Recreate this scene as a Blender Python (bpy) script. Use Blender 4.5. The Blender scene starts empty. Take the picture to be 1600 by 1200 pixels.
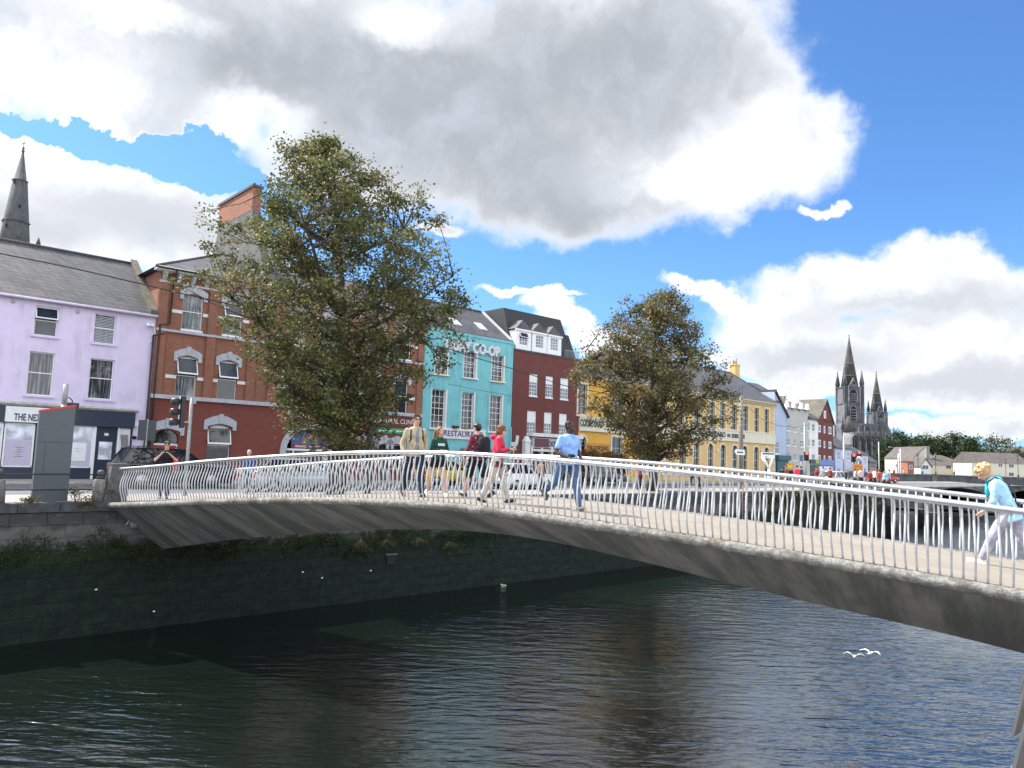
import bpy, bmesh, math, random
import numpy as np
from mathutils import Vector, Matrix
random.seed(7); RNG = np.random.RandomState(11)
R = math.radians; PI = math.pi
scn = bpy.context.scene
col = scn.collection

# ------------------------------------------------------------------ camera
EYE = np.array([0.0, 0.0, 6.5]); FPX = 1150.0; PIT = R(5.6); ROL = R(1.9)
_fw = np.array([0, math.cos(PIT), math.sin(PIT)]); _r0 = np.array([1.0, 0, 0]); _u0 = np.cross(_r0, _fw)
_rt = _r0*math.cos(ROL) + _u0*math.sin(ROL); _up = -_r0*math.sin(ROL) + _u0*math.cos(ROL)
cd = bpy.data.cameras.new('camera'); cam = bpy.data.objects.new('camera', cd); col.objects.link(cam)
cd.sensor_width = 36.0; cd.lens = FPX/1600*36; cd.clip_start = 0.1; cd.clip_end = 9000
_m = Matrix(((_rt[0], _up[0], -_fw[0], 0), (_rt[1], _up[1], -_fw[1], 0), (_rt[2], _up[2], -_fw[2], 0), (0, 0, 0, 1)))
cam.matrix_world = Matrix.Translation(Vector(EYE)) @ _m
scn.camera = cam

def ray(px, py): return _fw + _rt*(px-800)/FPX - _up*(py-600)/FPX
def onz(px, py, z):
    d = ray(px, py); return EYE + d*((z-EYE[2])/d[2])
def atdepth(px, py, Y):
    d = ray(px, py); return EYE + d*(Y/d[1])
def onplane(px, py, p0, dr):
    n = np.array([-dr[1], dr[0], 0.]); d = ray(px, py)
    t = ((np.array([p0[0], p0[1], 0.])-EYE)@n)/(d@n); P = EYE+d*t
    return P, float((P[:2]-np.array(p0[:2]))@np.array(dr[:2]))

# ------------------------------------------------------------------ sun, sky, exposure
SUN_EL = R(50); SUN_AZ = R(-66)     # azimuth from +Y towards +X (left, behind the houses)
sd = bpy.data.lights.new('sun', 'SUN'); sun = bpy.data.objects.new('sun', sd); col.objects.link(sun)
sd.energy = 3.6; sd.angle = R(0.6); sd.color = (1.0, 0.95, 0.86)
sdir = Vector((math.sin(SUN_AZ)*math.cos(SUN_EL), math.cos(SUN_AZ)*math.cos(SUN_EL), math.sin(SUN_EL)))
sun.rotation_euler = sdir.to_track_quat('Z', 'Y').to_euler()
sun.location = (-60, 50, 90)
scn.view_settings.view_transform = 'Standard'; scn.view_settings.look = 'None'
scn.view_settings.gamma = 1; scn.view_settings.exposure = 1.38
scn.render.resolution_x = 1024; scn.render.resolution_y = 768

class NT:
    """tiny node-tree helper"""
    def __init__(s, t): s.t = t; s.t.nodes.clear()
    def n(s, typ, **k):
        nd = s.t.nodes.new(typ)
        ins = k.pop('ins', {})
        for a, v in k.items(): setattr(nd, a, v)
        for a, v in ins.items():
            if isinstance(v, bpy.types.NodeSocket): s.t.links.new(v, nd.inputs[a])
            else: nd.inputs[a].default_value = v
        return nd
    def l(s, a, b): s.t.links.new(a, b)
    def math(s, op, a, b=None, c=None, clamp=False):
        ins = {0: a}
        if b is not None: ins[1] = b
        if c is not None: ins[2] = c
        return s.n('ShaderNodeMath', operation=op, use_clamp=clamp, ins=ins).outputs[0]
    def mix(s, f, a, b, blend='MIX'):
        nd = s.n('ShaderNodeMix', data_type='RGBA', blend_type=blend)
        for k, v in ((0, f), (6, a), (7, b)):
            if isinstance(v, bpy.types.NodeSocket): s.l(v, nd.inputs[k])
            else: nd.inputs[k].default_value = v if k == 0 else (*v[:3], 1)
        return nd.outputs[2]
    def noise(s, vec, scale, detail=4, rough=.5, dist=0.0, out=0):
        return s.n('ShaderNodeTexNoise', ins={'Vector': vec, 'Scale': scale, 'Detail': detail, 'Roughness': rough, 'Distortion': dist}).outputs[out]
    def sstep(s, v, a, b, lo=0.0, hi=1.0):
        return s.n('ShaderNodeMapRange', interpolation_type='SMOOTHSTEP', ins={0: v, 1: a, 2: b, 3: lo, 4: hi}).outputs[0]
    def ramp(s, v, stops):
        nd = s.n('ShaderNodeValToRGB'); s.l(v, nd.inputs[0]); e = nd.color_ramp.elements
        while len(e) < len(stops): e.new(.5)
        for q, (p, c) in zip(e, stops): q.position = p; q.color = (*c, 1)
        return nd.outputs[0]

world = bpy.data.worlds.new('World'); scn.world = world; world.use_nodes = True
w = NT(world.node_tree)
tc = w.n('ShaderNodeTexCoord'); V = tc.outputs['Generated']
sky = w.n('ShaderNodeTexSky', sky_type='NISHITA', sun_disc=False, sun_elevation=SUN_EL, sun_rotation=SUN_AZ,
          air_density=1.0, dust_density=0.6, ozone_density=3.0, altitude=20)
sep = w.n('ShaderNodeSeparateXYZ', ins={0: V})
az = w.math('ARCTAN2', sep.outputs[0], sep.outputs[1]); el = w.math('ARCSINE', sep.outputs[2])
P0 = w.n('ShaderNodeCombineXYZ', ins={0: az, 1: el, 2: 0.0}).outputs[0]
# ragged edges: warp the directions with noise of two sizes
n1 = w.noise(V, 4.0, 7, .6, out=1); n2 = w.noise(V, 20.0, 8, .62, out=1)
def cen(c, k):
    a = w.n('ShaderNodeVectorMath', operation='SUBTRACT', ins={0: c, 1: (.5, .5, .5)}).outputs[0]
    return w.n('ShaderNodeVectorMath', operation='SCALE', ins={0: a, 'Scale': k}).outputs[0]
Pw = w.n('ShaderNodeVectorMath', operation='ADD', ins={0: P0, 1: cen(n1, .17)}).outputs[0]
Pw = w.n('ShaderNodeVectorMath', operation='ADD', ins={0: Pw, 1: cen(n2, .04)}).outputs[0]
def blobfield(lst, P):
    acc = None
    for (px, py, rx, ry) in lst:
        d = ray(px, py); d = d/np.linalg.norm(d)
        a = math.atan2(d[0], d[1]); e = math.asin(d[2])
        sx = FPX/rx*.9; sy = FPX/ry*.95
        ce = max(.5, math.cos(e))
        ma = w.n('ShaderNodeVectorMath', operation='MULTIPLY_ADD', ins={0: P, 1: (sx*ce, sy, 0), 2: (-a*sx*ce, -e*sy, 0)}).outputs[0]
        ln = w.n('ShaderNodeVectorMath', operation='LENGTH', ins={0: ma}).outputs[1]
        acc = ln if acc is None else w.math('SMOOTH_MIN', acc, ln, .25)
    return acc
#CLOUDS
CL = [(150, 40, 330, 120), (480, 70, 380, 130), (690, 190, 300, 150), (950, 90, 240, 150), (880, 270, 250, 100),
      (1120, 240, 190, 80), (1190, 120, 60, 60), (1240, 200, 90, 55), (560, 260, 150, 60), (1060, 20, 130, 60),
      (190, 150, 170, 50), (130, 290, 210, 90), (10, 250, 110, 90), (270, 350, 130, 75), (60, 340, 200, 60), (370, 390, 100, 40),
      (1340, 440, 130, 52), (1230, 500, 110, 50), (1470, 440, 90, 48), (1400, 530, 230, 52), (1590, 480, 90, 52), (1500, 590, 190, 38),
      (1260, 590, 120, 30), (1085, 450, 60, 18), (1130, 475, 40, 16), (1490, 655, 170, 17), (1180, 545, 90, 22),
      (820, 465, 70, 11), (845, 490, 28, 24), (870, 520, 38, 18), (930, 545, 60, 20), (1300, 308, 28, 12), (700, 350, 50, 14)]
HO = [(70, 170, 50, 13), (165, 200, 55, 12), (265, 215, 60, 26), (350, 270, 50, 16)]
GR = [(720, 170, 340, 150), (930, 320, 190, 75), (480, 130, 260, 70), (1030, 60, 180, 90), (860, 130, 260, 130), (900, 230, 160, 130)]
LG = [(560, 150, 480, 150), (900, 190, 330, 190), (240, 330, 160, 60), (1430, 475, 150, 30), (1280, 545, 130, 28), (1530, 590, 150, 24), (40, 330, 110, 30), (300, 60, 160, 60)]
dC = blobfield(CL, Pw); dH = blobfield(HO, Pw); dG = blobfield(GR, Pw)
fr = w.noise(V, 9.0, 9, .6)
cov = w.math('SUBTRACT', 1.06, dC)
cov = w.math('ADD', cov, w.math('MULTIPLY', w.math('SUBTRACT', fr, .5), 1.0))
hole = w.sstep(dH, .75, 1.25, 1.0, 0.0)
cov = w.math('SUBTRACT', cov, w.math('MULTIPLY', hole, 1.2))
# a general broken cloud deck for the half of the sky outside the photographed part
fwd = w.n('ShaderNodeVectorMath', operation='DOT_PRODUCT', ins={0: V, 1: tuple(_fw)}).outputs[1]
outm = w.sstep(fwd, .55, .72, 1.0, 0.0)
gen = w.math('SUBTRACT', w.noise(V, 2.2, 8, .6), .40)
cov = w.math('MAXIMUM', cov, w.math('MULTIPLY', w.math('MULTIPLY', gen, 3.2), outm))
mask = w.sstep(cov, .0, .42)
mask = w.math('MULTIPLY', mask, w.sstep(sep.outputs[2], -.02, .01))
bill = w.noise(Pw, 9.0, 8, .62, .35)
thick = w.sstep(w.math('ADD', cov, w.math('MULTIPLY', w.math('SUBTRACT', bill, .5), .9)), .15, 1.0)
grey = w.math('MULTIPLY', w.sstep(w.math('ADD', dG, w.math('MULTIPLY', w.math('SUBTRACT', bill, .5), 1.1)), .25, 1.55, 1.0, 0.0), w.sstep(cov, .05, .75))
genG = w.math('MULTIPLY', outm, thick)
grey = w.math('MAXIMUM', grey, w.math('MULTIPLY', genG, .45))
dL = blobfield(LG, Pw); dB = blobfield([(1140, 245, 170, 48), (1250, 200, 70, 50), (70, 110, 120, 85), (200, 25, 90, 22), (380, 195, 90, 36), (640, 40, 60, 30), (1040, 270, 90, 30), (1400, 410, 130, 30), (150, 225, 110, 30), (1250, 430, 60, 30)], Pw)
br = w.sstep(w.math('ADD', dB, w.math('MULTIPLY', w.math('SUBTRACT', bill, .5), 1.3)), .35, 1.5, .95, 0.0); nbr = w.math('SUBTRACT', 1.0, br)
lg = w.math('MULTIPLY', w.sstep(w.math('ADD', dL, w.math('MULTIPLY', w.math('SUBTRACT', bill, .5), 1.2)), .3, 1.35, 1.0, 0.0), w.sstep(cov, .0, .55))
lg = w.math('MULTIPLY', lg, nbr); grey = w.math('MULTIPLY', grey, nbr)
cloudc = w.mix(w.math('MULTIPLY', lg, .85), (.71, .73, .76), (.43, .45, .485))
cloudc = w.mix(w.math('MULTIPLY', grey, .85), cloudc, (.275, .295, .33))
cloudc = w.mix(w.math('MULTIPLY', w.math('MULTIPLY', thick, w.sstep(bill, .38, .70)), .75), cloudc, (.42, .45, .51))
skyc = w.n('ShaderNodeVectorMath', operation='MULTIPLY', ins={0: sky.outputs[0], 1: (.070, .104, .138)}).outputs[0]
# thin high veil low over the horizon
veil = w.sstep(sep.outputs[2], .0, .33, .34, 0.0)
skyc = w.mix(veil, skyc, (.25, .50, .76))
cloudc = w.n('ShaderNodeVectorMath', operation='SCALE', ins={0: cloudc, 'Scale': w.math('ADD', 1.0, w.math('MULTIPLY', outm, 1.1))}).outputs[0]  # unseen clouds out of frame brightened to add fill light on the shaded fronts
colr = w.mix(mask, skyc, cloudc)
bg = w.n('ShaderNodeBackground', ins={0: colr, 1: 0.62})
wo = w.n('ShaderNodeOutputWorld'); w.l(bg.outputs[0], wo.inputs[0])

# ------------------------------------------------------------------ objects
def tag(o, label=None, cat=None, group=None, kind=None):
    if label: o['label'] = label
    if cat: o['category'] = cat
    if group: o['group'] = group
    if kind: o['kind'] = kind
    return o
def thing(name, label, cat, loc=(0, 0, 0), rz=0.0, group=None):
    o = bpy.data.objects.new(name, None); col.objects.link(o); o.empty_display_size = .3
    o.location = loc; o.rotation_euler = (0, 0, rz); return tag(o, label, cat, group)
def kids(o): return [c for c in bpy.data.objects if c.parent == o]
def copy_tree(o, parent=None):
    c = o.copy(); col.objects.link(c); c.parent = parent
    for ch in kids(o): copy_tree(ch, c)
    return c

class MB:
    def __init__(s): s.v = []; s.f = []; s.m = []; s.cm = 0; s.sm = []; s.cs = False
    def add(s, vs, fs):
        b = len(s.v); s.v += [tuple(map(float, p)) for p in vs]
        for f in fs: s.f.append(tuple(b+i for i in f)); s.m.append(s.cm); s.sm.append(s.cs)
        return s
    def box(s, x0, y0, z0, x1, y1, z1):
        if x1 < x0: x0, x1 = x1, x0
        if y1 < y0: y0, y1 = y1, y0
        if z1 < z0: z0, z1 = z1, z0
        return s.add([(x0, y0, z0), (x1, y0, z0), (x1, y1, z0), (x0, y1, z0), (x0, y0, z1), (x1, y0, z1), (x1, y1, z1), (x0, y1, z1)],
                     [(0, 3, 2, 1), (4, 5, 6, 7), (0, 1, 5, 4), (1, 2, 6, 5), (2, 3, 7, 6), (3, 0, 4, 7)])
    def poly(s, pts): return s.add(pts, [tuple(range(len(pts)))])
    def hull(s, a, b):
        """prism between two equal polygons"""
        n = len(a); return s.add(list(a)+list(b), [tuple(range(n))[::-1], tuple(range(n, 2*n))]+[(i, (i+1) % n, n+(i+1) % n, n+i) for i in range(n)])
    def prism_y(s, pts, y0, y1): return s.hull([(x, y0, z) for x, z in pts], [(x, y1, z) for x, z in pts])
    def prism_x(s, pts, x0, x1): return s.hull([(x0, y, z) for y, z in pts], [(x1, y, z) for y, z in pts])
    def prism_z(s, pts, z0, z1): return s.hull([(x, y, z0) for x, y in pts], [(x, y, z1) for x, y in pts])
    def loft(s, rings, cap=True):
        n = len(rings[0]); vs = [p for r in rings for p in r]; fs = []
        for k in range(len(rings)-1):
            for i in range(n):
                j = (i+1) % n; fs.append((k*n+i, k*n+j, (k+1)*n+j, (k+1)*n+i))
        if cap: fs += [tuple(range(n))[::-1], tuple(range((len(rings)-1)*n, len(rings)*n))]
        o = s.cs; s.cs = True; s.add(vs, fs); s.cs = o; return s
    def tube(s, pts, r, n=8, sq=None):
        pts = [Vector(p) for p in pts]; k = len(pts); rr = [r]*k if not hasattr(r, '__len__') else r
        rings = []; up = None
        for i, p in enumerate(pts):
            t = (pts[min(i+1, k-1)]-pts[max(i-1, 0)])
            if t.length < 1e-9: t = Vector((0, 0, 1))
            t.normalize()
            if up is None: up = Vector((0, 0, 1)) if abs(t.z) < .9 else Vector((0, 1, 0))
            a = t.cross(up); 
            if a.length < 1e-4: a = t.cross(Vector((1, .3, 0)))
            a.normalize(); b = a.cross(t).normalized(); up = b
            rings.append([p+(a*math.cos(2*PI*q/n)+b*math.sin(2*PI*q/n))*rr[i] for q in range(n)])
        return s.loft(rings)
    def ell(s, c, r, n=12, m=8, rot=None):
        rings = []; c = Vector(c)
        for i in range(1, m):
            t = PI*i/m
            ring = []
            for q in range(n):
                a = 2*PI*q/n; p = Vector((r[0]*math.sin(t)*math.cos(a), r[1]*math.sin(t)*math.sin(a), -r[2]*math.cos(t)))
                if rot: p = rot @ p
                ring.append(c+p)
            rings.append(ring)
        return s.loft(rings)
    def cap(s, p0, r0, p1, r1, n=10):
        """tapered capsule"""
        p0 = Vector(p0); p1 = Vector(p1); d = (p1-p0); L = d.length or 1e-6; d = d/L
        P = []; RR = []
        for t in (-.95, -.6, 0): P.append(p0+d*r0*t); RR.append(max(r0*.12, r0*math.sqrt(max(0, 1-t*t))))
        for t in (0, .6, .95): P.append(p1+d*r1*t); RR.append(max(r1*.12, r1*math.sqrt(max(0, 1-t*t))))
        return s.tube(P, RR, n)
    def lathe(s, prof, c=(0, 0), n=12, rot=0.0):
        return s.loft([[(c[0]+r*math.cos(2*PI*q/n+rot), c[1]+r*math.sin(2*PI*q/n+rot), z) for q in range(n)] for r, z in prof])
    def build(s, name, mats, parent=None, smooth=None):
        me = bpy.data.meshes.new(name); me.from_pydata(s.v, [], s.f)
        mats = mats if isinstance(mats, (list, tuple)) else [mats]
        for q in mats: me.materials.append(q)
        if len(mats) > 1: me.polygons.foreach_set('material_index', s.m)
        me.polygons.foreach_set('use_smooth', s.sm if smooth is None else [smooth]*len(s.f))
        bm = bmesh.new(); bm.from_mesh(me); bmesh.ops.recalc_face_normals(bm, faces=bm.faces); bm.to_mesh(me); bm.free()
        me.update()
        o = bpy.data.objects.new(name, me); col.objects.link(o)
        if parent is not None: o.parent = parent
        return o

def text_mesh(txt, size, ext, mat, name='lettering', parent=None, xscale=1.0, loc=(0, 0, 0), rx=PI/2, rz=0.0, align='LEFT', bold=0.0, shear=0.0, ry=0.0):
    cu = bpy.data.curves.new(name, 'FONT'); cu.body = txt; cu.size = size; cu.extrude = ext; cu.offset = bold; cu.align_x = align
    cu.resolution_u = 3; cu.shear = shear
    o = bpy.data.objects.new('tmp', cu); col.objects.link(o)
    me = bpy.data.meshes.new_from_object(o.evaluated_get(bpy.context.evaluated_depsgraph_get()))
    bpy.data.objects.remove(o); me.name = name; me.materials.clear(); me.materials.append(mat)
    M = Matrix.Translation(loc) @ Matrix.Rotation(rz, 4, 'Z') @ Matrix.Rotation(ry, 4, 'Y') @ Matrix.Rotation(rx, 4, 'X') @ Matrix.Diagonal((xscale, 1, 1, 1))
    me.transform(M)
    q = bpy.data.objects.new(name, me); col.objects.link(q)
    if parent is not None: q.parent = parent
    return q

# ------------------------------------------------------------------ materials
MATS = {}
def newmat(name):
    m = bpy.data.materials.new(name); m.use_nodes = True; t = NT(m.node_tree)
    b = t.n('ShaderNodeBsdfPrincipled'); o = t.n('ShaderNodeOutputMaterial'); t.l(b.outputs[0], o.inputs[0])
    MATS[name] = m; return m, t, b
def setp(b, **k):
    for a, v in k.items(): b.inputs[a.replace('_', ' ')].default_value = v
def plain(name, c, rough=.6, var=.12, scale=6.0, bump=0.0, metal=0.0, spec=.5, stain=0.0, bscale=40.0):
    """painted or raw surface: slight colour drift, optional grime streaks running down, optional bump"""
    if name in MATS: return MATS[name]
    m, t, b = newmat(name); X = t.n('ShaderNodeTexCoord').outputs['Object']
    n = t.noise(X, scale, 5, .6)
    lo = [max(0, q*(1-var)) for q in c]; hi = [min(1, q*(1+var)) for q in c]
    cc = t.mix(t.sstep(n, .3, .7), lo, hi)
    if stain:
        mp = t.n('ShaderNodeMapping', ins={0: X, 3: (2.2, 2.2, .22)}).outputs[0]
        s1 = t.noise(mp, 1.6, 6, .65); s2 = t.noise(X, .8, 4, .6)
        f = t.math('MULTIPLY', t.sstep(t.math('MULTIPLY', s1, s2), .22, .40), stain)
        cc = t.mix(f, cc, [q*.45 for q in c])
    t.l(cc, b.inputs['Base Color']); setp(b, Roughness=rough, Metallic=metal, Specular_IOR_Level=spec)
    if bump:
        bp = t.n('ShaderNodeBump', ins={'Strength': bump, 'Distance': .02, 'Height': t.noise(X, bscale, 6, .6)})
        t.l(bp.outputs[0], b.inputs['Normal'])
    return m
def bricky(name, c1, c2, mortar, bw=.225, bh=.075, mort=.012, rough=.85, bump=.5, offset=.5, zmul=1.0, drift=.25, stain=.0, grime=(.1, .09, .08)):
    m, t, b = newmat(name); X = t.n('ShaderNodeTexCoord').outputs['Object']
    s = t.n('ShaderNodeSeparateXYZ', ins={0: X})
    v = t.n('ShaderNodeCombineXYZ', ins={0: t.math('ADD', s.outputs[0], s.outputs[1]), 1: t.math('MULTIPLY', s.outputs[2], zmul), 2: 0.0}).outputs[0]
    br = t.n('ShaderNodeTexBrick', offset=offset, ins={'Vector': v, 'Color1': (*c1, 1), 'Color2': (*c2, 1), 'Mortar': (*mortar, 1), 'Scale': 1.0,
             'Mortar Size': mort, 'Mortar Smooth': .1, 'Bias': 0.0, 'Brick Width': bw, 'Row Height': bh})
    n = t.noise(X, .9, 6, .65)
    cc = t.mix(t.sstep(n, .3, .75, 0, drift), br.outputs[0], grime)
    n3 = t.noise(v, 3.1, 3, .5)
    cc = t.mix(t.sstep(n3, .4, .7, 0, .35), cc, [min(1, q*1.35) for q in c2])
    if stain:
        mp = t.n('ShaderNodeMapping', ins={0: v, 3: (1.3, .16, 1)}).outputs[0]
        cc = t.mix(t.math('MULTIPLY', t.sstep(t.noise(mp, 2.2, 6, .65), .48, .72), stain), cc, grime)
    t.l(cc, b.inputs['Base Color']); setp(b, Roughness=rough, Specular_IOR_Level=.3)
    h = t.math('ADD', t.math('MULTIPLY', t.math('SUBTRACT', 1.0, br.outputs[1]), 1.0), t.math('MULTIPLY', t.noise(X, 30, 4, .6), .35))
    bp = t.n('ShaderNodeBump', ins={'Strength': bump, 'Distance': .015, 'Height': h}); t.l(bp.outputs[0], b.inputs['Normal'])
    return m

M_white = plain('white paint', (.74, .74, .72), .5, .06, 3, stain=.25)
M_greydk = plain('dark ridge tile', (.06, .06, .062), .7, .2)
M_upvc = plain('white window frame', (.78, .79, .80), .35, .04)
M_lilac = plain('lilac render', (.69, .61, .80), .8, .035, 1.2, bump=.15, stain=.28)
M_teal = plain('teal render', (.18, .50, .545), .75, .05, .9, bump=.12, stain=.5)
M_yellow = plain('yellow render', (.66, .45, .18), .8, .05, .8, bump=.1, stain=.4)
M_orange = plain('ochre render', (.66, .37, .06), .8, .05, .8, bump=.1, stain=.15)
M_cream = plain('cream render', (.66, .62, .50), .8, .05, .8, bump=.1, stain=.3)
M_navy = plain('navy shopfront', (.018, .032, .062), .4, .1)
M_dark = plain('dark interior', (.012, .012, .013), .9)
M_black = plain('black metal', (.015, .015, .017), .45)
M_greytrim = plain('grey stone trim', (.43, .45, .49), .8, .15, 8, bump=.3)
M_concrete = plain('pale concrete', (.42, .41, .38), .9, .2, 4, bump=.5, stain=.3)
M_brick = bricky('orange brick', (.40, .135, .070), (.27, .08, .045), (.24, .18, .14), drift=.4, stain=.25)
M_brick2 = bricky('painted red brick', (.27, .065, .045), (.20, .048, .036), (.15, .06, .05), drift=.3)
M_brick3 = bricky('dark red brick', (.20, .048, .042), (.15, .036, .034), (.11, .05, .045), drift=.35, bump=.3)
M_slate = bricky('slate roof', (.092, .090, .100), (.048, .047, .055), (.016, .016, .02), bw=.42, bh=.30, mort=.022, rough=.55, zmul=1.25, drift=.5, stain=.5, grime=(.13, .125, .12))
M_slatem = bricky('mossy slate roof', (.115, .108, .09), (.08, .075, .062), (.035, .035, .03), bw=.4, bh=.3, mort=.015, rough=.8, zmul=1.2, drift=.5, stain=.4, grime=(.20, .18, .13))
M_mans = plain('black mansard cladding', (.016, .018, .022), .6, .2)
M_steel = plain('brushed steel', (.55, .56, .57), .34, .08, 9, metal=.85, spec=.6)
M_steelpaint = plain('light grey painted steel', (.50, .51, .52), .38, .08, 14, metal=.2)
M_galv = plain('galvanised steel', (.30, .31, .32), .5, .2, 12, metal=.4)
M_totem = plain('dark grey totem panels', (.075, .090, .100), .45, .05)
M_red = plain('red paint', (.50, .02, .03), .45)
def glassmat(name, tint=(.012, .016, .02), rough=.04, curtain=None):
    m, t, b = newmat(name); X = t.n('ShaderNodeTexCoord').outputs['Object']
    c = t.mix(t.sstep(t.noise(X, 1.3, 2, .5), .35, .7), tint, [q*2.5 for q in tint])
    if curtain:
        mp = t.n('ShaderNodeMapping', ins={0: X, 3: (9, 9, .4)}).outputs[0]
        c = t.mix(t.sstep(t.noise(mp, 1.5, 3, .6), .45, .6, 0, .8), c, curtain)
    t.l(c, b.inputs['Base Color']); setp(b, Roughness=rough, Specular_IOR_Level=.8, IOR=1.5)
    bp = t.n('ShaderNodeBump', ins={'Strength': .06, 'Distance': .05, 'Height': t.noise(X, 1.1, 2, .5)}); t.l(bp.outputs[0], b.inputs['Normal'])
    return m
M_glass = glassmat('window glass'); M_glass2 = glassmat('window glass with net curtain', curtain=(.20, .21, .22))
M_glassb = glassmat('sash window glass', tint=(.05, .06, .07), curtain=(.34, .36, .38))
M_glasspale = glassmat('papered shop glass', tint=(.36, .38, .44), rough=.12)
M_frost = plain('blind', (.50, .54, .56), .5, .05)
# ------------------------------------------------------------------ frames
WD = np.array([.736, .677]); WD = WD/np.linalg.norm(WD); NB = np.array([-WD[1], WD[0]])   # along the quay / inland
W0 = np.array([-15.9, 24.0])                # a point of the quay wall's face
QA = math.atan2(WD[1], WD[0])
F0 = W0+NB*18.0                             # line of the house fronts
GZ = 4.45
def Q(u, v): p = W0+WD*u+NB*v; return (float(p[0]), float(p[1]))      # quay frame: u along, v inland from the wall's face
def upx(px, py=640, v=18.0):
    return onplane(px, py, W0+NB*v, WD)[1]

# ------------------------------------------------------------------ water
c1_, c2_ = onz(1180, 1080, 0), onz(1500, 1165, 0); WAVE = -math.degrees(math.atan2(c2_[1]-c1_[1], c2_[0]-c1_[0]))
m, t, b = newmat('river water')
X = t.n('ShaderNodeTexCoord').outputs['Object']
mp = t.n('ShaderNodeMapping', ins={0: X, 2: (0, 0, R(WAVE)), 3: (.75, 2.6, 1)}).outputs[0]
mp2 = t.n('ShaderNodeMapping', ins={0: X, 2: (0, 0, R(WAVE+16)), 3: (.8, 2.2, 1)}).outputs[0]
wa = t.noise(mp, .95, 2, .45, .5); wb = t.noise(mp2, 3.4, 3, .5, .3); wc = t.noise(X, .12, 2, .5)
amp = t.sstep(wc, .32, .62, .55, 1.15)
h = t.math('MULTIPLY', t.math('ADD', t.math('MULTIPLY', wa, 1.0), t.math('MULTIPLY', wb, .36)), amp)
bp = t.n('ShaderNodeBump', ins={'Strength': 1.0, 'Distance': .062, 'Height': h}); t.l(bp.outputs[0], b.inputs['Normal'])
cc = t.mix(t.sstep(t.noise(X, .25, 3, .5), .35, .7), (.0025, .0058, .0042), (.0038, .0080, .0055))
t.l(cc, b.inputs['Base Color']); setp(b, Roughness=.12, IOR=2.9, Specular_IOR_Level=.5)
mb = MB(); mb.poly([(-700, -500, 0), (900, -500, 0), (900, 900, 0), (-700, 900, 0)])
tag(mb.build('river_water', m), kind='structure')

# ------------------------------------------------------------------ ground sheets
def groundmat(name, c, sc=1.2, var=.2, rough=.9, crack=.0):
    m, t, b = newmat(name); X = t.n('ShaderNodeTexCoord').outputs['Object']
    n = t.noise(X, sc, 6, .65); n2 = t.noise(X, 60, 3, .6)
    cc = t.mix(t.sstep(n, .3, .7), [q*(1-var) for q in c], [q*(1+var) for q in c])
    cc = t.mix(t.sstep(n2, .35, .7, 0, .35), cc, [q*1.5 for q in c])
    t.l(cc, b.inputs['Base Color']); setp(b, Roughness=rough, Specular_IOR_Level=.3)
    bp = t.n('ShaderNodeBump', ins={'Strength': .3, 'Distance': .01, 'Height': n2}); t.l(bp.outputs[0], b.inputs['Normal'])
    return m
G_as = groundmat('asphalt', (.115, .118, .125)); G_foot = groundmat('footpath paving', (.26, .235, .225), 2.0)
G_land = groundmat('town ground', (.13, .13, .12), .05); G_mark = groundmat('road paint', (.62, .62, .58), 3, .12)
G_deck = groundmat('deck aggregate', (.215, .19, .16), 1.5, .12)
def sheet(name, pts, z, m):
    mb = MB(); mb.poly([(x, y, z) for x, y in pts]); return tag(mb.build(name, m), kind='structure')
E1 = (76.0, 150.0)
sheet('ground', [Q(-400, .6), Q(71.5, .6), (41, 80), (50, 97), (66, 128), E1, (76, 158), (160, 166), (900, 228), (3500, 900), (3500, 4500), (-3500, 4500), (-3500, -900)], GZ-.13, G_land)
sheet('road', [Q(-200, 4.4), Q(74, 4.4), Q(150, 6), Q(150, 15.0), Q(-200, 15.0)], GZ-.12, G_as)
mb = MB(); mb.prism_z([Q(-200, .6), Q(71.4, .6), Q(71.4, 4.3), Q(-200, 4.3)], GZ-.4, GZ); tag(mb.build('quay_footpath', G_foot), kind='structure')
mb = MB(); mb.prism_z([Q(-200, 15.1), Q(150, 15.1), Q(150, 17.98), Q(-200, 17.98)], GZ-.4, GZ); tag(mb.build('shop_footpath', G_foot), kind='structure')
mb = MB(); mb.prism_z([Q(-200, 4.3), Q(71.4, 4.3), Q(71.4, 4.45), Q(-200, 4.45)], GZ-.4, GZ+.004); tag(mb.build('kerb', M_concrete), kind='structure')
mb = MB(); mb.prism_z([Q(-200, 14.95), Q(150, 14.95), Q(150, 15.1), Q(-200, 15.1)], GZ-.4, GZ+.004); tag(mb.build('kerb', M_concrete), kind='structure')
mb = MB()
for k in range(-30, 40):
    a = k*4.0; mb.poly([(*Q(a, 9.4), GZ-.116), (*Q(a+2, 9.4), GZ-.116), (*Q(a+2, 9.52), GZ-.116), (*Q(a, 9.52), GZ-.116)])
for k in range(-4, 24):
    a = k*6.0; mb.poly([(*Q(a, 13.0), GZ-.116), (*Q(a+.1, 13.0), GZ-.116), (*Q(a+.1, 14.9), GZ-.116), (*Q(a, 14.9), GZ-.116)])
mb.poly([(*Q(-60, 12.9), GZ-.115), (*Q(-4, 12.9), GZ-.115), (*Q(-4, 13.0), GZ-.115), (*Q(-60, 13.0), GZ-.115)])
mb.poly([(*Q(-30, 4.75), GZ-.115), (*Q(60, 4.75), GZ-.115), (*Q(60, 4.85), GZ-.115), (*Q(-30, 4.85), GZ-.115)])
tag(mb.build('road_markings', G_mark), kind='structure')
NBK = [(-60, -47), (-12, -9), (.5, .7), (1.9, 2.4), (5.6, 7.3), (9.2, 9.6), (13, 13), (40, 38), (175, 168)]
sheet('near_bank', NBK+[(900, 176), (900, -600), (-700, -600)], GZ-.05, G_foot)

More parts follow.
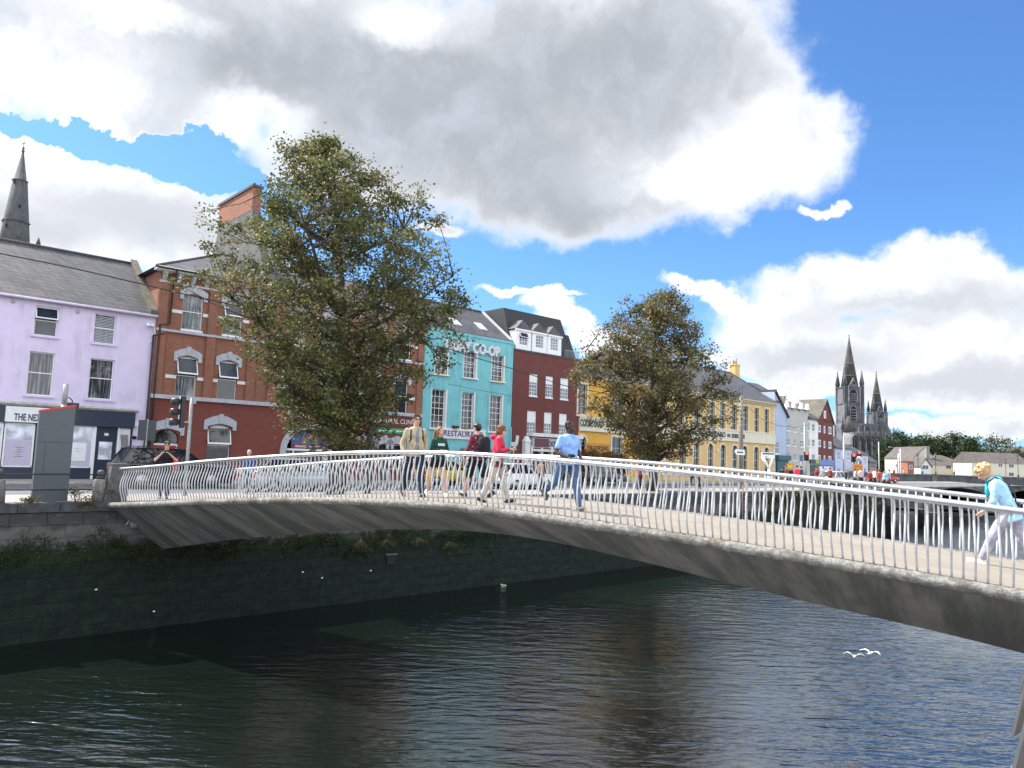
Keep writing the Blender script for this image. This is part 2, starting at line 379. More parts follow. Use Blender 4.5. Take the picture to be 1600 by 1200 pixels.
# ------------------------------------------------------------------ quay walls
def quaymat(name, zo):
    m, t, b = newmat(name); X = t.n('ShaderNodeTexCoord').outputs['Object']
    s = t.n('ShaderNodeSeparateXYZ', ins={0: X}); Z = s.outputs[2]
    v = t.n('ShaderNodeCombineXYZ', ins={0: t.math('ADD', s.outputs[0], s.outputs[1]), 1: Z, 2: 0.0}).outputs[0]
    vw = t.n('ShaderNodeVectorMath', operation='ADD', ins={0: v, 1: t.n('ShaderNodeVectorMath', operation='SCALE', ins={0: t.noise(X, 2.0, 3, .5, out=1), 'Scale': .12}).outputs[0]}).outputs[0]
    br = t.n('ShaderNodeTexBrick', ins={'Vector': vw, 'Color1': (.038, .040, .043, 1), 'Color2': (.072, .072, .070, 1), 'Mortar': (.02, .022, .02, 1), 'Scale': 1.0,
             'Mortar Size': .016, 'Mortar Smooth': .3, 'Brick Width': 1.05, 'Row Height': .42})
    n = t.noise(X, 3.5, 8, .7); n2 = t.noise(X, .5, 5, .65); n4 = t.noise(X, 14, 5, .7)
    st = t.mix(t.sstep(n4, .35, .75, 0, .7), br.outputs[0], (.05, .05, .048))
    st = t.mix(t.sstep(n, .54, .72, 0, .7), st, (.17, .168, .16))
    # tide marks: bare stone above, a bright weed band, black-green slime down to the water
    zz = t.math('ADD', Z, t.math('MULTIPLY', t.math('SUBTRACT', n2, .5), 1.5)); zz = t.math('ADD', zz, t.math('MULTIPLY', t.math('SUBTRACT', n, .5), .55))
    pale = t.mix(t.math('MULTIPLY', t.sstep(zz, 2.9, 3.15), t.sstep(zz, 3.5, 3.8, 1, 0)), st, t.mix(.4, st, (.20, .20, .185)))
    weed = t.mix(t.sstep(n4, .4, .65), (.010, .021, .006), (.024, .038, .010))
    slime = t.mix(t.sstep(n, .4, .7), (.006, .012, .009), (.014, .026, .017))
    slime = t.mix(t.math('MULTIPLY', br.outputs[1], .65), slime, (.004, .006, .005))
    c = t.mix(t.sstep(zz, 3.05, 2.75), pale, weed); c = t.mix(t.sstep(zz, 2.75, 2.35), c, slime)
    t.l(c, b.inputs['Base Color']); setp(b, Roughness=.85, Specular_IOR_Level=.3)
    hh = t.math('ADD', t.math('MULTIPLY', t.math('SUBTRACT', 1.0, br.outputs[1]), .8), t.math('MULTIPLY', n, .8))
    bp = t.n('ShaderNodeBump', ins={'Strength': .9, 'Distance': .06, 'Height': hh}); t.l(bp.outputs[0], b.inputs['Normal'])
    return m
M_quay = quaymat('quay masonry', 0)
def wallbody(o, pts, th, z0, z1, name, mat):
    """wall strip through local points with thickness th to the left of the run"""
    mb = MB(); P = [Vector((x, y)) for x, y in pts]; off = []
    for i, p in enumerate(P):
        d = (P[min(i+1, len(P)-1)]-P[max(i-1, 0)]).normalized(); off.append(p+Vector((-d.y, d.x))*th)
    for i in range(len(P)-1):
        mb.prism_z([tuple(P[i]), tuple(P[i+1]), tuple(off[i+1]), tuple(off[i])], z0, z1)
    return mb.build(name, mat, o)
qw = thing('quay_wall', 'long stone quay wall across the river, green with weed and black slime below', 'quay wall', (W0[0], W0[1], 0), QA)
mb = MB(); mb.cs = False
# the face: a fine grid pushed in and out a little so courses catch the light
nu, nz = 380, 22; us = np.linspace(-90, 71.5, nu)
rows = []
zs = np.linspace(-1.0, GZ-.30, nz)
rg = np.random.RandomState(5)
vs = []
for u in us:
    for z in zs: vs.append((u+0, -.10*(1-(z+1)/5)+rg.uniform(-.022, .022), z))
fs = [(i*nz+j, (i+1)*nz+j, (i+1)*nz+j+1, i*nz+j+1) for i in range(nu-1) for j in range(nz-1)]
mb.add(vs, fs); mb.box(-90, .05, -1.0, 71.45, .6, GZ-.3)
mb.poly([(71.5, -.1, -1), (71.5, .6, -1), (71.5, .6, GZ-.3), (71.5, 0, GZ-.3)])
mb.build('face', M_quay, qw)
mb = MB(); u = -90.0
while u < 71:
    L = rg.uniform(1.0, 1.7); L = min(L, 71.5-u); dz = rg.uniform(-.012, .012)
    mb.box(u+.012, -.05+rg.uniform(-.015, .01), GZ-.296, u+L-.006, .60, GZ+.004+dz); u += L
M_coping = plain('weathered coping stone', (.062, .065, .068), .9, .35, 3.5, bump=.6, stain=.6)
mb.build('coping', M_coping, qw)
wallbody(qw, [(71.5, 0), (71.6+3, 4.0)], .5, -1, GZ-.3, 'return_wall', M_quay)
rw = thing('quay_wall', 'far stretch of the dark quay wall, between the river bend and the arched bridge', 'quay wall', (40, 78, 0), 0)
wallbody(rw, [(-1.6, -3.6), (1, 2), (10, 19), (26, 50), (36.5, 72.5)], .6, -1, GZ-.05, 'face', M_quay)
nw = thing('quay_wall', 'near bank quay wall under the photographer, beside the end of the footbridge', 'quay wall', (0, 0, 0), 0)
wallbody(nw, NBK, -.6, -1, GZ-.07, 'face', M_quay)

# ------------------------------------------------------------------ footbridge
BD = np.array([.821, -.571]); BD = BD/np.linalg.norm(BD); BP = np.array([-13.4, 25.5]); BA = math.atan2(BD[1], BD[0])
fb = thing('footbridge', 'slender arched concrete footbridge with wavy steel railings across the river', 'bridge', (BP[0], BP[1], 0), BA)
DS = [(-.3, 4.45), (0, 4.46), (2.5, 4.65), (4.46, 4.84), (7.6, 5.08), (10.3, 5.25), (12.6, 5.35), (14.6, 5.385), (16.4, 5.345), (18, 5.28), (19.4, 5.21), (20.7, 5.13), (21.9, 5.06), (22.9, 4.99), (23.9, 4.92), (24.7, 4.86), (25.5, 4.79), (27, 4.66), (29.5, 4.45)]
KS = [(-.3, 2.70), (0, 2.78), (1, 2.95), (3, 3.32), (7.6, 3.97), (10.8, 4.36), (13, 4.53), (14.6, 4.58), (16.2, 4.54), (18.5, 4.32), (21.3, 3.98), (23.6, 3.76), (25.5, 3.55), (27, 3.3), (29.5, 2.9)]
_dx = np.array(DS); _kx = np.array(KS)
def sm(tab, s):
    return float(np.mean([np.interp(s+d, tab[:, 0], tab[:, 1]) for d in (-1.0, -.5, 0, .5, 1.0)])) if tab[0, 0]+1 < s < tab[-1, 0]-1 else float(np.interp(s, tab[:, 0], tab[:, 1]))
deckz = lambda s: sm(_dx, s); keelz = lambda s: sm(_kx, s)
BW = 4.5
def deckpt(s, n, dz=0.0):
    p = BP+BD*s+np.array([-BD[1], BD[0]])*n; return (float(p[0]), float(p[1]), deckz(s)+dz)
SS = np.linspace(-.15, 29.4, 240)
# soffit
mb = MB(); prof = lambda s: [(-.02, deckz(s)-.15), (.95, (deckz(s)-.15)*.5+keelz(s)*.5-.02), (1.9, keelz(s)), (2.6, keelz(s)), (3.55, (deckz(s)-.15)*.5+keelz(s)*.5-.02), (BW+.02, deckz(s)-.15), (BW+.02, deckz(s)-.05), (-.02, deckz(s)-.05)]
for i in range(len(SS)-1):
    pass
rings = [[(s, n, z) for n, z in prof(s)] for s in SS[::3]]
mb.loft(rings)
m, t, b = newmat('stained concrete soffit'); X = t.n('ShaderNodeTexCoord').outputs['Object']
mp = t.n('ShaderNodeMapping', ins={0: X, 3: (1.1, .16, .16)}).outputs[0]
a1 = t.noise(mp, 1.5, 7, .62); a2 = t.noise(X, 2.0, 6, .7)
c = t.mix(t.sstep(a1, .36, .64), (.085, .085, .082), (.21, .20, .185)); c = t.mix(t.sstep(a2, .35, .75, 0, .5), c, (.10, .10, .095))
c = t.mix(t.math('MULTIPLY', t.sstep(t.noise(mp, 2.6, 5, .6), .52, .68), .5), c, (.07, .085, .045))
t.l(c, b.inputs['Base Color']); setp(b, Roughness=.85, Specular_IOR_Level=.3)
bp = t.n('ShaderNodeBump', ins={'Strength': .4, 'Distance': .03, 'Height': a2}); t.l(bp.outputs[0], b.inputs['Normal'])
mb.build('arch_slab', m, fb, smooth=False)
# walking surface
mb = MB(); mb.loft([[(s, .16, deckz(s)), (s, BW-.16, deckz(s)), (s, BW-.16, deckz(s)-.045), (s, .16, deckz(s)-.045)] for s in SS[::3]])
mb.build('deck', G_deck, fb, smooth=False)
# rough rounded edges
m, t, b = newmat('rough lichen-stained concrete edge'); X = t.n('ShaderNodeTexCoord').outputs['Object']
a1 = t.noise(X, 9, 8, .75); a2 = t.noise(X, 1.1, 4, .6); a3 = t.noise(X, 38, 4, .7); zz = t.n('ShaderNodeNewGeometry').outputs['Normal']
c = t.mix(t.sstep(a1, .42, .62), (.19, .18, .165), (.34, .33, .31)); c = t.mix(t.sstep(a3, .52, .72, 0, .7), c, (.07, .065, .06))
c = t.mix(t.sstep(a2, .50, .68, 0, .75), c, (.10, .085, .065))
t.l(c, b.inputs['Base Color']); setp(b, Roughness=.95, Specular_IOR_Level=.2)
bp = t.n('ShaderNodeBump', ins={'Strength': 1.0, 'Distance': .04, 'Height': t.math('ADD', a1, t.math('MULTIPLY', a3, .5))}); t.l(bp.outputs[0], b.inputs['Normal'])
M_lip = m
rg = np.random.RandomState(3)
for side in (0, 1):
    mb = MB(); rings = []; S2 = np.linspace(-.35, 29.45, 420)
    for s in S2:
        z = deckz(s); base = [(.17, .003), (.03, .02), (-.07, .012), (-.125, -.035), (-.135, -.085), (-.11, -.14), (-.05, -.165), (.05, -.16), (.17, -.14)]
        ring = []
        for k, (n, dz) in enumerate(base):
            q = .011 if 0 < k < 7 else 0.002
            if 15 < s < 21 and rg.rand() < .25: q *= 2.2
            nn = n+rg.uniform(-q, q); n_ = nn if side == 0 else BW-nn
            ring.append((s, n_, z+dz+rg.uniform(-q, q)))
        rings.append(ring)
    mb.loft(rings); mb.build('deck_edge', M_lip, fb, smooth=True)
# railings
RH = 1.15
for side in (0, 1):
    n0 = .0 if side == 0 else BW; mb = MB()
    mb.tube([(s, n0, deckz(s)+RH) for s in np.linspace(.12, 29.3, 120)], .052, 12)
    mb.build('handrail', M_steel, fb)
def baluster(s, side, rs):
    mb = MB(); n0 = 0.0 if side == 0 else BW; sg = 1 if side == 0 else -1
    ph = .25*math.sin(s*.55+1.0)+rs.uniform(-.08, .08)+(.9*math.sin(s*2.1)*max(0, min(1, (s-7)/6)) if s > 7 else 0)*.35
    A = .062; z0 = deckz(s); pts = []
    for k in range(11):
        q = k/10; z = z0-.01+(RH-.02)*q
        off = A*(math.cos(2*PI*(1-q)*.9+ph)-math.cos(ph)*1.0)+.055
        off *= (1.0 if k else .9)
        dn = (A*math.cos(2*PI*(1-q)*.92+ph))*sg
        ds = .008*math.sin(2*PI*q*1.1+s*1.7)
        if q > .93: dn *= (1-q)/.07*.6+.4
        pts.append((s+ds, n0+dn, z))
    mb.tube(pts, .0175, 7); return mb
items = []
for side in (0, 1):
    s = .28
    while s < 29.2:
        p = deckpt(s, 0 if side == 0 else BW); v = p[0]/p[1]; items.append((math.hypot(p[0], p[1]), s, side, p[1] > 9 and v < .73)); s += .156
items.sort(key=lambda a: (not a[3], a[0])); rs = random.Random(4); rest = MB()
for k, (d, s, side, vis) in enumerate(items):
    q = baluster(s, side, rs)
    if k < 100: q.build('baluster', M_steelpaint, fb)
    else: rest.cs = True; rest.add(q.v, q.f)
tag(rest.build('balusters', M_steelpaint, fb, smooth=True), kind='stuff')
# ------------------------------------------------------------------ house building kit (local x along the quay, y inland, z up)
def bld(name, label, u0, cat='building', v=18.0):
    o = thing(name, label, cat, (*Q(u0, v), GZ), QA); return o
def L(px, py, u0, v=0.0, base=18.0):
    P, s = onplane(px, py, W0+NB*(base+v), WD); return s-u0, float(P[2])-GZ
def rc(u0, x0, y0, x1, y1, v=0.0):
    mx, my = (x0+x1)/2, (y0+y1)/2
    return (L(x0, my, u0, v)[0], L(mx, y1, u0, v)[1], L(x1, my, u0, v)[0], L(mx, y0, u0, v)[1])
def front(mb, x0, x1, z0, z1, holes, y=0.0, dep=.2):
    """wall front with real openings and reveals; hole = (x0,z0,x1,z1[,rise])"""
    xs = sorted({x0, x1, *[h[0] for h in holes], *[h[2] for h in holes]}); zs = sorted({z0, z1, *[h[1] for h in holes], *[h[3] for h in holes]})
    xs = [x for x in xs if x0 <= x <= x1]; zs = [z for z in zs if z0 <= z <= z1]
    for i in range(len(xs)-1):
        for j in range(len(zs)-1):
            cx, cz = (xs[i]+xs[i+1])/2, (zs[j]+zs[j+1])/2
            if any(h[0] < cx < h[2] and h[1] < cz < h[3] for h in holes): continue
            mb.poly([(xs[i], y, zs[j]), (xs[i+1], y, zs[j]), (xs[i+1], y, zs[j+1]), (xs[i], y, zs[j+1])])
    for h in holes:
        a, c, b_, d = h[:4]; e = y+dep
        mb.poly([(a, y, c), (a, e, c), (a, e, d), (a, y, d)]); mb.poly([(b_, y, c), (b_, y, d), (b_, e, d), (b_, e, c)])
        mb.poly([(a, y, c), (b_, y, c), (b_, e, c), (a, e, c)]); mb.poly([(a, y, d), (a, e, d), (b_, e, d), (b_, y, d)])
        if len(h) > 4 and h[4] > 0:
            r = h[4]; n = 8; m_ = (a+b_)/2; w_ = (b_-a)/2
            arc = [(m_+w_*math.cos(PI-PI*k/n), d-r+r*math.sin(PI-PI*k/n)) for k in range(n+1)]
            half = n//2
            mb.hull([(x, y+.001, z) for x, z in [(a, d)]+arc[:half+1][::1]], [(x, e, z) for x, z in [(a, d)]+arc[:half+1]])
            mb.hull([(x, y+.001, z) for x, z in [(b_, d)]+arc[half:][::-1]], [(x, e, z) for x, z in [(b_, d)]+arc[half:][::-1]])
def window(par, r, y=.12, cols=1, rows=2, fm=None, gm=None, sill=None, fw_=.06, bar=.025, open_top=0, name='window', mid=True, sw=.12, deps=.14):
    fm = fm or M_upvc; gm = gm or M_glass; x0, z0, x1, z1 = r[:4]; w_ = x1-x0; h_ = z1-z0
    mb = MB(); f = fw_
    mb.box(x0, y, z0, x0+f, y+.07, z1); mb.box(x1-f, y, z0, x1, y+.07, z1); mb.box(x0+f, y, z0, x1-f, y+.07, z0+f); mb.box(x0+f, y, z1-f, x1-f, y+.07, z1)
    zm = z0+h_*.52
    if mid: mb.box(x0+f, y-.012, zm-f*.45, x1-f, y+.06, zm+f*.45)
    for k in range(1, cols):
        x = x0+f+(w_-2*f)*k/cols
        mb.box(x-bar/2, y+.004, z0+f, x+bar/2, y+.05, z1-f)
    for k in range(1, rows):
        z = z0+f+(h_-2*f)*k/rows
        if mid and abs(z-zm) < .12: continue
        mb.box(x0+f, y+.006, z-bar/2, x1-f, y+.048, z+bar/2)
    o = mb.build(name, fm, par)
    mb = MB()
    zt = z1-f*.5 if not open_top else zm
    mb.box(x0+f*.5, y+.03, z0+f*.5, x1-f*.5, y+.04, zt); mb.build('pane', gm, o)
    if open_top:                      # top-hung sash swung outwards
        a = open_top; hh = z1-zm-f; c0 = (z1-f*.5)
        def T(x, d, q): return (x, y-.01-hh*q*math.sin(a)+d*math.cos(a), c0-hh*q*math.cos(a)-d*math.sin(a))
        mb = MB()
        for (xa, xb, qa, qb) in ((x0+.01, x0+.07, 0, 1), (x1-.07, x1-.01, 0, 1), (x0+.07, x1-.07, 0, .09), (x0+.07, x1-.07, .91, 1)):
            mb.hull([T(xa, 0, qa), T(xb, 0, qa), T(xb, 0, qb), T(xa, 0, qb)], [T(xa, .05, qa), T(xb, .05, qa), T(xb, .05, qb), T(xa, .05, qb)])
        s_ = mb.build('open_sash', fm, o)
        mb = MB(); mb.hull([T(x0+.07, .02, .09), T(x1-.07, .02, .09), T(x1-.07, .02, .91), T(x0+.07, .02, .91)], [T(x0+.07, .03, .09), T(x1-.07, .03, .09), T(x1-.07, .03, .91), T(x0+.07, .03, .91)])
        mb.build('sash_pane', M_glass, o)
    if sill is not None:
        mb = MB(); mb.box(x0-sw, -deps+.02, z0-.11, x1+sw, y-.001, z0-.002); mb.build('sill', sill, o)
    return o
def shell(mb, W, H, D, y0=0.001):
    """sides and back of a block"""
    mb.poly([(0, y0, 0), (0, D, 0), (0, D, H), (0, y0, H)]); mb.poly([(W, y0, 0), (W, y0, H), (W, D, H), (W, D, 0)])
    mb.poly([(0, D, 0), (W, D, 0), (W, D, H), (0, D, H)]); mb.poly([(0, y0+.9, H-.05), (W, y0+.9, H-.05), (W, D, H-.05), (0, D, H-.05)])
    mb.poly([(0.02, .9, 0), (W-.02, .9, 0), (W-.02, .9, H), (0.02, .9, H)])
def gableroof(par, W, H, D, rise, ov=.25, ovs=0.0, mat=None, th=.14, walls=None, name='roof', x0=0.0):
    mb = MB(); ym = D/2
    for s_ in (0, 1):
        ya = -ov if s_ == 0 else D+ov; sl = rise/ym
        za = H-ov*sl+.05
        mb.hull([(x0-ovs, ya, za), (W+ovs, ya, za), (W+ovs, ym, H+rise+.05), (x0-ovs, ym, H+rise+.05)], [(x0-ovs, ya, za+th), (W+ovs, ya, za+th), (W+ovs, ym, H+rise+th+.05), (x0-ovs, ym, H+rise+th+.05)])
    o = mb.build(name, mat or M_slate, par)
    mb = MB(); mb.prism_y if False else None
    mb.tube([(x0-ovs, ym, H+rise+th+.07), (W+ovs, ym, H+rise+th+.07)], .11, 8); mb.build('ridge_tiles', M_dark if False else M_greydk, o)
    if walls:
        mb = MB(); mb.hull([(x0, 0.01, H-.05), (x0, D-.01, H-.05), (x0, ym, H+rise)], [(x0+.3, 0.01, H-.05), (x0+.3, D-.01, H-.05), (x0+.3, ym, H+rise)])
        mb.hull([(W, 0.01, H-.05), (W, D-.01, H-.05), (W, ym, H+rise)], [(W-.3, 0.01, H-.05), (W-.3, D-.01, H-.05), (W-.3, ym, H+rise)]); mb.build('gable', walls, par)
    return o
def chimney(par, x, y, z, w_, d, h_, mat, pots=2, name='chimney'):
    mb = MB(); mb.box(x, y, z, x+w_, y+d, z+h_); mb.box(x-.07, y-.07, z+h_, x+w_+.07, y+d+.07, z+h_+.16)
    o = mb.build(name, mat, par)
    if pots:
        mb = MB()
        for k in range(pots): mb.lathe([(.12, z+h_+.16), (.14, z+h_+.3), (.10, z+h_+.62), (.13, z+h_+.66)], (x+w_*(k+.5)/pots, y+d/2), 10)
        mb.build('chimney_pots', M_terra, o)
    return o

M_terra = plain('terracotta', (.36, .14, .07), .8)
M_net = plain('net curtain', (.42, .43, .45), .9, .1)

# ------------------------------------------------------------------ lilac house
u0 = -9.0; W = 9.14-u0
o = bld('lilac_house', 'lilac rendered three-storey house with slate roof above a navy shopfront', u0, 'house')
H = 9.68
wins = [rc(u0, 54, 479, 91, 525), rc(u0, 147, 491, 181, 537), rc(u0, 43, 550, 84, 618), rc(u0, 139, 561, 177, 624)]
dx = wins[1][0]-wins[0][0]
wins += [tuple(q+(-dx-.2 if k in (0, 2) else 0) for k, q in enumerate(wins[0])), tuple(q+(-dx-.2 if k in (0, 2) else 0) for k, q in enumerate(wins[2]))]
zf = L(100, 660, u0)[1]
mb = MB(); front(mb, 0, W, 3.05, H, wins); mb.box(W-.75, 0, 0, W, .3, 3.05); mb.box(0, 0, 0, .3, .3, 3.05); shell(mb, W, H, 9.6); mb.build('wall', M_lilac, o)
for k, r in enumerate(wins):
    w_ = window(o, r, y=.14, rows=1, gm=M_glass if k in (0,) else M_glass2, sill=M_lilac, open_top=R(24) if k == 0 else 0)
    if k == 1:
        mb = MB(); n = 17
        for q in range(n): z = r[1]+.1+(r[3]-r[1]-.2)*q/n; mb.box(r[0]+.07, .155, z, r[2]-.07, .168, z+.05)
        mb.build('venetian_blind', M_greytrim, w_)
RI = L(125, 396, u0, 4.8)[1]-H-.25; print('rise', RI)
gableroof(o, W, H, 9.6, RI, ov=.22, mat=M_slate, walls=M_lilac)
# raised verge next to the brick house
mb = MB(); mb.hull([(W-.42, -.25, H+.0), (W-.02, -.25, H+.0), (W-.02, 4.8, H+RI+.2), (W-.42, 4.8, H+RI+.2)], [(W-.42, -.25, H+.30), (W-.02, -.25, H+.30), (W-.02, 4.8, H+RI+.5), (W-.42, 4.8, H+RI+.5)]); mb.build('verge', M_slatem, o)
mb = MB(); mb.tube([(0, -.28, H-.06), (W, -.28, H-.06)], .07, 8); mb.build('gutter', M_lilac, o)
mb = MB(); mb.box(0, -.03, 3.62, W-.35, .001, 3.70); mb.build('string_course', M_lilac, o)
# shopfront
zA = L(100, 638, u0)[1]; zB = L(100, 664, u0)[1]; xR = L(210, 655, u0)[0]
sf = MB(); sf.box(.3, -.16, zB, xR, .05, zA); sf.build('fascia', M_navy, o)
mb = MB(); mb.hull([(0, -.2, zA), (xR+.1, -.2, zA), (xR+.1, .0, zA), (0, .0, zA)], [(0, -.28, zA+.10), (xR+.15, -.28, zA+.10), (xR+.15, .0, zA+.22), (0, .0, zA+.22)]); mb.build('cornice', M_concrete, o)
mb = MB(); mb.box(.3, -.10, 0, L(140, 740, u0)[0], .15, .62); mb.build('stallriser', M_navy, o)
sx0 = L(7, 650, u0)[0]; sx1 = L(88, 650, u0)[0]
mb = MB(); mb.box(sx0, -.21, zB+.04, sx1, -.165, zA-.05); sg = mb.build('shop_sign', M_upvc, o)
tx = text_mesh('THE NEXT', .50, .006, M_navy, parent=sg, bold=.014); xt0, xt1 = L(21, 650, u0)[0], L(69, 650, u0)[0]; wid = max(v.co.x for v in tx.data.vertices); tx.data.transform(Matrix.Translation((xt0, -.215, zB+.14)) @ Matrix.Diagonal(((xt1-xt0)/wid, 1, 1, 1)))
xa, xb = L(148, 700, u0)[0], L(182, 700, u0)[0]
for k, (a, b_) in enumerate(((.4, 2.5), (2.7, 5.0), (5.15, L(4, 700, u0)[0]-.05), (L(4, 700, u0)[0], L(52, 700, u0)[0]), (L(55, 700, u0)[0], L(96, 700, u0)[0]), (L(98, 700, u0)[0], L(144, 700, u0)[0]))):
    mb = MB(); f = .08
    mb.box(a, -.03, .62, a+f, .07, zB); mb.box(b_-f, -.03, .62, b_, .07, zB); mb.box(a, -.03, zB-f, b_, .07, zB); mb.box(a, -.03, .62, b_, .07, .62+f)
    fr_ = mb.build('shop_window', M_upvc, o); mb = MB(); mb.box(a+.04, .02, .64, b_-.04, .03, zB-.03); mb.build('pane', M_glasspale, fr_)
    mb = MB(); mb.box(a+.09, -.004, .72, b_-.09, .015, .62+(zB-.62)*.62); mb.build('paper_lining', plain('lilac paper lining', (.50, .47, .60), .8, .08, 9), fr_)
    if k in (3, 5):
        mb = MB()
        for q in range(5 if k == 3 else 2): mb.box(a+.55+.1*(q % 2), -.012, 1.65-.12*q, b_-.45-.1*(q % 2), -.006, 1.67-.12*q)
        mb.build('notice', M_navy, fr_)
        if k == 5:
            mb = MB(); mb.box(a+.3, -.012, 1.0, b_-.3, -.006, 2.0); mb.build('poster', M_upvc, fr_)
mb = MB(); mb.box(L(144, 700, u0)[0], -.08, 0, xa, .1, zB); mb.box(xb, -.05, 0, xb+.1, .1, zB); mb.build('pilaster', M_upvc, o)
mb = MB(); mb.box(xa+.02, .1, .03, xb-.02, .16, zB-.05); mb.box(xa, .06, 2.25, xb, .1, 2.32); d_ = mb.build('shop_door', M_navy, o)
mb = MB(); mb.box(xa+.22, .09, 1.1, xb-.22, .099, 2.1); mb.build('pane', M_glasspale, d_)
mb = MB(); mb.box(xa+.28, .08, 1.35, xb-.28, .088, 1.75); mb.build('poster', M_greytrim, d_)
mb = MB(); mb.box(xa+.45, .07, 2.45, xb-.45, .098, 2.6); mb.build('number_plate', M_upvc, d_)
mb = MB(); xg0, xg1 = xb+.12, L(203, 690, u0)[0]
mb.box(xg0, .05, .03, xg1, .12, zB-.05); g_ = mb.build('shutter_gate', M_upvc, o)
mb = MB()
for q in range(9):
    x = xg0+.1+(xg1-xg0-.2)*q/8; mb.tube([(x+.035*math.sin(k*.9), .04, .15+k*.2) for k in range(13)], .012, 5)
mb.build('lattice', M_navy, g_)
mb = MB(); mb.box(W-1.02, -.05, 2.55+.5, W-.4, .0, 2.8+.5); mb.build('alarm_box', M_upvc, o)
mb = MB(); mb.lathe([(.09, 2.3), (.14, 2.36), (.14, 2.46), (.04, 2.5)], (W-.72, -.15), 12); mb.build('wall_lamp', M_dark, o)
for (px, py) in ((20, 471), (121, 487)):
    x, z = L(px, py, u0); mb = MB(); mb.tube([(x, -.03, z), (x, .01, z)], .11, 14); mb.build('vent', M_greytrim, o)
# security camera and looping cable high on the right corner
x, z = L(236, 510, u0)
mb = MB(); mb.box(x-.3, -.25, z-.02, x+.1, -.02, z+.14); mb.tube([(x-.35, -.5, z-.05), (x-.1, -.2, z+.1)], .08, 8); mb.tube([(x+.1, -.05, z), (x+.22, -.12, z-.3), (x+.18, -.1, z-.7), (x+.02, -.06, z-.95)], .03, 6)
mb.build('security_camera', M_upvc, o)
mb = MB(); mb.tube([(W-.12, -.12, H-1.2), (W-.12, -.12, .2)], .06, 8); mb.tube([(W-.12, -.12, H-1.2), (W+.5, -.12, H-1.0)], .05, 8); mb.build('downpipe', M_black, o)

# ------------------------------------------------------------------ orange-brick house
u0 = 9.14; W = 28.78-u0
o = bld('brick_house', 'orange-brick Victorian terrace with grey arched window heads, behind the larger quay tree', u0, 'building')
H = L(300, 431, u0)[1]
topw = rc(u0, 285, 461, 314, 516); midw = rc(u0, 275, 557, 306, 620); t2 = rc(u0, 349, 472, 379, 530); m2 = rc(u0, 339, 564, 368, 627)
pit = t2[0]-topw[0]; low1 = rc(u0, 323, 664, 360, 722)
cols_ = [0, pit]
x_ = 2*pit+2.0; xe = L(616, 620, u0)[0]-midw[0]
cols_ += [x_, x_+pit, xe-pit, xe]
ww = 1.22
tw = [(topw[0]+c, topw[1], topw[0]+c+ww, topw[3], .18) for c in cols_]; mw = [(midw[0]+c, midw[1], midw[0]+c+ww, midw[3], .18) for c in cols_]
door1 = (low1[0]-3.1, 0.02, low1[0]-1.7, 2.95, .5); lw1 = (low1[0], .75, low1[2], low1[3], .35)
arch = (L(446, 700, u0)[0], 0.02, L(446, 700, u0)[0]+3.6, 3.45, 1.5)
zs_ = L(340, 626, u0)[1]
rd = rc(u0, 590, 683, 605, 730); rdoor = (rd[0], .02, rd[2]+.2, 2.6, .4); rw2 = (xe+1.1, .8, xe+2.4, 2.6, .3)
mw3 = (14.2, .8, 15.6, 2.7, .3)
mb = MB(); front(mb, 0, W, zs_, H, tw+mw, dep=.2); shell(mb, W, H, 12); mb.build('upper_wall', M_brick, o)
mb = MB(); front(mb, 0, W, 0, zs_, [door1, lw1, arch, mw3, rdoor, rw2], y=-.03, dep=.22); mb.build('ground_wall', M_brick2, o)
pm = MB()
px_ = [0.02, midw[0]+pit/2+ww/2-.0-.25, midw[0]+pit+ww+.55, midw[0]+x_-1.3, midw[0]+x_+pit/2+ww/2-.25, midw[0]+x_+pit+ww+.7, midw[0]+xe-pit-1.2, midw[0]+xe-pit/2+ww/2-.25, W-.62]
for x in px_: pm.box(x, -.13, zs_+.01, x+.55, .0, H-.3)
pm.build('pilaster', M_brick, o)
tm = MB(); tm.box(-.02, -.2, zs_-.12, W+.02, .0, zs_+.12); tm.box(-.0, -.16, tw[0][1]-.28, W, 0.0, tw[0][1]-.14); tm.box(0, -.16, H-.72, W, 0, H-.6)
tm.build('string_course', M_greytrim, o)
for k, r in enumerate(tw+mw):
    op = R(20) if (k in (1, 6, 7, 9)) else 0
    window(o, r, y=.13, rows=1, gm=M_glass if k % 2 else M_glassb, sill=M_upvc, open_top=op, deps=.08, sw=.05)
# arched grey heads and white bands beside each window
hm = MB(); bm_ = MB()
def archhead(mb, r, t=.34, rise=.30, y=-.09):
    x0, x1, z = r[0]-.22, r[2]+.22, r[3]; n = 8; m_ = (x0+x1)/2
    up_ = [(x0+(x1-x0)*k/n, z+rise*.55+rise*math.sin(PI*k/n)+.05) for k in range(n+1)]
    lo_ = [(r[0]+(r[2]-r[0])*k/n, z-.10+.16*math.sin(PI*k/n)) for k in range(n+1)]
    for k in range(n): mb.prism_y([lo_[k], lo_[k+1], up_[k+1], up_[k]], y, .0)
    mb.prism_y([(x0, z-.32), (r[0], z-.32), (r[0], z-.1), lo_[0], up_[0]], y, 0); mb.prism_y([(r[2], z-.32), (x1, z-.32), up_[-1], lo_[-1], (r[2], z-.1)], y, 0)
    mb.prism_y([(m_-.09, z+.1), (m_+.09, z+.1), (m_+.14, z+rise*1.5+.14), (m_-.14, z+rise*1.5+.14)], y-.06, -.0)
for r in tw+mw:
    h1_ = MB(); archhead(h1_, r); h1_.build('window_head', M_greytrim, o); zc = r[1]+(r[3]-r[1])*.47
    for xa_, xb_ in ((r[0]-.62, r[0]-.01), (r[2]+.01, r[2]+.62)): MB().box(xa_, -.045, zc-.10, xb_, .0, zc+.10).build('white_band', M_white, o)
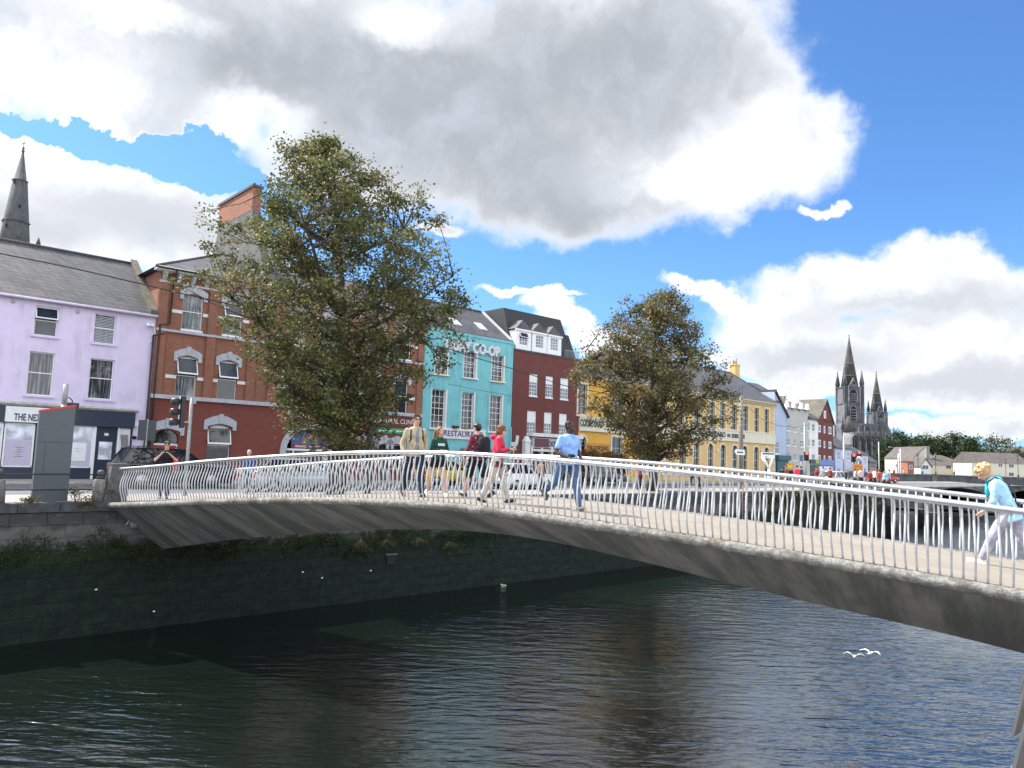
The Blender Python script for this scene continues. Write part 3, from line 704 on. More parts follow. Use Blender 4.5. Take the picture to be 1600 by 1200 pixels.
for r in (lw1, door1, rdoor, rw2, mw3): h1_ = MB(); archhead(h1_, (r[0]-.05, r[1], r[2]+.05, r[3]), rise=.36, y=-.12); h1_.build('window_head', M_greytrim, o)
n = 14; ax, aw = (arch[0]+arch[2])/2, (arch[2]-arch[0])/2
for k in range(n):
    a, b_ = PI-PI*k/n, PI-PI*(k+1)/n
    P = lambda t_, q: (ax+(aw+q)*math.cos(t_), arch[3]-1.5+(1.5+q)*math.sin(t_))
    hm.prism_y([P(a, 0), P(b_, 0), P(b_, .42), P(a, .42)], -.14, -.03)
hm.box(arch[0]-.42, -.14, 0.02, arch[0], -.03, arch[3]-1.5); hm.box(arch[2], -.14, 0.02, arch[2]+.42, -.03, arch[3]-1.5)
hm.build('entrance_arch', M_greytrim, o)
w_ = window(o, lw1, y=.13, rows=1, gm=M_glass, open_top=R(14), deps=.08)
mb = MB(); mb.box(lw1[0]+.07, .10, lw1[1]+(lw1[3]-lw1[1])*.55, lw1[2]-.07, .13, lw1[3]-.1); mb.build('roller_blind', M_upvc, w_)
window(o, mw3, y=.13, rows=1, gm=M_glass); window(o, rw2, y=.13, rows=1, gm=M_glass)
for (r, mt_) in ((door1, M_red), (rdoor, M_totem)):
    mb = MB(); mb.box(r[0], .12, r[1], r[2], .17, 2.05); d_ = mb.build('door', mt_, o)
    mb = MB(); mb.box(r[0], .13, 2.1, r[2], .16, r[3]); mb.build('fanlight', M_glass, d_); mb = MB(); mb.box(r[0], .10, 2.02, r[2], .16, 2.12); mb.box(r[2]-.09, .08, .02, r[2], .16, 2.1); mb.build('door_frame', M_upvc, d_)
# shop entrance under the big arch
mb = MB(); mb.box(arch[0]+.1, .05, 1.95, arch[2]-.1, .2, 2.08); mb.box(arch[0]+.55, .05, .02, arch[0]+.65, .2, 1.95); mb.box(arch[2]-.65, .05, .02, arch[2]-.55, .2, 1.95); e_ = mb.build('shop_entrance', M_upvc, o)
mb = MB(); mb.box(arch[0], .18, 0.02, arch[2], .19, 2.0); mb.build('pane', M_glass, e_)
mb = MB(); mb.box(arch[0]+.42, .06, 2.1, arch[2]-.42, .1, 3.2); sp_ = mb.build('painted_sign', plain('sign blue', (.06, .11, .30), .6), o)
for k, (c_, r_) in enumerate((((.55, .06, .05), .62), ((.62, .38, .05), .52), ((.12, .35, .12), .42), ((.07, .12, .32), .32))):
    mb = MB(); mb.lathe if False else None
    nn = 16; mb.prism_y([(ax+r_*math.cos(PI*q/nn), 2.42+r_*.95*math.sin(PI*q/nn)) for q in range(nn+1)], .058-.004*k, .06-.004*k+.001); mb.build('rainbow_band', plain('sign colour %d' % k, c_, .6), sp_)
mb = MB(); mb.box(arch[0]+.43, .05, 2.12, arch[2]-.43, .056, 2.4); mb.build('lower_band', plain('sign maroon', (.22, .03, .05), .6), sp_)
text_mesh('ORGANIC & WHOLEFOODS', .19, .003, M_upvc, parent=sp_, loc=(ax, .046, 2.18), align='CENTER', bold=.004, xscale=.92)
text_mesh('QUAY CO-OP', .62, .05, M_upvc, parent=o, loc=(arch[0]-.1, -.18, zs_-.72), bold=.012, xscale=1.0)
# clinic signs at the right end
x, z = L(587, 668, u0); x1_, _ = L(646, 668, u0)
mb = MB(); mb.box(x-.3, -.10, z+.15, x1_+.1, -.04, z+.95); s1_ = mb.build('name_board', M_brick3, o)
text_mesh('NATURAL CLINIC', .50, .01, M_white, parent=s1_, loc=(x-.2, -.115, z+.38), xscale=.93)
mb = MB(); mb.box(x-.1, -.10, z-.38, x1_-.6, -.04, z+.02); s2_ = mb.build('green_banner', plain('green banner', (.03, .34, .17), .6), o)
mb = MB()
for k in range(11): mb.box(x+.25+k*.25, -.108, z-.25+.02*(k % 3), x+.43+k*.25, -.101, z-.13)
mb.build('banner_lettering', M_white, s2_)
# eaves with brackets, hipped slate roof, tall stack
em = MB(); em.box(-.35, -.62, H-.06, W+.1, .0, H+.10); em.build('eaves', M_white, o)
bk = MB()
for k in range(24):
    x = .25+k*(W-.5)/23
    bk.prism_x([(-.5, H-.06), (0, H-.06), (0, H-.62), (-.14, H-.58), (-.42, H-.22)], x-.11, x+.11)
bk.build('eaves_brackets', M_greytrim, o)
mb = MB(); zr = H+3.2; hx = 5.6; D = 12
A_, B_, C_, D_ = (-.4, -.66, H+.1), (W+.1, -.66, H+.1), (W+.1, D+.3, H+.1), (-.4, D+.3, H+.1); E_, F_ = (hx, 5.7, zr), (W+.1, 5.7, zr)
for q in ((A_, B_, F_, E_), (A_, E_, D_), (D_, E_, F_, C_), (B_, C_, F_)): mb.poly(list(q))
mb.poly([A_, D_, C_, B_]); mb.build('roof', M_slate, o)
mb = MB(); mb.tube([A_, E_, F_], .09, 8); mb.build('ridge_tiles', M_greydk, o)
mb = MB(); mb.tube([(-.4, -.70, H+.06), (W+.1, -.70, H+.06)], .07, 8); mb.tube([(.75, -.7, H+.02), (.75, -.2, H-.5), (.7, -.15, H-3.2), (.2, -.15, H-3.3), (.1, -.16, .2)], .06, 8); mb.build('gutter', M_black, o)
# rendered gable wall carrying the wide brick stack
xw, yF, yB, zT = 6.54, 3.0, 9.1, 20.25
zM = L(343, 356, u0, yB)[1]; xr_ = xw+.62
mb = MB(); mb.prism_x([(-.3, H+.15), (yF-.1, zM-.25), (yF-.1, zM), (yB+.1, zM), (yB+.1, zM-.6), (12.2, H+.2)], xw+.01, xr_-.01)
mb.build('rendered_gable', plain('grey weathered render', (.12, .118, .12), .9, .25, 1.5, bump=.3, stain=.7), o)
mb = MB(); mb.box(xw, yF, zM+.001, xr_, yB, zT); mb.build('chimney_stack', M_brick, o)
mb = MB(); mb.box(xw-.1, yF-.1, zT, xr_+.1, yB+.1, zT+.18); mb.build('chimney_cap', M_greydk, o)

# ------------------------------------------------------------------ teal house
u0 = 28.8; W = 38.2-u0; H = 11.85
o = bld('teal_house', 'teal rendered three-storey house with raised white capital letters across its top', u0)
rr = [rc(u0, 680, 546, 699, 585), rc(u0, 725, 547, 744, 590), rc(u0, 768.5, 553, 787, 596), rc(u0, 674, 609, 696, 669), rc(u0, 721, 613, 740, 671), rc(u0, 765, 618, 784, 676)]
z_a = np.mean([r[1] for r in rr[:3]]); z_b = np.mean([r[3] for r in rr[:3]]); z_c = np.mean([r[1] for r in rr[3:]]); z_d = np.mean([r[3] for r in rr[3:]])
rr = [(r[0], z_a, r[2], z_b) for r in rr[:3]]+[(r[0], z_c, r[2], z_d) for r in rr[3:]]
gw = [(r[0], .9, r[2], 2.6) for r in rr[3:5]]+[(rr[5][0], .02, rr[5][2], 2.6)]
mb = MB(); front(mb, 0, W, 0, H, rr+gw, dep=.36); shell(mb, W, H, 9.4); mb.build('wall', M_teal, o)
rv = MB()
for r in rr:
    rv.box(r[2]-.002, -.012, r[1]-.02, r[2]+.13, .35, r[3]+.06); rv.box(r[0]-.05, -.012, r[1]-.02, r[0]+.012, .3, r[3]+.06)
rv.build('window_reveals', M_white, o)
for k, r in enumerate(rr): window(o, r, y=.22, cols=3, rows=6 if k > 2 else 5, gm=M_glass, sill=M_white, sw=.18, deps=.2, bar=.035, fw_=.05)
for r in gw: window(o, r, y=.22, cols=2, rows=2, gm=M_glass)
mb = MB(); mb.box(-.02, -.06, H-.16, W+.02, .5, H+.04); mb.build('parapet_cap', M_teal, o)
M_letter = plain('pale sign letters', (.62, .62, .64), .5, .05)
xq, zq = L(695, 545, u0); xq2, _ = L(779, 552, u0)
tx = text_mesh('QUAY CO-OP', 1.12, .10, M_letter, parent=o, loc=(0, 0, 0), bold=.05)
wid = max(v.co.x for v in tx.data.vertices); tx.data.transform(Matrix.Translation((xq-.1, -.12, H-1.45)) @ Matrix.Diagonal(((xq2-xq+.1)/wid, 1, 1, 1)))
xs, zs2 = L(688, 687, u0); xs2, _ = L(757, 690, u0)
mb = MB(); mb.box(xs, -.09, 3.28, xs2, -.01, 4.12); sb = mb.build('restaurant_sign', M_white, o)
tx = text_mesh('RESTAURANT', .62, .006, plain('violet blue letters', (.07, .05, .22), .5), parent=sb, bold=.01)
wid = max(v.co.x for v in tx.data.vertices); tx.data.transform(Matrix.Translation((xs+.2, -.10, 3.48)) @ Matrix.Diagonal(((xs2-xs-.5)/wid, 1, 1, 1)))
x, z = L(710, 668, u0); mb = MB(); mb.box(x-.25, -.3, z-.06, x+.25, -.02, z+.14); mb.build('floodlight', M_black, o)
for r in rr[:5:2]+rr[4:5]:
    mb = MB()
    rs = random.Random(int(r[0]*10))
    for q in range(22): mb.ell((r[0]+.1+rs.random()*(r[2]-r[0]-.2), -.08+rs.uniform(-.05, .05), r[1]+.06+rs.random()*.13), (.05, .05, .05), 6, 4)
    mb.build('window_box_flowers', plain('yellow orange blooms', (.55, .33, .05), .8, .5, 30), o)
gableroof(o, W, H-.1, 8.4, 3.05, ov=.0, mat=M_slate, walls=M_greytrim)
mb = MB(); mb.hull([(W-.35, .1, H-.0), (W+.0, .1, H-.0), (W+.0, 4.2, H+3.0), (W-.35, 4.2, H+3.0)], [(W-.35, .1, H+.26), (W, .1, H+.26), (W, 4.2, H+3.28), (W-.35, 4.2, H+3.28)]); mb.build('verge', M_greytrim, o)
for (px, py) in ((714, 507), (754, 518)):
    x = L(px, py, u0, 1.2)[0]; y_, sl = 1.0, 3.05/4.2; zb = H-.1+y_*sl+.2
    mb = MB(); P_ = [(x-.42, y_, zb), (x+.42, y_, zb), (x+.42, y_+.95, zb+.95*sl), (x-.42, y_+.95, zb+.95*sl)]
    mb.hull(P_, [(a, b_, c_+.07) for a, b_, c_ in P_]); sk = mb.build('skylight', M_greytrim, o)
    mb = MB(); P_ = [(x-.33, y_+.08, zb+.08*sl+.08), (x+.33, y_+.08, zb+.08*sl+.08), (x+.33, y_+.87, zb+.87*sl+.08), (x-.33, y_+.87, zb+.87*sl+.08)]; mb.poly(P_); mb.build('pane', M_frost, sk)
mb = MB(); mb.tube([(-.0, -.1, H-1), (0, -.1, .2)], .05, 8); mb.build('downpipe', M_teal, o); mb = MB(); mb.tube([(W-.06, -.1, 4.5), (W-.06, -.1, .2)], .05, 8); mb.build('downpipe', M_teal, o)
mb = MB(); mb.hull([(W-1.2, .6, H-.2), (W+2.2, .6, H-.2), (W+.2, 5.4, H+3.2), (W-1.6, 5.4, H+3.2)], [(W-1.2, 9, H-.2), (W+2.2, 9, H-.2), (W+.2, 8.6, H+3.2), (W-1.6, 8.6, H+3.2)])

# ------------------------------------------------------------------ dark red brick block with black mansard
u0 = 38.25; W = 46.75-u0; H = 11.3
o = bld('red_brick_block', 'dark red brick block with black mansard and three white dormers over a white bookshop front', u0)
w1 = [rc(u0, 827, 584, 840, 617.5), rc(u0, 852.5, 588, 864, 621), rc(u0, 875.5, 592, 888, 625)]; w2 = [rc(u0, 823.5, 641, 837.5, 677), rc(u0, 850, 645, 862, 680), rc(u0, 873.5, 647.5, 885.5, 682)]
f_ = lambda ws: [(r[0], np.mean([q[1] for q in ws]), r[2], np.mean([q[3] for q in ws])) for r in ws]
w1, w2 = f_(w1), f_(w2)
mb = MB(); front(mb, 0, W, 0, H, w1+w2, dep=.14); shell(mb, W, H, 11); mb.build('wall', M_brick3, o)
for k, r in enumerate(w1+w2): window(o, r, y=.05, cols=3, rows=6, gm=M_glassb, sill=M_upvc, bar=.035, sw=.02, deps=.06)
for k, r in enumerate(w1+w2):
    mb = MB(); zz = r[1]+(r[3]-r[1])*(.62 if k in (0, 1) else .5); mb.box(r[0]+.05, .065, zz, r[2]-.05, .078, r[3]-.05); mb.build('half_blind', M_upvc, o)
mb = MB(); mb.box(-.0, -.05, H-.1, W, .3, H+.06); mb.build('coping', M_greydk, o)
zt = H+3.9
mb = MB(); mb.hull([(.05, .35, H-.1), (W-.5, .35, H-.1), (W-.5, 10, H-.1), (.05, 10, H-.1)], [(.25, 1.8, zt), (W-.9, 1.8, zt), (W-.9, 9, zt), (.25, 9, zt)]); mb.build('mansard_roof', M_mans, o)
for k, (px, py) in enumerate(((819, 536), (844, 541), (867, 547))):
    x = L(px, py, u0)[0]; wd = .92; z0, z1 = H+.02, H+1.75
    mb = MB(); 
    front(mb, x-wd, x+wd, z0, z1, [(x-.5, z0+.45, x+.5, z1-.12)], y=.08, dep=.1); mb.poly([(x-wd, .08, z0), (x-wd, .08, z1), (x-wd, 2, z1), (x-wd, 2, z0)]); mb.poly([(x+wd, .08, z0), (x+wd, 2, z0), (x+wd, 2, z1), (x+wd, .08, z1)])
    dm = mb.build('dormer', M_upvc, o)
    mb = MB(); mb.box(x-wd-.08, -.02, z1-.02, x+wd+.08, .16, z1+.12); mb.build('dormer_cornice', M_upvc, dm)
    mb = MB(); mb.hull([(x-wd-.1, 0, z1+.12), (x+wd+.1, 0, z1+.12), (x-.0, .25, z1+1.0)], [(x-wd-.1, 2.4, z1+.12), (x+wd+.1, 2.4, z1+.12), (x, 2.4, z1+1.0)]); mb.build('dormer_roof', M_slate, dm)
    window(dm, (x-.5, z0+.45, x+.5, z1-.12), y=.12, cols=3, rows=4, gm=M_glassb, bar=.04, mid=False, open_top=R(30) if k == 0 else 0)
mb = MB(); mb.hull([(W-.5, .4, H-.1), (W-.0, .4, H-.1), (W-.0, 3, H-.1), (W-.5, 3, H-.1)], [(W-.8, 1.2, H+2.4), (W-.35, 1.2, H+2.4), (W-.35, 3, H+2.4), (W-.8, 3, H+2.4)]); mb.build('mansard_cheek', M_mans, o)
mb = MB()
for q in range(12): x = W-2.0+q*.17; mb.box(x, .05, H, x+.03, .08, H+.7)
mb.box(W-2.0, .04, H+.68, W, .09, H+.73); mb.build('roof_railing', M_galv, o)
# bookshop front
bx0, bz1 = L(816, 690, u0); bx1, _ = L(905, 700, u0)
mb = MB(); zp = L(820, 690, u0)[1]; mb.box(bx0-.0, -.4, 0, bx0+.62, .0, zp); mb.hull([(bx0-.06, -.45, zp), (bx0+.68, -.45, zp), (bx0+.68, 0, zp), (bx0-.06, 0, zp)], [(bx0+.2, -.3, zp+.5), (bx0+.42, -.3, zp+.5), (bx0+.42, -.1, zp+.5), (bx0+.2, -.1, zp+.5)])
mb.build('shop_pier', M_white, o)
mb = MB(); mb.box(bx0+.75, -.5, 3.85, bx1, 0, 4.15); mb.box(bx0+.75, -.4, 2.55, bx1, 0, 2.75)
for q in range(6): x = bx0+.9+q*(bx1-bx0-1.1)/5; mb.box(x-.1, -.35, 0, x+.1, 0, 3.0)
sf_ = mb.build('shopfront', M_white, o)
mb = MB(); mb.box(bx0+.9, -.34, 2.85, bx1-.1, -.02, 3.75); mb.build('fascia', M_greytrim, o)
mb = MB(); mb.box(bx0+1.2, -.40, 2.95, bx0+2.9, -.345, 3.68); mb.build('maroon_panel', plain('maroon sign', (.13, .03, .045), .5), sf_)
xx0 = L(848, 700, u0)[0]; xx1 = L(884, 700, u0)[0]
tx = text_mesh('BOOKSHOP', .62, .01, M_navy, parent=sf_, bold=.015); wid = max(v.co.x for v in tx.data.vertices)
tx.data.transform(Matrix.Translation((xx0, -.36, 3.05)) @ Matrix.Diagonal(((xx1-xx0)/wid, 1, 1, 1)))
mb = MB()
for q in range(5):
    x = bx0+1.0+(q+.5)*(bx1-bx0-1.1)/5; mb.box(x-.62, -.05, .3, x+.62, -.02, 1.6); mb.prism_y([(x-.55+1.1*k/8, 1.9+.5*math.sin(PI*k/8)) for k in range(9)], -.05, -.02)
mb.build('shop_panes', M_glass, sf_)

# ------------------------------------------------------------------ yellow courtyard building
u0 = 46.8; W = 84.0-u0; H = 9.78
o = bld('yellow_building', 'long yellow rendered two-storey building with white bands, quoins and hipped slate roof', u0)
ztop, zbot, la0, la1 = L(1182, 637, u0)[1], L(1182, 675, u0)[1], 0, 0
band1, band0 = L(1209, 679, u0)[1], L(1209, 693, u0)[1]
cx_up = [1064, 1089, 1112, 1129, 1147, 1165, 1182, 1197.5]; cx_lo = [1066, 1088, 1110, 1129.5, 1148, 1163.5, 1181.5, 1197.5]
up_w = [(L(p, 650, u0)[0]-.58, zbot, L(p, 650, u0)[0]+.58, ztop) for p in cx_up]; lo_w = [(L(p, 710, u0)[0]-.58, .75, L(p, 710, u0)[0]+.58, band0-.55, .55) for p in cx_lo]
xs_ = L(1040, 660, u0)[0]
lw_u = [(L(910, 628, u0)[0]-.6, band1+.3, L(910, 628, u0)[0]+.6, ztop), (L(967, 630, u0)[0]-.65, band1+.3, L(967, 630, u0)[0]+.65, ztop)]
lw_u += [(lw_u[1][0]+k*4.2, band1+.3, lw_u[1][2]+k*4.2, ztop) for k in (1, 2)]
lw_l = [(L(909, 695, u0)[0]-.6, .8, L(909, 695, u0)[0]+.6, band0-.6, .5), (L(964, 700, u0)[0]-.8, .02, L(964, 700, u0)[0]+.8, band0-.5)]
lw_l += [(lw_l[1][0]+k*4.2, .8, lw_l[1][2]+k*4.2-.3, band0-.5) for k in (1, 2)]
mb = MB(); front(mb, xs_, W, 0, H, up_w+lo_w, dep=.22); shell(mb, W, H, 14); mb.build('wall', M_yellow, o)
mb = MB(); front(mb, 0, xs_, 0, H, lw_u+lw_l, dep=.22); mb.build('left_wall', M_orange, o)
mb = MB(); mb.box(-.0, -.14, band0, W+.04, -.01, band1); mb.box(-.0, -.2, band1, W+.06, -.01, band1+.14); mb.box(0, -.2, band0-.12, W+.06, -.01, band0); mb.build('name_band', M_cream, o)
for r in up_w+lo_w+lw_u+lw_l:
    tr = MB(); a, c_, b_, d_ = r[:4]; tr.box(a-.2, -.05, c_-.1, a, .02, d_-(r[4] if len(r) > 4 else 0)); tr.box(b_, -.05, c_-.1, b_+.2, .02, d_-(r[4] if len(r) > 4 else 0)); tr.box(a-.28, -.12, c_-.22, b_+.28, .0, c_-.06)
    if len(r) > 4:
        n = 8; m_, w_h = (a+b_)/2, (b_-a)/2
        for k in range(n):
            t0, t1_ = PI-PI*k/n, PI-PI*(k+1)/n; P = lambda t_, q: (m_+(w_h+q)*math.cos(t_), d_-r[4]+(r[4]+q)*math.sin(t_))
            tr.prism_y([P(t0, 0), P(t1_, 0), P(t1_, .2), P(t0, .2)], -.05, .02)
    else: tr.box(a-.2, -.05, d_, b_+.2, .02, d_+.2)
    tr.build('window_surround', M_cream, o)
for r in up_w: window(o, r, y=.14, cols=2, rows=4, fm=M_cream, gm=M_glass, bar=.03, deps=.1)
for r in lo_w: window(o, r, y=.14, cols=2, rows=4, fm=M_cream, gm=M_glass, bar=.03, deps=.1)
for r in lw_u+lw_l: window(o, r, y=.14, cols=2, rows=4, fm=M_upvc, gm=M_glass, bar=.03, deps=.1)
qm = MB(); qn = MB(); z = 0.1; k = 0
while z < H-.4:
    wq = .55 if k % 2 else .35; qm.box(W+.03, -.06, z, W-wq, .0, z+.34); qn.box(xs_+.03, -.06, z, xs_-wq, .0, z+.34)
    z += .4; k += 1
qm.build('quoins', M_cream, o); qn.build('quoins', M_cream, o)
em = MB(); em.box(-.1, -.5, H-.05, W+.4, .0, H+.12)
for q in range(70): em.box(.2+q*(W-.3)/69-.07, -.38, H-.3, .2+q*(W-.3)/69+.07, 0, H-.05)
em.build('eaves', M_cream, o)
for r in up_w:
    pass
zr = H+5.0
mb = MB(); A_, B_, C_, D_ = (-.2, -.6, H+.12), (W+.5, -.6, H+.12), (W+.5, 14.4, H+.12), (-.2, 14.4, H+.12); e_, f__ = L(966, 546, u0, 7), L(1140, 585, u0, 7); zr = (e_[1]+f__[1])/2; E_, F_ = (e_[0], 7, zr), (f__[0], 7, zr); print('ridge', e_, f__)
for q in ((A_, B_, F_, E_), (A_, E_, D_), (D_, E_, F_, C_), (B_, C_, F_)): mb.poly(list(q))
mb.poly([A_, D_, C_, B_]); mb.build('roof', M_slate, o)
mb = MB(); mb.tube([A_, E_, F_, B_], .1, 8); mb.build('ridge_tiles', M_greydk, o)
xc = L(1150, 588, u0, 7)[0]; chimney(o, xc-.9, 6.6, zr-1.6, 1.2, .8, 2.7, M_yellow, 2)
def fit_text(txt, x0, x1, size, z, y, parent, mat, bold=.02, ext=.02):
    tx = text_mesh(txt, size, ext, mat, parent=parent, bold=bold); wd = max(v.co.x for v in tx.data.vertices)
    tx.data.transform(Matrix.Translation((x0, y, z)) @ Matrix.Diagonal(((x1-x0)/wd, 1, 1, 1))); return tx
bh = band1-band0
for (pa, pb, sc_) in ((1078, 1162, 1),):
    x0_, x1_ = L(pa, 675, u0)[0], L(pb, 682, u0)[0]; wt = x1_-x0_
    fit_text('THE', x0_, x0_+wt*.10, .5, band0+bh*.33, -.16, o, M_navy); fit_text('COURTYARD', x0_+wt*.13, x0_+wt*.62, .85, band0+bh*.27, -.16, o, M_navy); fit_text('ON', x0_+wt*.65, x0_+wt*.71, .5, band0+bh*.33, -.16, o, M_navy); fit_text('SOBER LANE', x0_+wt*.74, x1_, .62, band0+bh*.30, -.16, o, M_navy)
xa_, xb_ = L(899, 658, u0)[0]-1.2, L(941, 660, u0)[0]
fit_text('COURTYARD', .05, xb_, .95, band0+bh*.27, -.16, o, M_navy); xo, xp = L(946, 660, u0)[0], L(955, 660, u0)[0]
fit_text('ON', xo, xp, .6, band0+bh*.33, -.16, o, M_navy); fit_text('SOBER LANE', xp+.5, xp+6.6, .75, band0+bh*.30, -.16, o, M_navy)
xa_, za_ = L(915, 693, u0); xb_, _ = L(951, 693, u0)
mb = MB(); mb.box(xa_-.15, -.08, 2.15, xb_+.15, -.01, 3.55); fs_ = mb.build('lower_sign', plain('ochre sign board', (.50, .25, .03), .6), o)
fit_text('THE COURTYARD', xa_+.1, xb_-.1, .5, 2.95, -.09, fs_, M_brick3, .02, .004); fit_text('ON SOBER LANE', xa_+.5, xb_-.5, .36, 2.4, -.09, fs_, M_brick3, .01, .004)
for px in (1119.5, 1189):
    x, z = L(px, 704, u0); mb = MB(); mb.ell((x, -.12, z), (.12, .12, .2), 8, 6); mb.build('wall_lantern', M_white, o)

# ------------------------------------------------------------------ small houses beyond
def simple(name, label, u0, u1, H, D, mat, wlist, fm=None, gm=None, rise=0, roofmat=None, cat='house'):
    o = bld(name, label, u0, cat); mb = MB(); front(mb, 0, u1-u0, 0, H, wlist, dep=.12); shell(mb, u1-u0, H, D); mb.build('wall', mat, o)
    for r in wlist: window(o, r, y=.05, cols=2, rows=2, gm=gm or M_glassb, fm=fm, sill=M_white, bar=.05, fw_=.07, deps=.08, mid=False)
    if rise: gableroof(o, u1-u0, H, D, rise, ov=.2, mat=roofmat or M_slate, walls=mat)
    return o
u0 = 84.2
o = simple('blue_house', 'narrow pale blue gabled house squeezed beside the yellow building, with a dark teal shopfront', u0, 87.2, 8.6, 9, plain('pale blue render', (.40, .47, .62), .8, .06, 1, stain=.2), [rc(u0, 1212, 690, 1217.5, 709)])
Wb = 3.0; mb = MB(); mb.hull([(-.2, -.02, 8.4), (Wb+.1, -.02, 8.4), (-.2, -.02, 11.4)], [(-.2, 9, 8.4), (Wb+.1, 9, 8.4), (-.2, 9, 11.4)]); mb.build('gable', plain('pale blue render', (.4, .47, .62)), o)
mb = MB(); mb.hull([(Wb+.3, -.3, 8.2), (Wb+.3, -.3, 8.45), (-.2, -.3, 11.7), (-.2, -.3, 11.4)], [(Wb+.3, 9.2, 8.2), (Wb+.3, 9.2, 8.45), (-.2, 9.2, 11.7), (-.2, 9.2, 11.4)]); mb.build('roof', M_greydk, o)
mb = MB(); mb.box(-.02, -.5, 2.7, Wb+.3, .0, 3.3); mb.box(.1, -.25, 0, Wb, -.01, 2.7); mb.build('shopfront', plain('dark teal paint', (.02, .085, .10), .5), o)
u0 = 87.3; Wg = 6.2; Hg = 9.5
ws = [rc(u0, *q) for q in ((1229, 685, 1234.5, 696), (1240, 687, 1244, 697.5), (1250.5, 688, 1256, 698.5), (1229, 707, 1234.5, 718), (1240, 709, 1244, 719.5), (1250.5, 710, 1256, 720), (1229, 663, 1234.5, 673), (1240, 666, 1244, 675), (1251, 667, 1256, 677))]
o = simple('grey_house', 'light grey four-storey house with three small white pointed gablets along its eaves', u0, u0+Wg, Hg, 9, plain('light grey render', (.46, .45, .43), .85, .06, 1, stain=.25), [(a, c_, b_, min(d_, Hg-.2)) for a, c_, b_, d_ in ws], rise=2.2, roofmat=M_slatem)
mb = MB()
for x in (.15, 2.0, 4.1, 5.9): mb.prism_y([(x-.6, Hg-.15), (x+.6, Hg-.15), (x, Hg+1.0)], -.12, .25)
mb.build('gablet', M_white, o)
u0 = 93.5; Wh = 3.1+.2; Hh = 12.9-.2; ws = [rc(u0, *q) for q in ((1260, 686, 1266, 697), (1268.5, 686.5, 1273.5, 698), (1260, 660, 1266, 673), (1268.5, 662, 1273.5, 674), (1268.5, 710, 1273.5, 722))]
Wh = 96.3-u0+1.2
o = simple('white_house', 'white four-storey house with long cream gable beside the red gabled block', u0, u0+Wh-1.2, 8.5, 12, M_white, ws, cat='house')
mb = MB(); yb = 22; Lp = lambda px, py, v: L(px, py, u0, v)
mb.poly([(0, 0, 8.3), (0, 9, 8.3), (0, 9, 13.6), (0, 0, 8.4)]); mb.poly([(.3, 0, 8.3), (.3, 9, 8.3), (.3, 9, 13.6), (.3, 0, 8.4)]); mb.poly([(0, 0, 8.4), (.3, 0, 8.4), (.3, 9, 13.6), (0, 9, 13.6)])
mb.build('gable', plain('cream gable render', (.66, .58, .36), .8, .05), o)
mb = MB(); mb.hull([(-.25, -.3, 8.4), (2.7, -.3, 8.4), (2.7, 9, 13.75), (-.25, 9, 13.75)], [(-.25, -.3, 8.62), (2.7, -.3, 8.62), (2.7, 9, 13.97), (-.25, 9, 13.97)]); mb.build('roof', M_slate, o)
for y_ in (2.2, 4.2):
    z = 8.4+(y_+.3)*.575; mb = MB(); mb.box(.9, y_, z-.1, 2.0, y_+1.6, z+.9); mb.prism_y([(.75, z+.9), (2.15, z+.9), (1.45, z+1.7)], y_-.1, y_+2.0); dd = mb.build('dormer', M_white, o); mb = MB(); mb.box(1.15, y_-.01, z+.15, 1.75, y_+.02, z+.8); mb.build('pane', M_glass, dd)
mb = MB(); mb.box(.1, -.2, 2.4, 2.7, -.01, 2.95); fs = mb.build('shop_fascia', M_navy, o); mb = MB(); mb.box(1.6, -.22, 2.45, 2.6, -.205, 2.9); mb.build('fascia_panel', plain('lime panel', (.35, .42, .08), .6), fs)
mb = MB(); mb.box(.2, -.05, .3, 2.6, -.01, 2.3); mb.build('shop_window', M_glass, o)
u0 = 96.3; Wr = L(1302, 690, u0)[0]; ws = [rc(u0, *q) for q in ((1278.5, 664, 1283, 675.5), (1287, 665.5, 1290, 677), (1294.5, 667, 1299.5, 678.5), (1278.5, 687, 1283, 698.5), (1287, 689, 1290, 700), (1294.5, 690, 1299.5, 701), (1278.5, 711, 1283, 721.5), (1287, 711.5, 1290, 722), (1294.5, 712.5, 1299.5, 723), (1287, 642, 1290, 653.5))]
pk = L(1291.5, 627, u0); e0 = L(1278, 656, u0)[1]; e1 = e0-.2
o = bld('red_gabled_block', 'dark red brick block whose pointed gable faces the river, with a mossy slate roof', u0)
mb = MB(); front(mb, 0, Wr, 0, e0, [w for w in ws[:9]], dep=.12); 
gwn = ws[9]; mb.prism_y([(0, e0), (Wr, e1), (pk[0], pk[1])], .0, .25); mb.box(0.01, .3, 0, Wr-.01, 16, e0-.1)
mb.build('wall', M_brick3, o)
for r in ws[:9]: window(o, r, y=.04, cols=1, rows=1, gm=M_glassb, bar=.05, fw_=.16, mid=False)
window(o, gwn, y=-.06, cols=1, rows=1, gm=M_glassb, fw_=.16, mid=False)
mb = MB()
for (xa, za, xb, zb) in ((-.25, e0-.3, pk[0], pk[1]+.1), (Wr+.25, e1-.3, pk[0], pk[1]+.1)):
    mb.hull([(xa, -.15, za), (xb, -.15, zb), (xb, -.15, zb+.25), (xa, -.15, za+.25)], [(xa, 16, za), (xb, 16, zb), (xb, 16, zb+.25), (xa, 16, za+.25)])
mb.build('roof', M_slatem, o)
mb = MB(); mb.box(.0, -.15, 2.2, Wr, -.01, 3.0); mb.build('shop_fascia', plain('blue shop paint', (.16, .22, .45), .6), o)
mb = MB(); mb.box(.2, -.06, .3, Wr-.2, -.01, 2.1); mb.build('shop_window', M_glasspale, o)
u0 = 96.3+Wr+.6
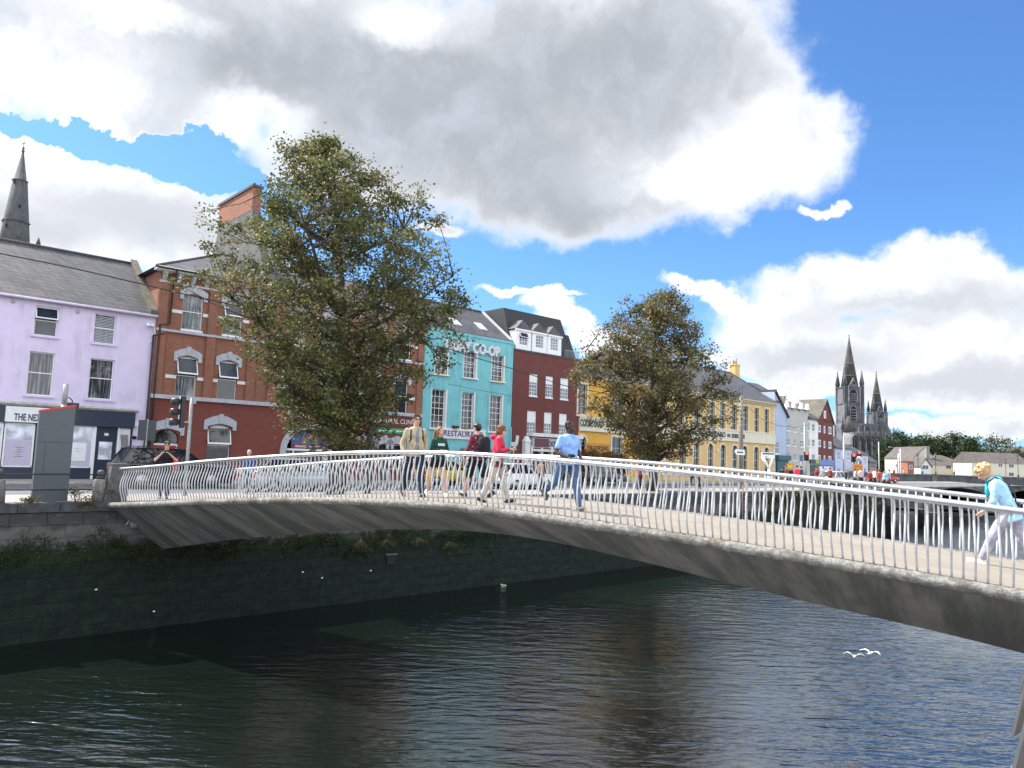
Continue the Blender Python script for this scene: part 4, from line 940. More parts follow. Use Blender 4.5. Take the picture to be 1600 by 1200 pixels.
def rowwins(W_, zs, sp=2.0, ww=.9, hh=1.2, m=.7):
    n = max(1, int((W_-2*m+sp*.4)/sp)); return [(m+(W_-2*m-ww)*(k/(max(1, n-1))), z, m+(W_-2*m-ww)*(k/(max(1, n-1)))+ww, z+hh) for k in range(n) for z in zs]
u1 = L(1331, 710, 0)[0]; Hq = L((1303+1331)/2, 701, 0)[1]
o = simple('pale_blue_house', 'pale blue two-storey house under a long dark slate roof, in front of the cathedral', u0, u1, Hq, 8, plain('powder blue render', (.47, .55, .72), .8, .06, 1, stain=.3), rowwins(u1-u0, (Hq-1.7, Hq-4.0), 2.6), rise=2.6)
u0 = u1+.3; u1 = L(1345, 715, 0)[0]; Hq = L(1338, 712, 0)[1]
o = simple('dark_pub', 'low dark painted house between two pale blue ones below the cathedral', u0, u1, Hq, 8, plain('dark grey render', (.10, .11, .12), .8, .1), rowwins(u1-u0, (Hq-1.5,), 3), rise=2.4)
u0 = u1+.3; u1 = L(1356, 717, 0)[0]; Hq = L(1350, 711, 0)[1]
o = simple('small_blue_house', 'small white-blue house standing right of the traffic lights below the cathedral', u0, u1, Hq, 8, plain('white blue render', (.52, .60, .74), .8, .06), rowwins(u1-u0, (Hq-1.6, Hq-3.6), 2.6), rise=1.8)
u0 = u1+.3; u1 = L(1370, 719, 0)[0]; Hq = L(1363, 722, 0)[1]
o = simple('stone_house', 'low grey stone house at the foot of the cathedral tower', u0, u1, Hq, 8, plain('grey rubble stone', (.19, .18, .165), .9, .3, 2, bump=.5), rowwins(u1-u0, (.8,), 4), rise=2.4)
# ------------------------------------------------------------------ trees
def leafmat(name, cols):
    out = []
    for k, c in enumerate(cols):
        nm = '%s tone %d' % (name, k)
        m = bpy.data.materials.new(nm); m.use_nodes = True; t = NT(m.node_tree)
        X = t.n('ShaderNodeTexCoord').outputs['Object']
        cc = t.mix(t.sstep(t.noise(X, 2.5, 3, .6), .3, .7), [q*.7 for q in c], [q*1.35 for q in c])
        d = t.n('ShaderNodeBsdfPrincipled', ins={'Base Color': cc, 'Roughness': .6, 'Specular IOR Level': .3})
        tr = t.n('ShaderNodeBsdfTranslucent', ins={0: cc}); mx = t.n('ShaderNodeMixShader', ins={0: .35, 1: d.outputs[0], 2: tr.outputs[0]})
        o = t.n('ShaderNodeOutputMaterial'); t.l(mx.outputs[0], o.inputs[0]); out.append(m)
    return out
M_bark = plain('bark', (.055, .045, .036), .9, .4, 6, bump=.8)
LEAF_A = leafmat('lime tree leaf', [(.140, .146, .052), (.095, .108, .038), (.215, .20, .078), (.060, .078, .028), (.20, .145, .06)])
LEAF_B = leafmat('browning leaf', [(.165, .14, .065), (.115, .115, .05), (.21, .16, .075), (.075, .080, .036), (.18, .105, .05)])
LEAF_C = leafmat('far tree leaf', [(.045, .070, .024), (.030, .050, .018), (.065, .088, .028), (.024, .038, .018), (.05, .07, .02)])
LEAF_D = leafmat('shrub leaf', [(.14, .02, .03), (.20, .13, .04), (.10, .015, .02), (.07, .08, .02), (.24, .16, .07)])
def leaves_mesh(name, centers, sig, per, size, mats, parent, rs, weights=None, zsq=.7, up=.3):
    N = len(centers)*per
    C_ = np.repeat(np.array(centers), per, axis=0)
    d = rs.normal(size=(N, 3)); sg = np.repeat(np.asarray(sig) if hasattr(sig, '__len__') else np.full(len(centers), sig), per)[:, None]
    P_ = C_+d*sg*np.array([1, 1, zsq])
    n = rs.normal(size=(N, 3)); n[:, 2] = np.abs(n[:, 2])+up; n /= np.linalg.norm(n, axis=1)[:, None]
    a = np.cross(n, rs.normal(size=(N, 3))); a /= np.linalg.norm(a, axis=1)[:, None]; b_ = np.cross(n, a)
    s = (size*rs.uniform(.6, 1.35, N))[:, None]
    v = np.empty((N, 4, 3)); v[:, 0] = P_-a*s*.62; v[:, 1] = P_-b_*s*.42+n*s*.08; v[:, 2] = P_+a*s*.62; v[:, 3] = P_+b_*s*.42+n*s*.08
    me = bpy.data.meshes.new(name); me.vertices.add(N*4); me.vertices.foreach_set('co', v.reshape(-1).astype(np.float32))
    me.loops.add(N*4); me.loops.foreach_set('vertex_index', np.arange(N*4, dtype=np.int32))
    me.polygons.add(N); me.polygons.foreach_set('loop_start', np.arange(0, N*4, 4, dtype=np.int32)); me.polygons.foreach_set('loop_total', np.full(N, 4, dtype=np.int32))
    w_ = np.array(weights or [.3, .3, .15, .18, .07]); w_ = w_/w_.sum()
    base = rs.choice(len(mats), size=len(centers), p=w_); mi = np.repeat(base, per); fl = rs.rand(N) < .35; mi[fl] = rs.choice(len(mats), size=fl.sum(), p=w_)
    for m in mats: me.materials.append(m)
    me.polygons.foreach_set('material_index', mi.astype(np.int32)); me.update(calc_edges=True)
    o = bpy.data.objects.new(name, me); col.objects.link(o)
    if parent: o.parent = parent
    return o
def tree(name, label, cat, loc, prof, h0, nl, per, size, mats, seed, trunk=.32, nb=26, group=None, sig=.42, weights=None, offs=(0, 0), lean=None, extra=(), gap=.0):
    """prof: list of (height, radius, x offset) describing the crown; limbs grow to clusters of leaves"""
    rs = np.random.RandomState(seed); o = thing(name, label, cat, loc, 0, group)
    pr = np.array(prof); zt = pr[-1, 0]
    cen_ = []; tries = 0
    ph = rs.uniform(0, 6.28, 8)
    while len(cen_) < nl and tries < nl*60:
        tries += 1
        z = rs.uniform(pr[0, 0], zt); r = np.interp(z, pr[:, 0], pr[:, 1]); ox = np.interp(z, pr[:, 0], pr[:, 2])
        a = rs.uniform(0, 2*PI); q = rs.rand()**.42
        lump = 1+.16*math.sin(3*a+ph[0]+z*.7)+.13*math.sin(5*a+ph[1]-z*1.1)+.10*math.sin(2*a+ph[2]+z*1.9)
        if rs.rand() > min(1, r/max(pr[:, 1])+.12): continue
        if gap and math.sin(a*2.6+z*1.3+ph[3])*math.sin(z*2.1+a*1.7+ph[4]) > 1-gap: continue
        cen_.append((ox+r*q*lump*math.cos(a), r*q*lump*math.sin(a), z))
    cen_ += [tuple(e) for e in extra]
    C_ = np.array(cen_)
    mb = MB(); mb.cs = True
    tp = [(0, 0, -.1), (.05, .02, h0*.5), (.08*(1 if seed % 2 else -1), 0, h0), (np.interp(zt*.6, pr[:, 0], pr[:, 2])*.6, .1, zt*.55), (np.interp(zt*.9, pr[:, 0], pr[:, 2])*.9, 0, zt*.93)]
    mb.tube(tp, [trunk*1.35, trunk, trunk*.92, trunk*.45, .03], 12); 
    mb.build('trunk', M_bark, o, smooth=True)
    # main limbs: k-means-like seeds, then twigs to each cluster
    lm = MB(); lm.cs = True; seeds = C_[rs.choice(len(C_), nb, replace=False)]
    tz = lambda z: np.array([np.interp(z, [p[2] for p in tp], [p[0] for p in tp]), np.interp(z, [p[2] for p in tp], [p[1] for p in tp]), z])
    limbs = []
    for s_ in seeds:
        zs_ = max(h0*.75, min(zt*.8, s_[2]-.55*math.hypot(s_[0], s_[1])-.4)); st = tz(zs_); mid = st*.45+s_*.55+np.array([0, 0, -.25*np.linalg.norm(s_-st)*.3])
        pts = []
        for q in np.linspace(0, 1, 7): pts.append(st*(1-q)**2+mid*2*q*(1-q)+s_*q*q+rs.normal(size=3)*.07*(0 < q < 1))
        rr_ = trunk*(.38-.12*zs_/zt); lm.tube(pts, [rr_*(1-q)**.8+.018 for q in np.linspace(0, 1, 7)], 6); limbs.append(np.array(pts))
    allp = np.concatenate(limbs)
    for c_ in C_:
        d_ = np.linalg.norm(allp-c_, axis=1)+.6*np.maximum(0, allp[:, 2]-c_[2]); j = int(np.argmin(d_)); a = allp[j]
        if np.linalg.norm(a-c_) < .15: continue
        m_ = (a+c_)/2+rs.normal(size=3)*.12; lm.tube([a, m_, c_, c_+(c_-m_)*.5], [.034, .022, .012, .006], 4)
    lm.build('branches', M_bark, o, smooth=True)
    sg = sig*rs.uniform(.6, 1.2, len(C_))
    leaves_mesh('crown', C_, sg, per, size, mats, o, rs, weights)
    return o
def pxprof(px0, pyb, Y, rows):
    """crown profile from rows (py, xl, xr) seen at distance Y; trunk foot at pixel (px0,pyb)"""
    b_ = atdepth(px0, pyb, Y); out = []
    for (py, xl, xr) in sorted(rows, key=lambda r: -r[0]):
        a, c_ = atdepth(xl, py, Y), atdepth(xr, py, Y); out.append((a[2]-GZ, max(.25, (c_[0]-a[0])/2*1.0), (a[0]+c_[0])/2-b_[0]))
    return b_, out
b_, pr = pxprof(528, 705, 35.0, [(708, 500, 575), (677, 463, 590), (633, 430, 628), (590, 404, 650), (547, 392, 672), (503, 348, 695), (460, 346, 722), (417, 356, 706), (373, 374, 682), (330, 402, 660), (287, 425, 625), (256, 445, 572), (235, 470, 540), (220, 492, 520)])
ex = [tuple(np.array(atdepth(px, py, 34.6))-np.array([b_[0], 35.0, GZ])) for px, py in ((328, 328), (330, 352), (322, 385), (334, 398), (712, 455), (725, 470), (708, 432), (700, 480), (500, 225), (495, 240), (415, 300), (430, 285), (655, 300), (660, 320), (672, 400), (690, 570), (480, 245), (512, 232), (585, 285))]
tree('quay_tree', 'large leafy olive-green tree on the quay in front of the brick building', 'tree', (b_[0], 35.0, GZ), pr, 2.2, 860, 80, .128, LEAF_A, 3, trunk=.38, nb=34, group='trees on the quay', sig=.31, extra=ex, gap=.12)
b_, pr = pxprof(1020, 720, 51.0, [(715, 985, 1060), (690, 965, 1085), (660, 945, 1110), (640, 925, 1120), (615, 912, 1135), (590, 905, 1135), (565, 915, 1120), (540, 925, 1110), (515, 945, 1095), (490, 965, 1080), (470, 1010, 1068), (458, 1035, 1055)])
ex = [tuple(np.array(atdepth(px, py, 50.6))-np.array([b_[0], 51.0, GZ])) for px, py in ((918, 545), (925, 560), (935, 520), (980, 470), (1045, 456), (1050, 470), (1115, 545), (1135, 590), (1148, 620), (1150, 640), (900, 600), (905, 585), (1130, 570), (1000, 480), (1140, 655), (925, 660))]
tree('quay_tree', 'smaller brown-tinged tree on the quay in front of the yellow building', 'tree', (b_[0], 51.0, GZ), pr, 2.0, 600, 64, .15, LEAF_B, 8, trunk=.34, nb=30, group='trees on the quay', sig=.34, extra=ex, gap=.25)

# ------------------------------------------------------------------ quay edge furniture
def qthing(name, label, cat, u, v, z=GZ, group=None, rz=0.0): return thing(name, label, cat, (*Q(u, v), z), QA+rz, group)
M_gran = plain('granite', (.165, .16, .15), .9, .3, 9, bump=.6, stain=.5)
M_gran2 = plain('dark weathered stone', (.085, .088, .09), .9, .35, 4, bump=.5, stain=.5)
def bollard(u, label):
    o = qthing('stone_bollard', label, 'bollard', u, .32, group='stone bollards along the quay edge')
    mb = MB(); mb.cs = True; mb.lathe([(.235, -.02), (.225, .3), (.20, .72), (.17, .78)], n=16); mb.build('shaft', M_gran, o)
    mb = MB(); mb.cs = True; mb.lathe([(.10, .78), (.10, .83), (.14, .85), (.14, .87), (.07, .88)], n=14); mb.ell((0, 0, .985), (.13, .13, .125), 14, 8); mb.build('ball_finial', M_greydk, o); return o
ub = onplane(158, 783, W0, WD)[1]; ua = onplane(-3, 783, W0, WD)[1]
for u, lb in ((ub, 'tapered granite bollard with black ball top, beside the end of the footbridge'), (ua, 'tapered granite bollard at the left edge of the photo')): bollard(u, lb)
for z, lb in ((.93, 'upper thin black rail running between the granite bollards'), (.42, 'lower thin black rail running between the granite bollards')):
    o = qthing('guard_rail', lb, 'rail', 0, .32, group='rails between the bollards'); mb = MB(); mb.cs = True; mb.tube([(ua-4, 0, z), (ua, 0, z), (ub, 0, z)], .022, 8); mb.build('rail', M_black, o)
ue = onplane(184, 783, W0, WD)[1]
o = qthing('end_pier', 'broad tapering dark stone pier where the footbridge railing meets the quay', 'pier', ue-.02, .35)
mb = MB(); mb.hull([(-.42, -.3, -.02), (.34, -.3, -.02), (.34, .35, -.02), (-.42, .35, -.02)], [(-.20, -.2, 1.28), (.34, -.2, 1.28), (.34, .3, 1.28), (-.20, .3, 1.28)]); mb.build('shaft', M_gran2, o)
mb = MB(); mb.box(-.22, -.22, 1.282, .36, .32, 1.33); mb.build('cap', M_gran2, o)
# totem
ut = onplane(78, 783, W0, WD)[1]; P1, s1 = onplane(62, 641, W0+NB*.75, WD); P2, s2 = onplane(120, 633, W0+NB*.75, WD)
s1 = onplane(55, 720, W0+NB*.75, WD)[1]; s2 = onplane(111, 720, W0+NB*.75, WD)[1]
o = qthing('information_totem', 'tall dark grey information totem with slanted red top, on the quay edge', 'sign pillar', s1, .75)
w_ = s2-s1; h1, h2 = P1[2]-GZ, P2[2]-GZ
mb = MB(); mb.prism_y([(0, 0), (w_, 0), (w_, h2-.06), (0, h1-.06)], 0, .22); mb.build('panels', M_totem, o)
mb = MB(); mb.prism_y([(-.01, h1-.06), (w_+.01, h2-.06), (w_+.01, h2+.01), (-.01, h1+.01)], -.01, .23); mb.build('red_top', M_red, o)
mb = MB()
for z in (.95, 2.0): mb.box(0.01, -.003, z, w_-.01, .0, z+.012)
mb.box(.25, -.003, .96, .262, 0, 1.99); mb.build('panel_joints', M_black, o)
o = qthing('lamp_column', 'short grey pole rising behind the information totem', 'pole', onplane(94, 700, W0+NB*1.6, WD)[1], 1.6)
hz = onplane(98, 600, W0+NB*1.6, WD)[0][2]-GZ
mb = MB(); mb.cs = True; mb.tube([(0, 0, 0), (0, 0, hz*.82)], .10, 12); mb.tube([(0, 0, hz*.82), (0, 0, hz)], .085, 12); mb.build('pole', M_galv, o)
o = qthing('traffic_signal', 'back of a black signal head showing just above the information totem', 'traffic light', onplane(104, 700, W0+NB*2.4, WD)[1], 2.4)
zz = onplane(104, 634, W0+NB*2.4, WD)[0][2]-GZ
mb = MB(); mb.box(-.18, -.1, zz-.6, .26, .15, zz+.12); mb.build('housing', M_black, o); mb = MB(); mb.cs = True; mb.tube([(0, .02, 0), (0, .02, zz-.5)], .06, 10); mb.build('pole', M_galv, o)
mb = MB(); mb.cs = True; mb.tube([(.05, 0, zz+.12), (.05, 0, zz+.2), (-.05, 0, zz+.3), (-.12, 0, zz+.31)], .02, 6); mb.build('cable_loop', M_black, o)

def pxpost(px, py, v):
    return onplane(px, py, W0+NB*v, WD)
# traffic light with red-backed heads seen from behind/side
P1, u1 = pxpost(300, 622, 3.0)
o = qthing('traffic_light', 'black three-lamp traffic light on a grey pole in front of the brick house', 'traffic light', u1, 3.0)
hz = P1[2]-GZ
mb = MB(); mb.cs = True; mb.tube([(0, 0, 0), (0, 0, hz)], .07, 12); mb.build('pole', M_galv, o)
zb = pxpost(288, 668, 3.0)[0][2]-GZ; zt_ = pxpost(288, 620, 3.0)[0][2]-GZ
mb = MB(); mb.box(-.46, .02, zb, -.40, .12, zt_); mb.box(-.40, -.04, zb-.02, -.24, .2, zt_+.02); hd = mb.build('signal_head', M_black, o)
mb = MB(); mb.box(-.475, -.02, zb+.0, -.46, .06, zt_+.0); mb.build('backing_edge', M_upvc, hd)
for k in range(3):
    z = zb+(zt_-zb)*(k+.5)/3; mb = MB(); mb.cs = True; mb.tube([(-.46, .07, z), (-.78, .07, z-.02)], .145, 12); mb.build('lamp_hood', M_black, hd)
mb = MB(); mb.box(-.24, .0, zt_-.05, .0, .06, zt_+.0); mb.box(-.24, .0, zb+.2, .0, .06, zb+.26); mb.box(-.02, -.05, zt_-.25, .16, .1, zt_-.05); mb.build('bracket', M_galv, o)
P1, u1 = pxpost(231, 655, 14.0)
o = qthing('street_sign', 'grey-backed street sign on a slim pole, before the lilac house corner', 'road sign', u1, 14.0); hz = P1[2]-GZ
mb = MB(); mb.cs = True; mb.tube([(0, 0, 0), (0, 0, hz)], .05, 10); mb.build('pole', M_galv, o); mb = MB(); mb.box(-.45, -.04, hz-1.15, .45, -.0, hz-.05); mb.build('plate', M_totem, o)
# utility poles
def pole(px, pyt, v, label, r=.13, pxb=None, mat=None, cat='pole', name='utility_pole'):
    P1, u1 = pxpost(px, pyt, v); o = qthing(name, label, cat, u1, v); mb = MB(); mb.cs = True; mb.tube([(0, 0, -.1), (0, 0, P1[2]-GZ)], [r, r*.8], 12); mb.build('pole', mat or M_galv, o); return o, u1, P1[2]-GZ
pole(586, 540, 2.2, 'dark pole standing just right of the larger quay tree trunk', .16, mat=M_gran2)
o, up_, hp = pole(1158, 618, 3.4, 'weathered grey pole with wires and a direction sign in front of the yellow building', .20, mat=plain('weathered pole', (.20, .19, .17), .9, .3, 6, bump=.4))
mb = MB(); mb.cs = True; mb.tube([(.12*math.cos(a)*2.2, 0, hp+.35+.5*math.sin(a)) for a in np.linspace(-1.2, 4.2, 14)], .018, 5); mb.build('wire_loop', M_black, o)
zs_ = pxpost(1142, 706, 3.4)[0][2]-GZ
mb = MB(); mb.prism_y([(-1.3, zs_+.0), (-1.15, zs_-.22), (.2, zs_-.22), (.2, zs_+.22), (-1.15, zs_+.22)], -.24, -.21); mb.build('direction_sign', M_upvc, o)
mb = MB(); mb.box(-1.0, -.25, zs_-.06, -.1, -.242, zs_+.05); mb.build('sign_lettering', M_navy, o)
# overhead cables
def cable(label, pts, v, r=.022, sag=0):
    o = thing('overhead_cable', label, 'cable', (*Q(0, v), 0), QA, 'overhead cables along the street'); P_ = []
    for px, py in pts:
        A_, u = pxpost(px, py, v); P_.append((u, 0, A_[2]))
    P_ = [Vector(p) for p in P_]; out = []
    for i in range(len(P_)-1):
        for q in range(6): out.append(P_[i].lerp(P_[i+1], q/6))
    out.append(P_[-1]); mb = MB(); mb.cs = True; mb.tube(out, r, 5); mb.build('wire', M_black, o)
cable('thick black overhead cable sagging across the lilac and brick house fronts', [(-40, 387), (0, 396), (110, 418), (214, 442), (290, 460), (400, 484), (560, 516), (700, 545), (740, 558), (803, 577), (880, 602), (960, 618), (1040, 624), (1156, 622)], 13.5, .035)
cable('thin overhead cable from the weathered pole across the yellow building', [(700, 600), (830, 625), (960, 640), (1060, 640), (1156, 628)], 12.0, .014)
cable('thin overhead cable running right from the weathered pole over the small houses', [(1160, 628), (1190, 655), (1215, 665), (1240, 668), (1262, 664)], 10.0, .02)
# plants on walls
def weed(label, u, v, z, h, n, mats, seed, hang=False, group=None, spread=.25):
    o = thing('wall_weed', label, 'plant', (*Q(u, v), z), QA, group); rs = np.random.RandomState(seed); mb = MB(); mb.cs = True; C_ = []
    for k in range(n):
        a = rs.uniform(0, 6.28); r = spread*rs.rand(); hh = h*rs.uniform(.5, 1)*(-1 if hang else 1)
        yk = -.12-.1*rs.rand() if hang else 0
        p1 = (r*math.cos(a)*2, r*math.sin(a)*.3+yk, hh); mb.tube([(r*.3, yk*.3, 0), (p1[0]*.6, p1[1]*.8, hh*.5), p1], [.008, .006, .003], 4)
        C_ += [p1, (p1[0]*.75, p1[1]*.8, hh*.7)]
    mb.build('stems', plain('dry stem', (.16, .12, .07), .9), o); leaves_mesh('leaves', np.array(C_), .07, 12, .05, mats, o, rs, up=0); return o
WEED = leafmat('weed leaf', [(.07, .09, .025), (.12, .11, .04), (.20, .16, .09), (.04, .07, .015), (.16, .09, .07)])
zc = lambda px, py: onplane(px, py, W0, WD)
for k, (px, py, h, n, lb, hg) in enumerate(((135, 800, .5, 14, 'weeds with pale flowers growing out of the wall below the granite bollard', False), (45, 785, .16, 12, 'small pale tuft of flowering weed at the foot of the information totem', False),
        (118, 783, .55, 9, 'thin reddish weeds standing beside the information totem', False), (172, 780, .5, 10, 'green weeds growing between the bollard and the end pier', False),
        (560, 842, .5, 20, 'brown and green weeds hanging from the quay wall under the bridge', True), (600, 842, .35, 16, 'mossy plants hanging from the wall joint below the middle of the bridge', True), (650, 840, .3, 14, 'green weed tufts hanging under the arch further along the wall', True), (700, 846, .25, 14, 'bright green weed tufts hanging on the wall where the arch is thinnest', True))):
    P1, u = zc(px, py); weed(lb, u, -.06 if hg or k == 0 else .1, P1[2] if (hg or k == 0) else GZ, h, n, WEED, 20+k, hg)
# ivy on the quay wall beyond the bridge
rs = np.random.RandomState(77); o = thing('ivy', 'grey-green ivy trailing over the dark quay wall seen between the bridge railings', 'ivy', (*Q(56, 0), 0), QA)
C_ = [(rs.uniform(-8, 15.5), -.12, GZ-.1-abs(rs.normal())*.75) for _ in range(420)]
leaves_mesh('leaves', np.array(C_), .17, 24, .12, leafmat('ivy leaf', [(.05, .07, .03), (.10, .10, .05), (.03, .05, .02), (.07, .08, .05), (.14, .11, .07)]), o, rs, up=0)
# moss and weed fringe along the tide line
rs = np.random.RandomState(91); o = thing('wall_moss', 'dark green moss and weed fringe along the tide line of the quay wall', 'moss', (*Q(0, 0), 0), QA); o['group'] = 'wall growth'
C_ = []
for k in range(1500):
    u = rs.uniform(-6, 34); z = 3.05+.35*math.sin(u*.9)+.22*math.sin(u*2.3+1)-abs(rs.normal())*.42+.12*rs.normal(); C_.append((u, -.06-.05*rs.rand(), z))
q_ = leaves_mesh('moss', np.array(C_), .09, 16, .05, leafmat('moss leaf', [(.022, .040, .010), (.035, .060, .014), (.015, .026, .008), (.050, .070, .020), (.045, .04, .02)]), o, rs, up=0)
# ladder
P1, u = zc(1160, 778); o = thing('quay_ladder', 'rusty steel ladder with diagonal brace fixed to the quay wall', 'ladder', (*Q(u, -.2), 0), QA)
M_rust = plain('rusty steel', (.24, .19, .15), .8, .3, 8)
mb = MB(); mb.cs = True
for x in (-.35, .35): mb.tube([(x, 0, .3), (x, 0, GZ+.5)], .035, 6)
mb.tube([(-1.6, .0, 1.0), (.1, 0, GZ+1.0)], .03, 6); mb.build('rails', M_rust, o)
mb = MB(); mb.cs = True
for k in range(14): mb.tube([(-.35, 0, .5+k*.3), (.35, 0, .5+k*.3)], .025, 6)
mb.build('rungs', M_rust, o)
# drain opening in the wall
P1, u = zc(609, 874); o = thing('drain_opening', 'square dark drain opening with stone frame low in the quay wall', 'drain', (*Q(u, -.1), P1[2]), QA)
mb = MB(); mb.box(-.22, -.03, -.2, .22, .05, .2); mb.build('mouth', M_dark, o); mb = MB(); mb.box(-.3, -.06, .2, .3, .05, .27); mb.build('lintel', M_gran2, o)
# rusty floodlight fixed at the springing of the arch
P1, u = zc(207, 818); o = thing('floodlight', 'rusty round floodlight on a bracket below the left end of the footbridge', 'floodlight', (*Q(u, -.28), P1[2]), QA)
mb = MB(); mb.cs = True; mb.lathe([(.05, -.17), (.15, -.16), (.17, -.02), (.17, .10), (.12, .14), (.06, .17)], n=14); h_ = mb.build('lamp_body', plain('rusty grey casing', (.15, .14, .13), .7, .4, 20, bump=.5), o); h_.rotation_euler = (R(70), 0, R(-55))
mb = MB(); mb.cs = True; mb.tube([(-.05, .26, .32), (-.2, .0, .12), (-.3, -.03, -.02)], .03, 6); mb.tube([(.1, .26, .22), (.0, .0, .1)], .03, 6); mb.build('bracket', M_galv, o)
# steel fins on the near bank
M_fin = plain('dull grey steel plate', (.05, .053, .056), .5, .1, 5)
for k, (px, pt, pb, Y, lb) in enumerate(((1595, 1050, 1082, 6.4, 'farthest of three grey steel fins leaning out at the near bank'), (1584, 1075, 1150, 5.2, 'middle one of three grey steel fins leaning out at the near bank'), (1571, 1120, 1260, 4.3, 'nearest of three grey steel fins leaning out at the near bank'))):
    A_ = atdepth(px, pb, Y); w_ = .34; o = thing('steel_fin', lb, 'post', (float(A_[0]), float(A_[1]), float(A_[2])), 0, 'steel fins at the near bank')
    mb = MB(); zt2 = 2.2-k*.1; mb.hull([(0, 0, 0), (w_, .25, 0), (w_, .28, 0), (0, .03, 0)], [(.62, 0, zt2), (.62+w_, .25, zt2), (.62+w_, .28, zt2), (.62, .03, zt2)]); mb.build('plate', M_fin, o)
    mb = MB(); mb.cs = True; mb.tube([(.15, .14, .15), (1.6, .2, -.6)], .03, 6); mb.build('bracket', M_galv, o)

# ------------------------------------------------------------------ river things
def pile(px, py, label, r=.32, h=3.9):
    A_ = onz(px, py, 0); o = thing('timber_pile', label, 'mooring post', (A_[0], A_[1], -1), 0, 'dark mooring piles in the river'); mb = MB(); mb.cs = True; mb.lathe([(r, 0), (r, h*.7), (r*.9, h+1), (r*.6, h+1.05)], n=12); mb.build('post', plain('wet black timber', (.018, .02, .02), .7, .3, 5, bump=.5), o)
    mb = MB(); mb.lathe([(r+.03, h*.8), (r+.03, h*.8+.12)], n=12); mb.build('iron_band', M_rust, o)
pile(1443, 822, 'left one of two dark timber mooring piles standing in the river', .62, 3.6); pile(1457, 824, 'right one of two dark timber mooring piles standing in the river', .60, 3.3)
for (a, b_, lb) in (((1391, 796), (1440, 799), 'floating dark boom between the quay corner and the mooring piles'), ((1463, 797), (1640, 812), 'long floating dark boom running right from the mooring piles')):
    A_, B_ = onz(*a, 0), onz(*b_, 0); o = thing('floating_boom', lb, 'boom', tuple(A_), 0); mb = MB(); mb.cs = True; mb.tube([(0, 0, .12), tuple(B_-A_+np.array([0, 0, .12]))], .22, 8); mb.build('tube', M_black, o)
# ripples in the photo carry two flying gulls and a floating one
M_gull = plain('white feathers', (.78, .78, .76), .8, .05); M_gullg = plain('grey feathers', (.30, .32, .35), .8)
def gull(label, P_, rz, flap, s=1.0):
    o = thing('seagull', label, 'gull', P_, rz, 'seagulls over the river'); o.scale = (s, s, s); mb = MB(); mb.cs = True
    mb.tube([(0, -.22, .02), (0, -.14, .03), (0, 0, .0), (0, .12, .01), (0, .19, .04), (0, .235, .05), (0, .27, .045)], [.012, .04, .068, .055, .036, .034, .012], 10)
    if flap is not None:
        for sx in (-1, 1):
            pr_ = [(0, 0.06, .02, .14), (.16, .10, .02+.16*flap, .15), (.34, .07, .02+.22*flap, .12), (.52, -.02, .02+.10*flap, .06), (.58, -.06, .02+.05*flap, .015)]
            rg_ = [[(sx*(x+.03), y+c_*.5, z+.01), (sx*(x+.03), y-c_*.5, z-.005), (sx*(x+.03), y-c_*.5, z-.012), (sx*(x+.03), y+c_*.5, z-.012)] for x, y, z, c_ in pr_]; mb.loft(rg_)
        mb.loft([[(-.02, -.2, .03), (.02, -.2, .03), (.02, -.2, .02), (-.02, -.2, .02)], [(-.07, -.32, .03), (.07, -.32, .03), (.07, -.32, .022), (-.07, -.32, .022)]])
    b__ = mb.build('body', M_gull, o)
    mb = MB(); mb.cs = True; mb.tube([(0, .265, .045), (0, .30, .035)], [.012, .004], 6); mb.build('beak', plain('orange beak', (.5, .2, .03), .6), b__)
    if flap is None:
        mb = MB(); mb.cs = True; mb.ell((0, -.04, .035), (.058, .15, .045), 10, 6); mb.build('folded_wings', M_gullg, b__)
    else:
        mb = MB(); mb.cs = True
        for sx in (-1, 1): mb.ell((sx*.60, -.06, .02+.05*flap), (.04, .03, .006), 6, 4)
        mb.build('wing_tips', M_greydk, b__)
    return o
A_ = onz(787, 915, .03); gull('white gull floating on the water near the dark quay wall', tuple(A_), R(50), None, .8)
A_ = onz(1335, 1026, .55); gull('left one of two white gulls flying low over the river', tuple(A_), R(150), 1.0, .55)
A_ = onz(1360, 1021, .6); gull('right one of two white gulls flying low over the river', tuple(A_), R(-50), .7, .55)
for k, (px, py, lb) in enumerate(((148, 920, 'white litter caught on the dark wall below the totem'), (238, 954, 'small white scrap on the slimy wall, low left'), (470, 893, 'curved white feather stuck to the wall under the bridge'), (576, 891, 'tiny white shell-like scrap on the wall near the drain'), (500, 902, 'pale scrap low on the wall below the arch'))):
    P1, u = zc(px, py); o = thing('litter', lb, 'litter', (*Q(u, -.18), P1[2]), QA, 'white scraps on the quay wall'); mb = MB(); rs2 = random.Random(k)
    mb.hull([(-.05, 0, 0), (0, -.02, -.02), (.05, 0, .01), (.02, 0, .03)], [(-.04, .012, .01), (0, .0, -.01), (.04, .012, .015), (.02, .012, .03)]); mb.build('scrap', M_gull, o)

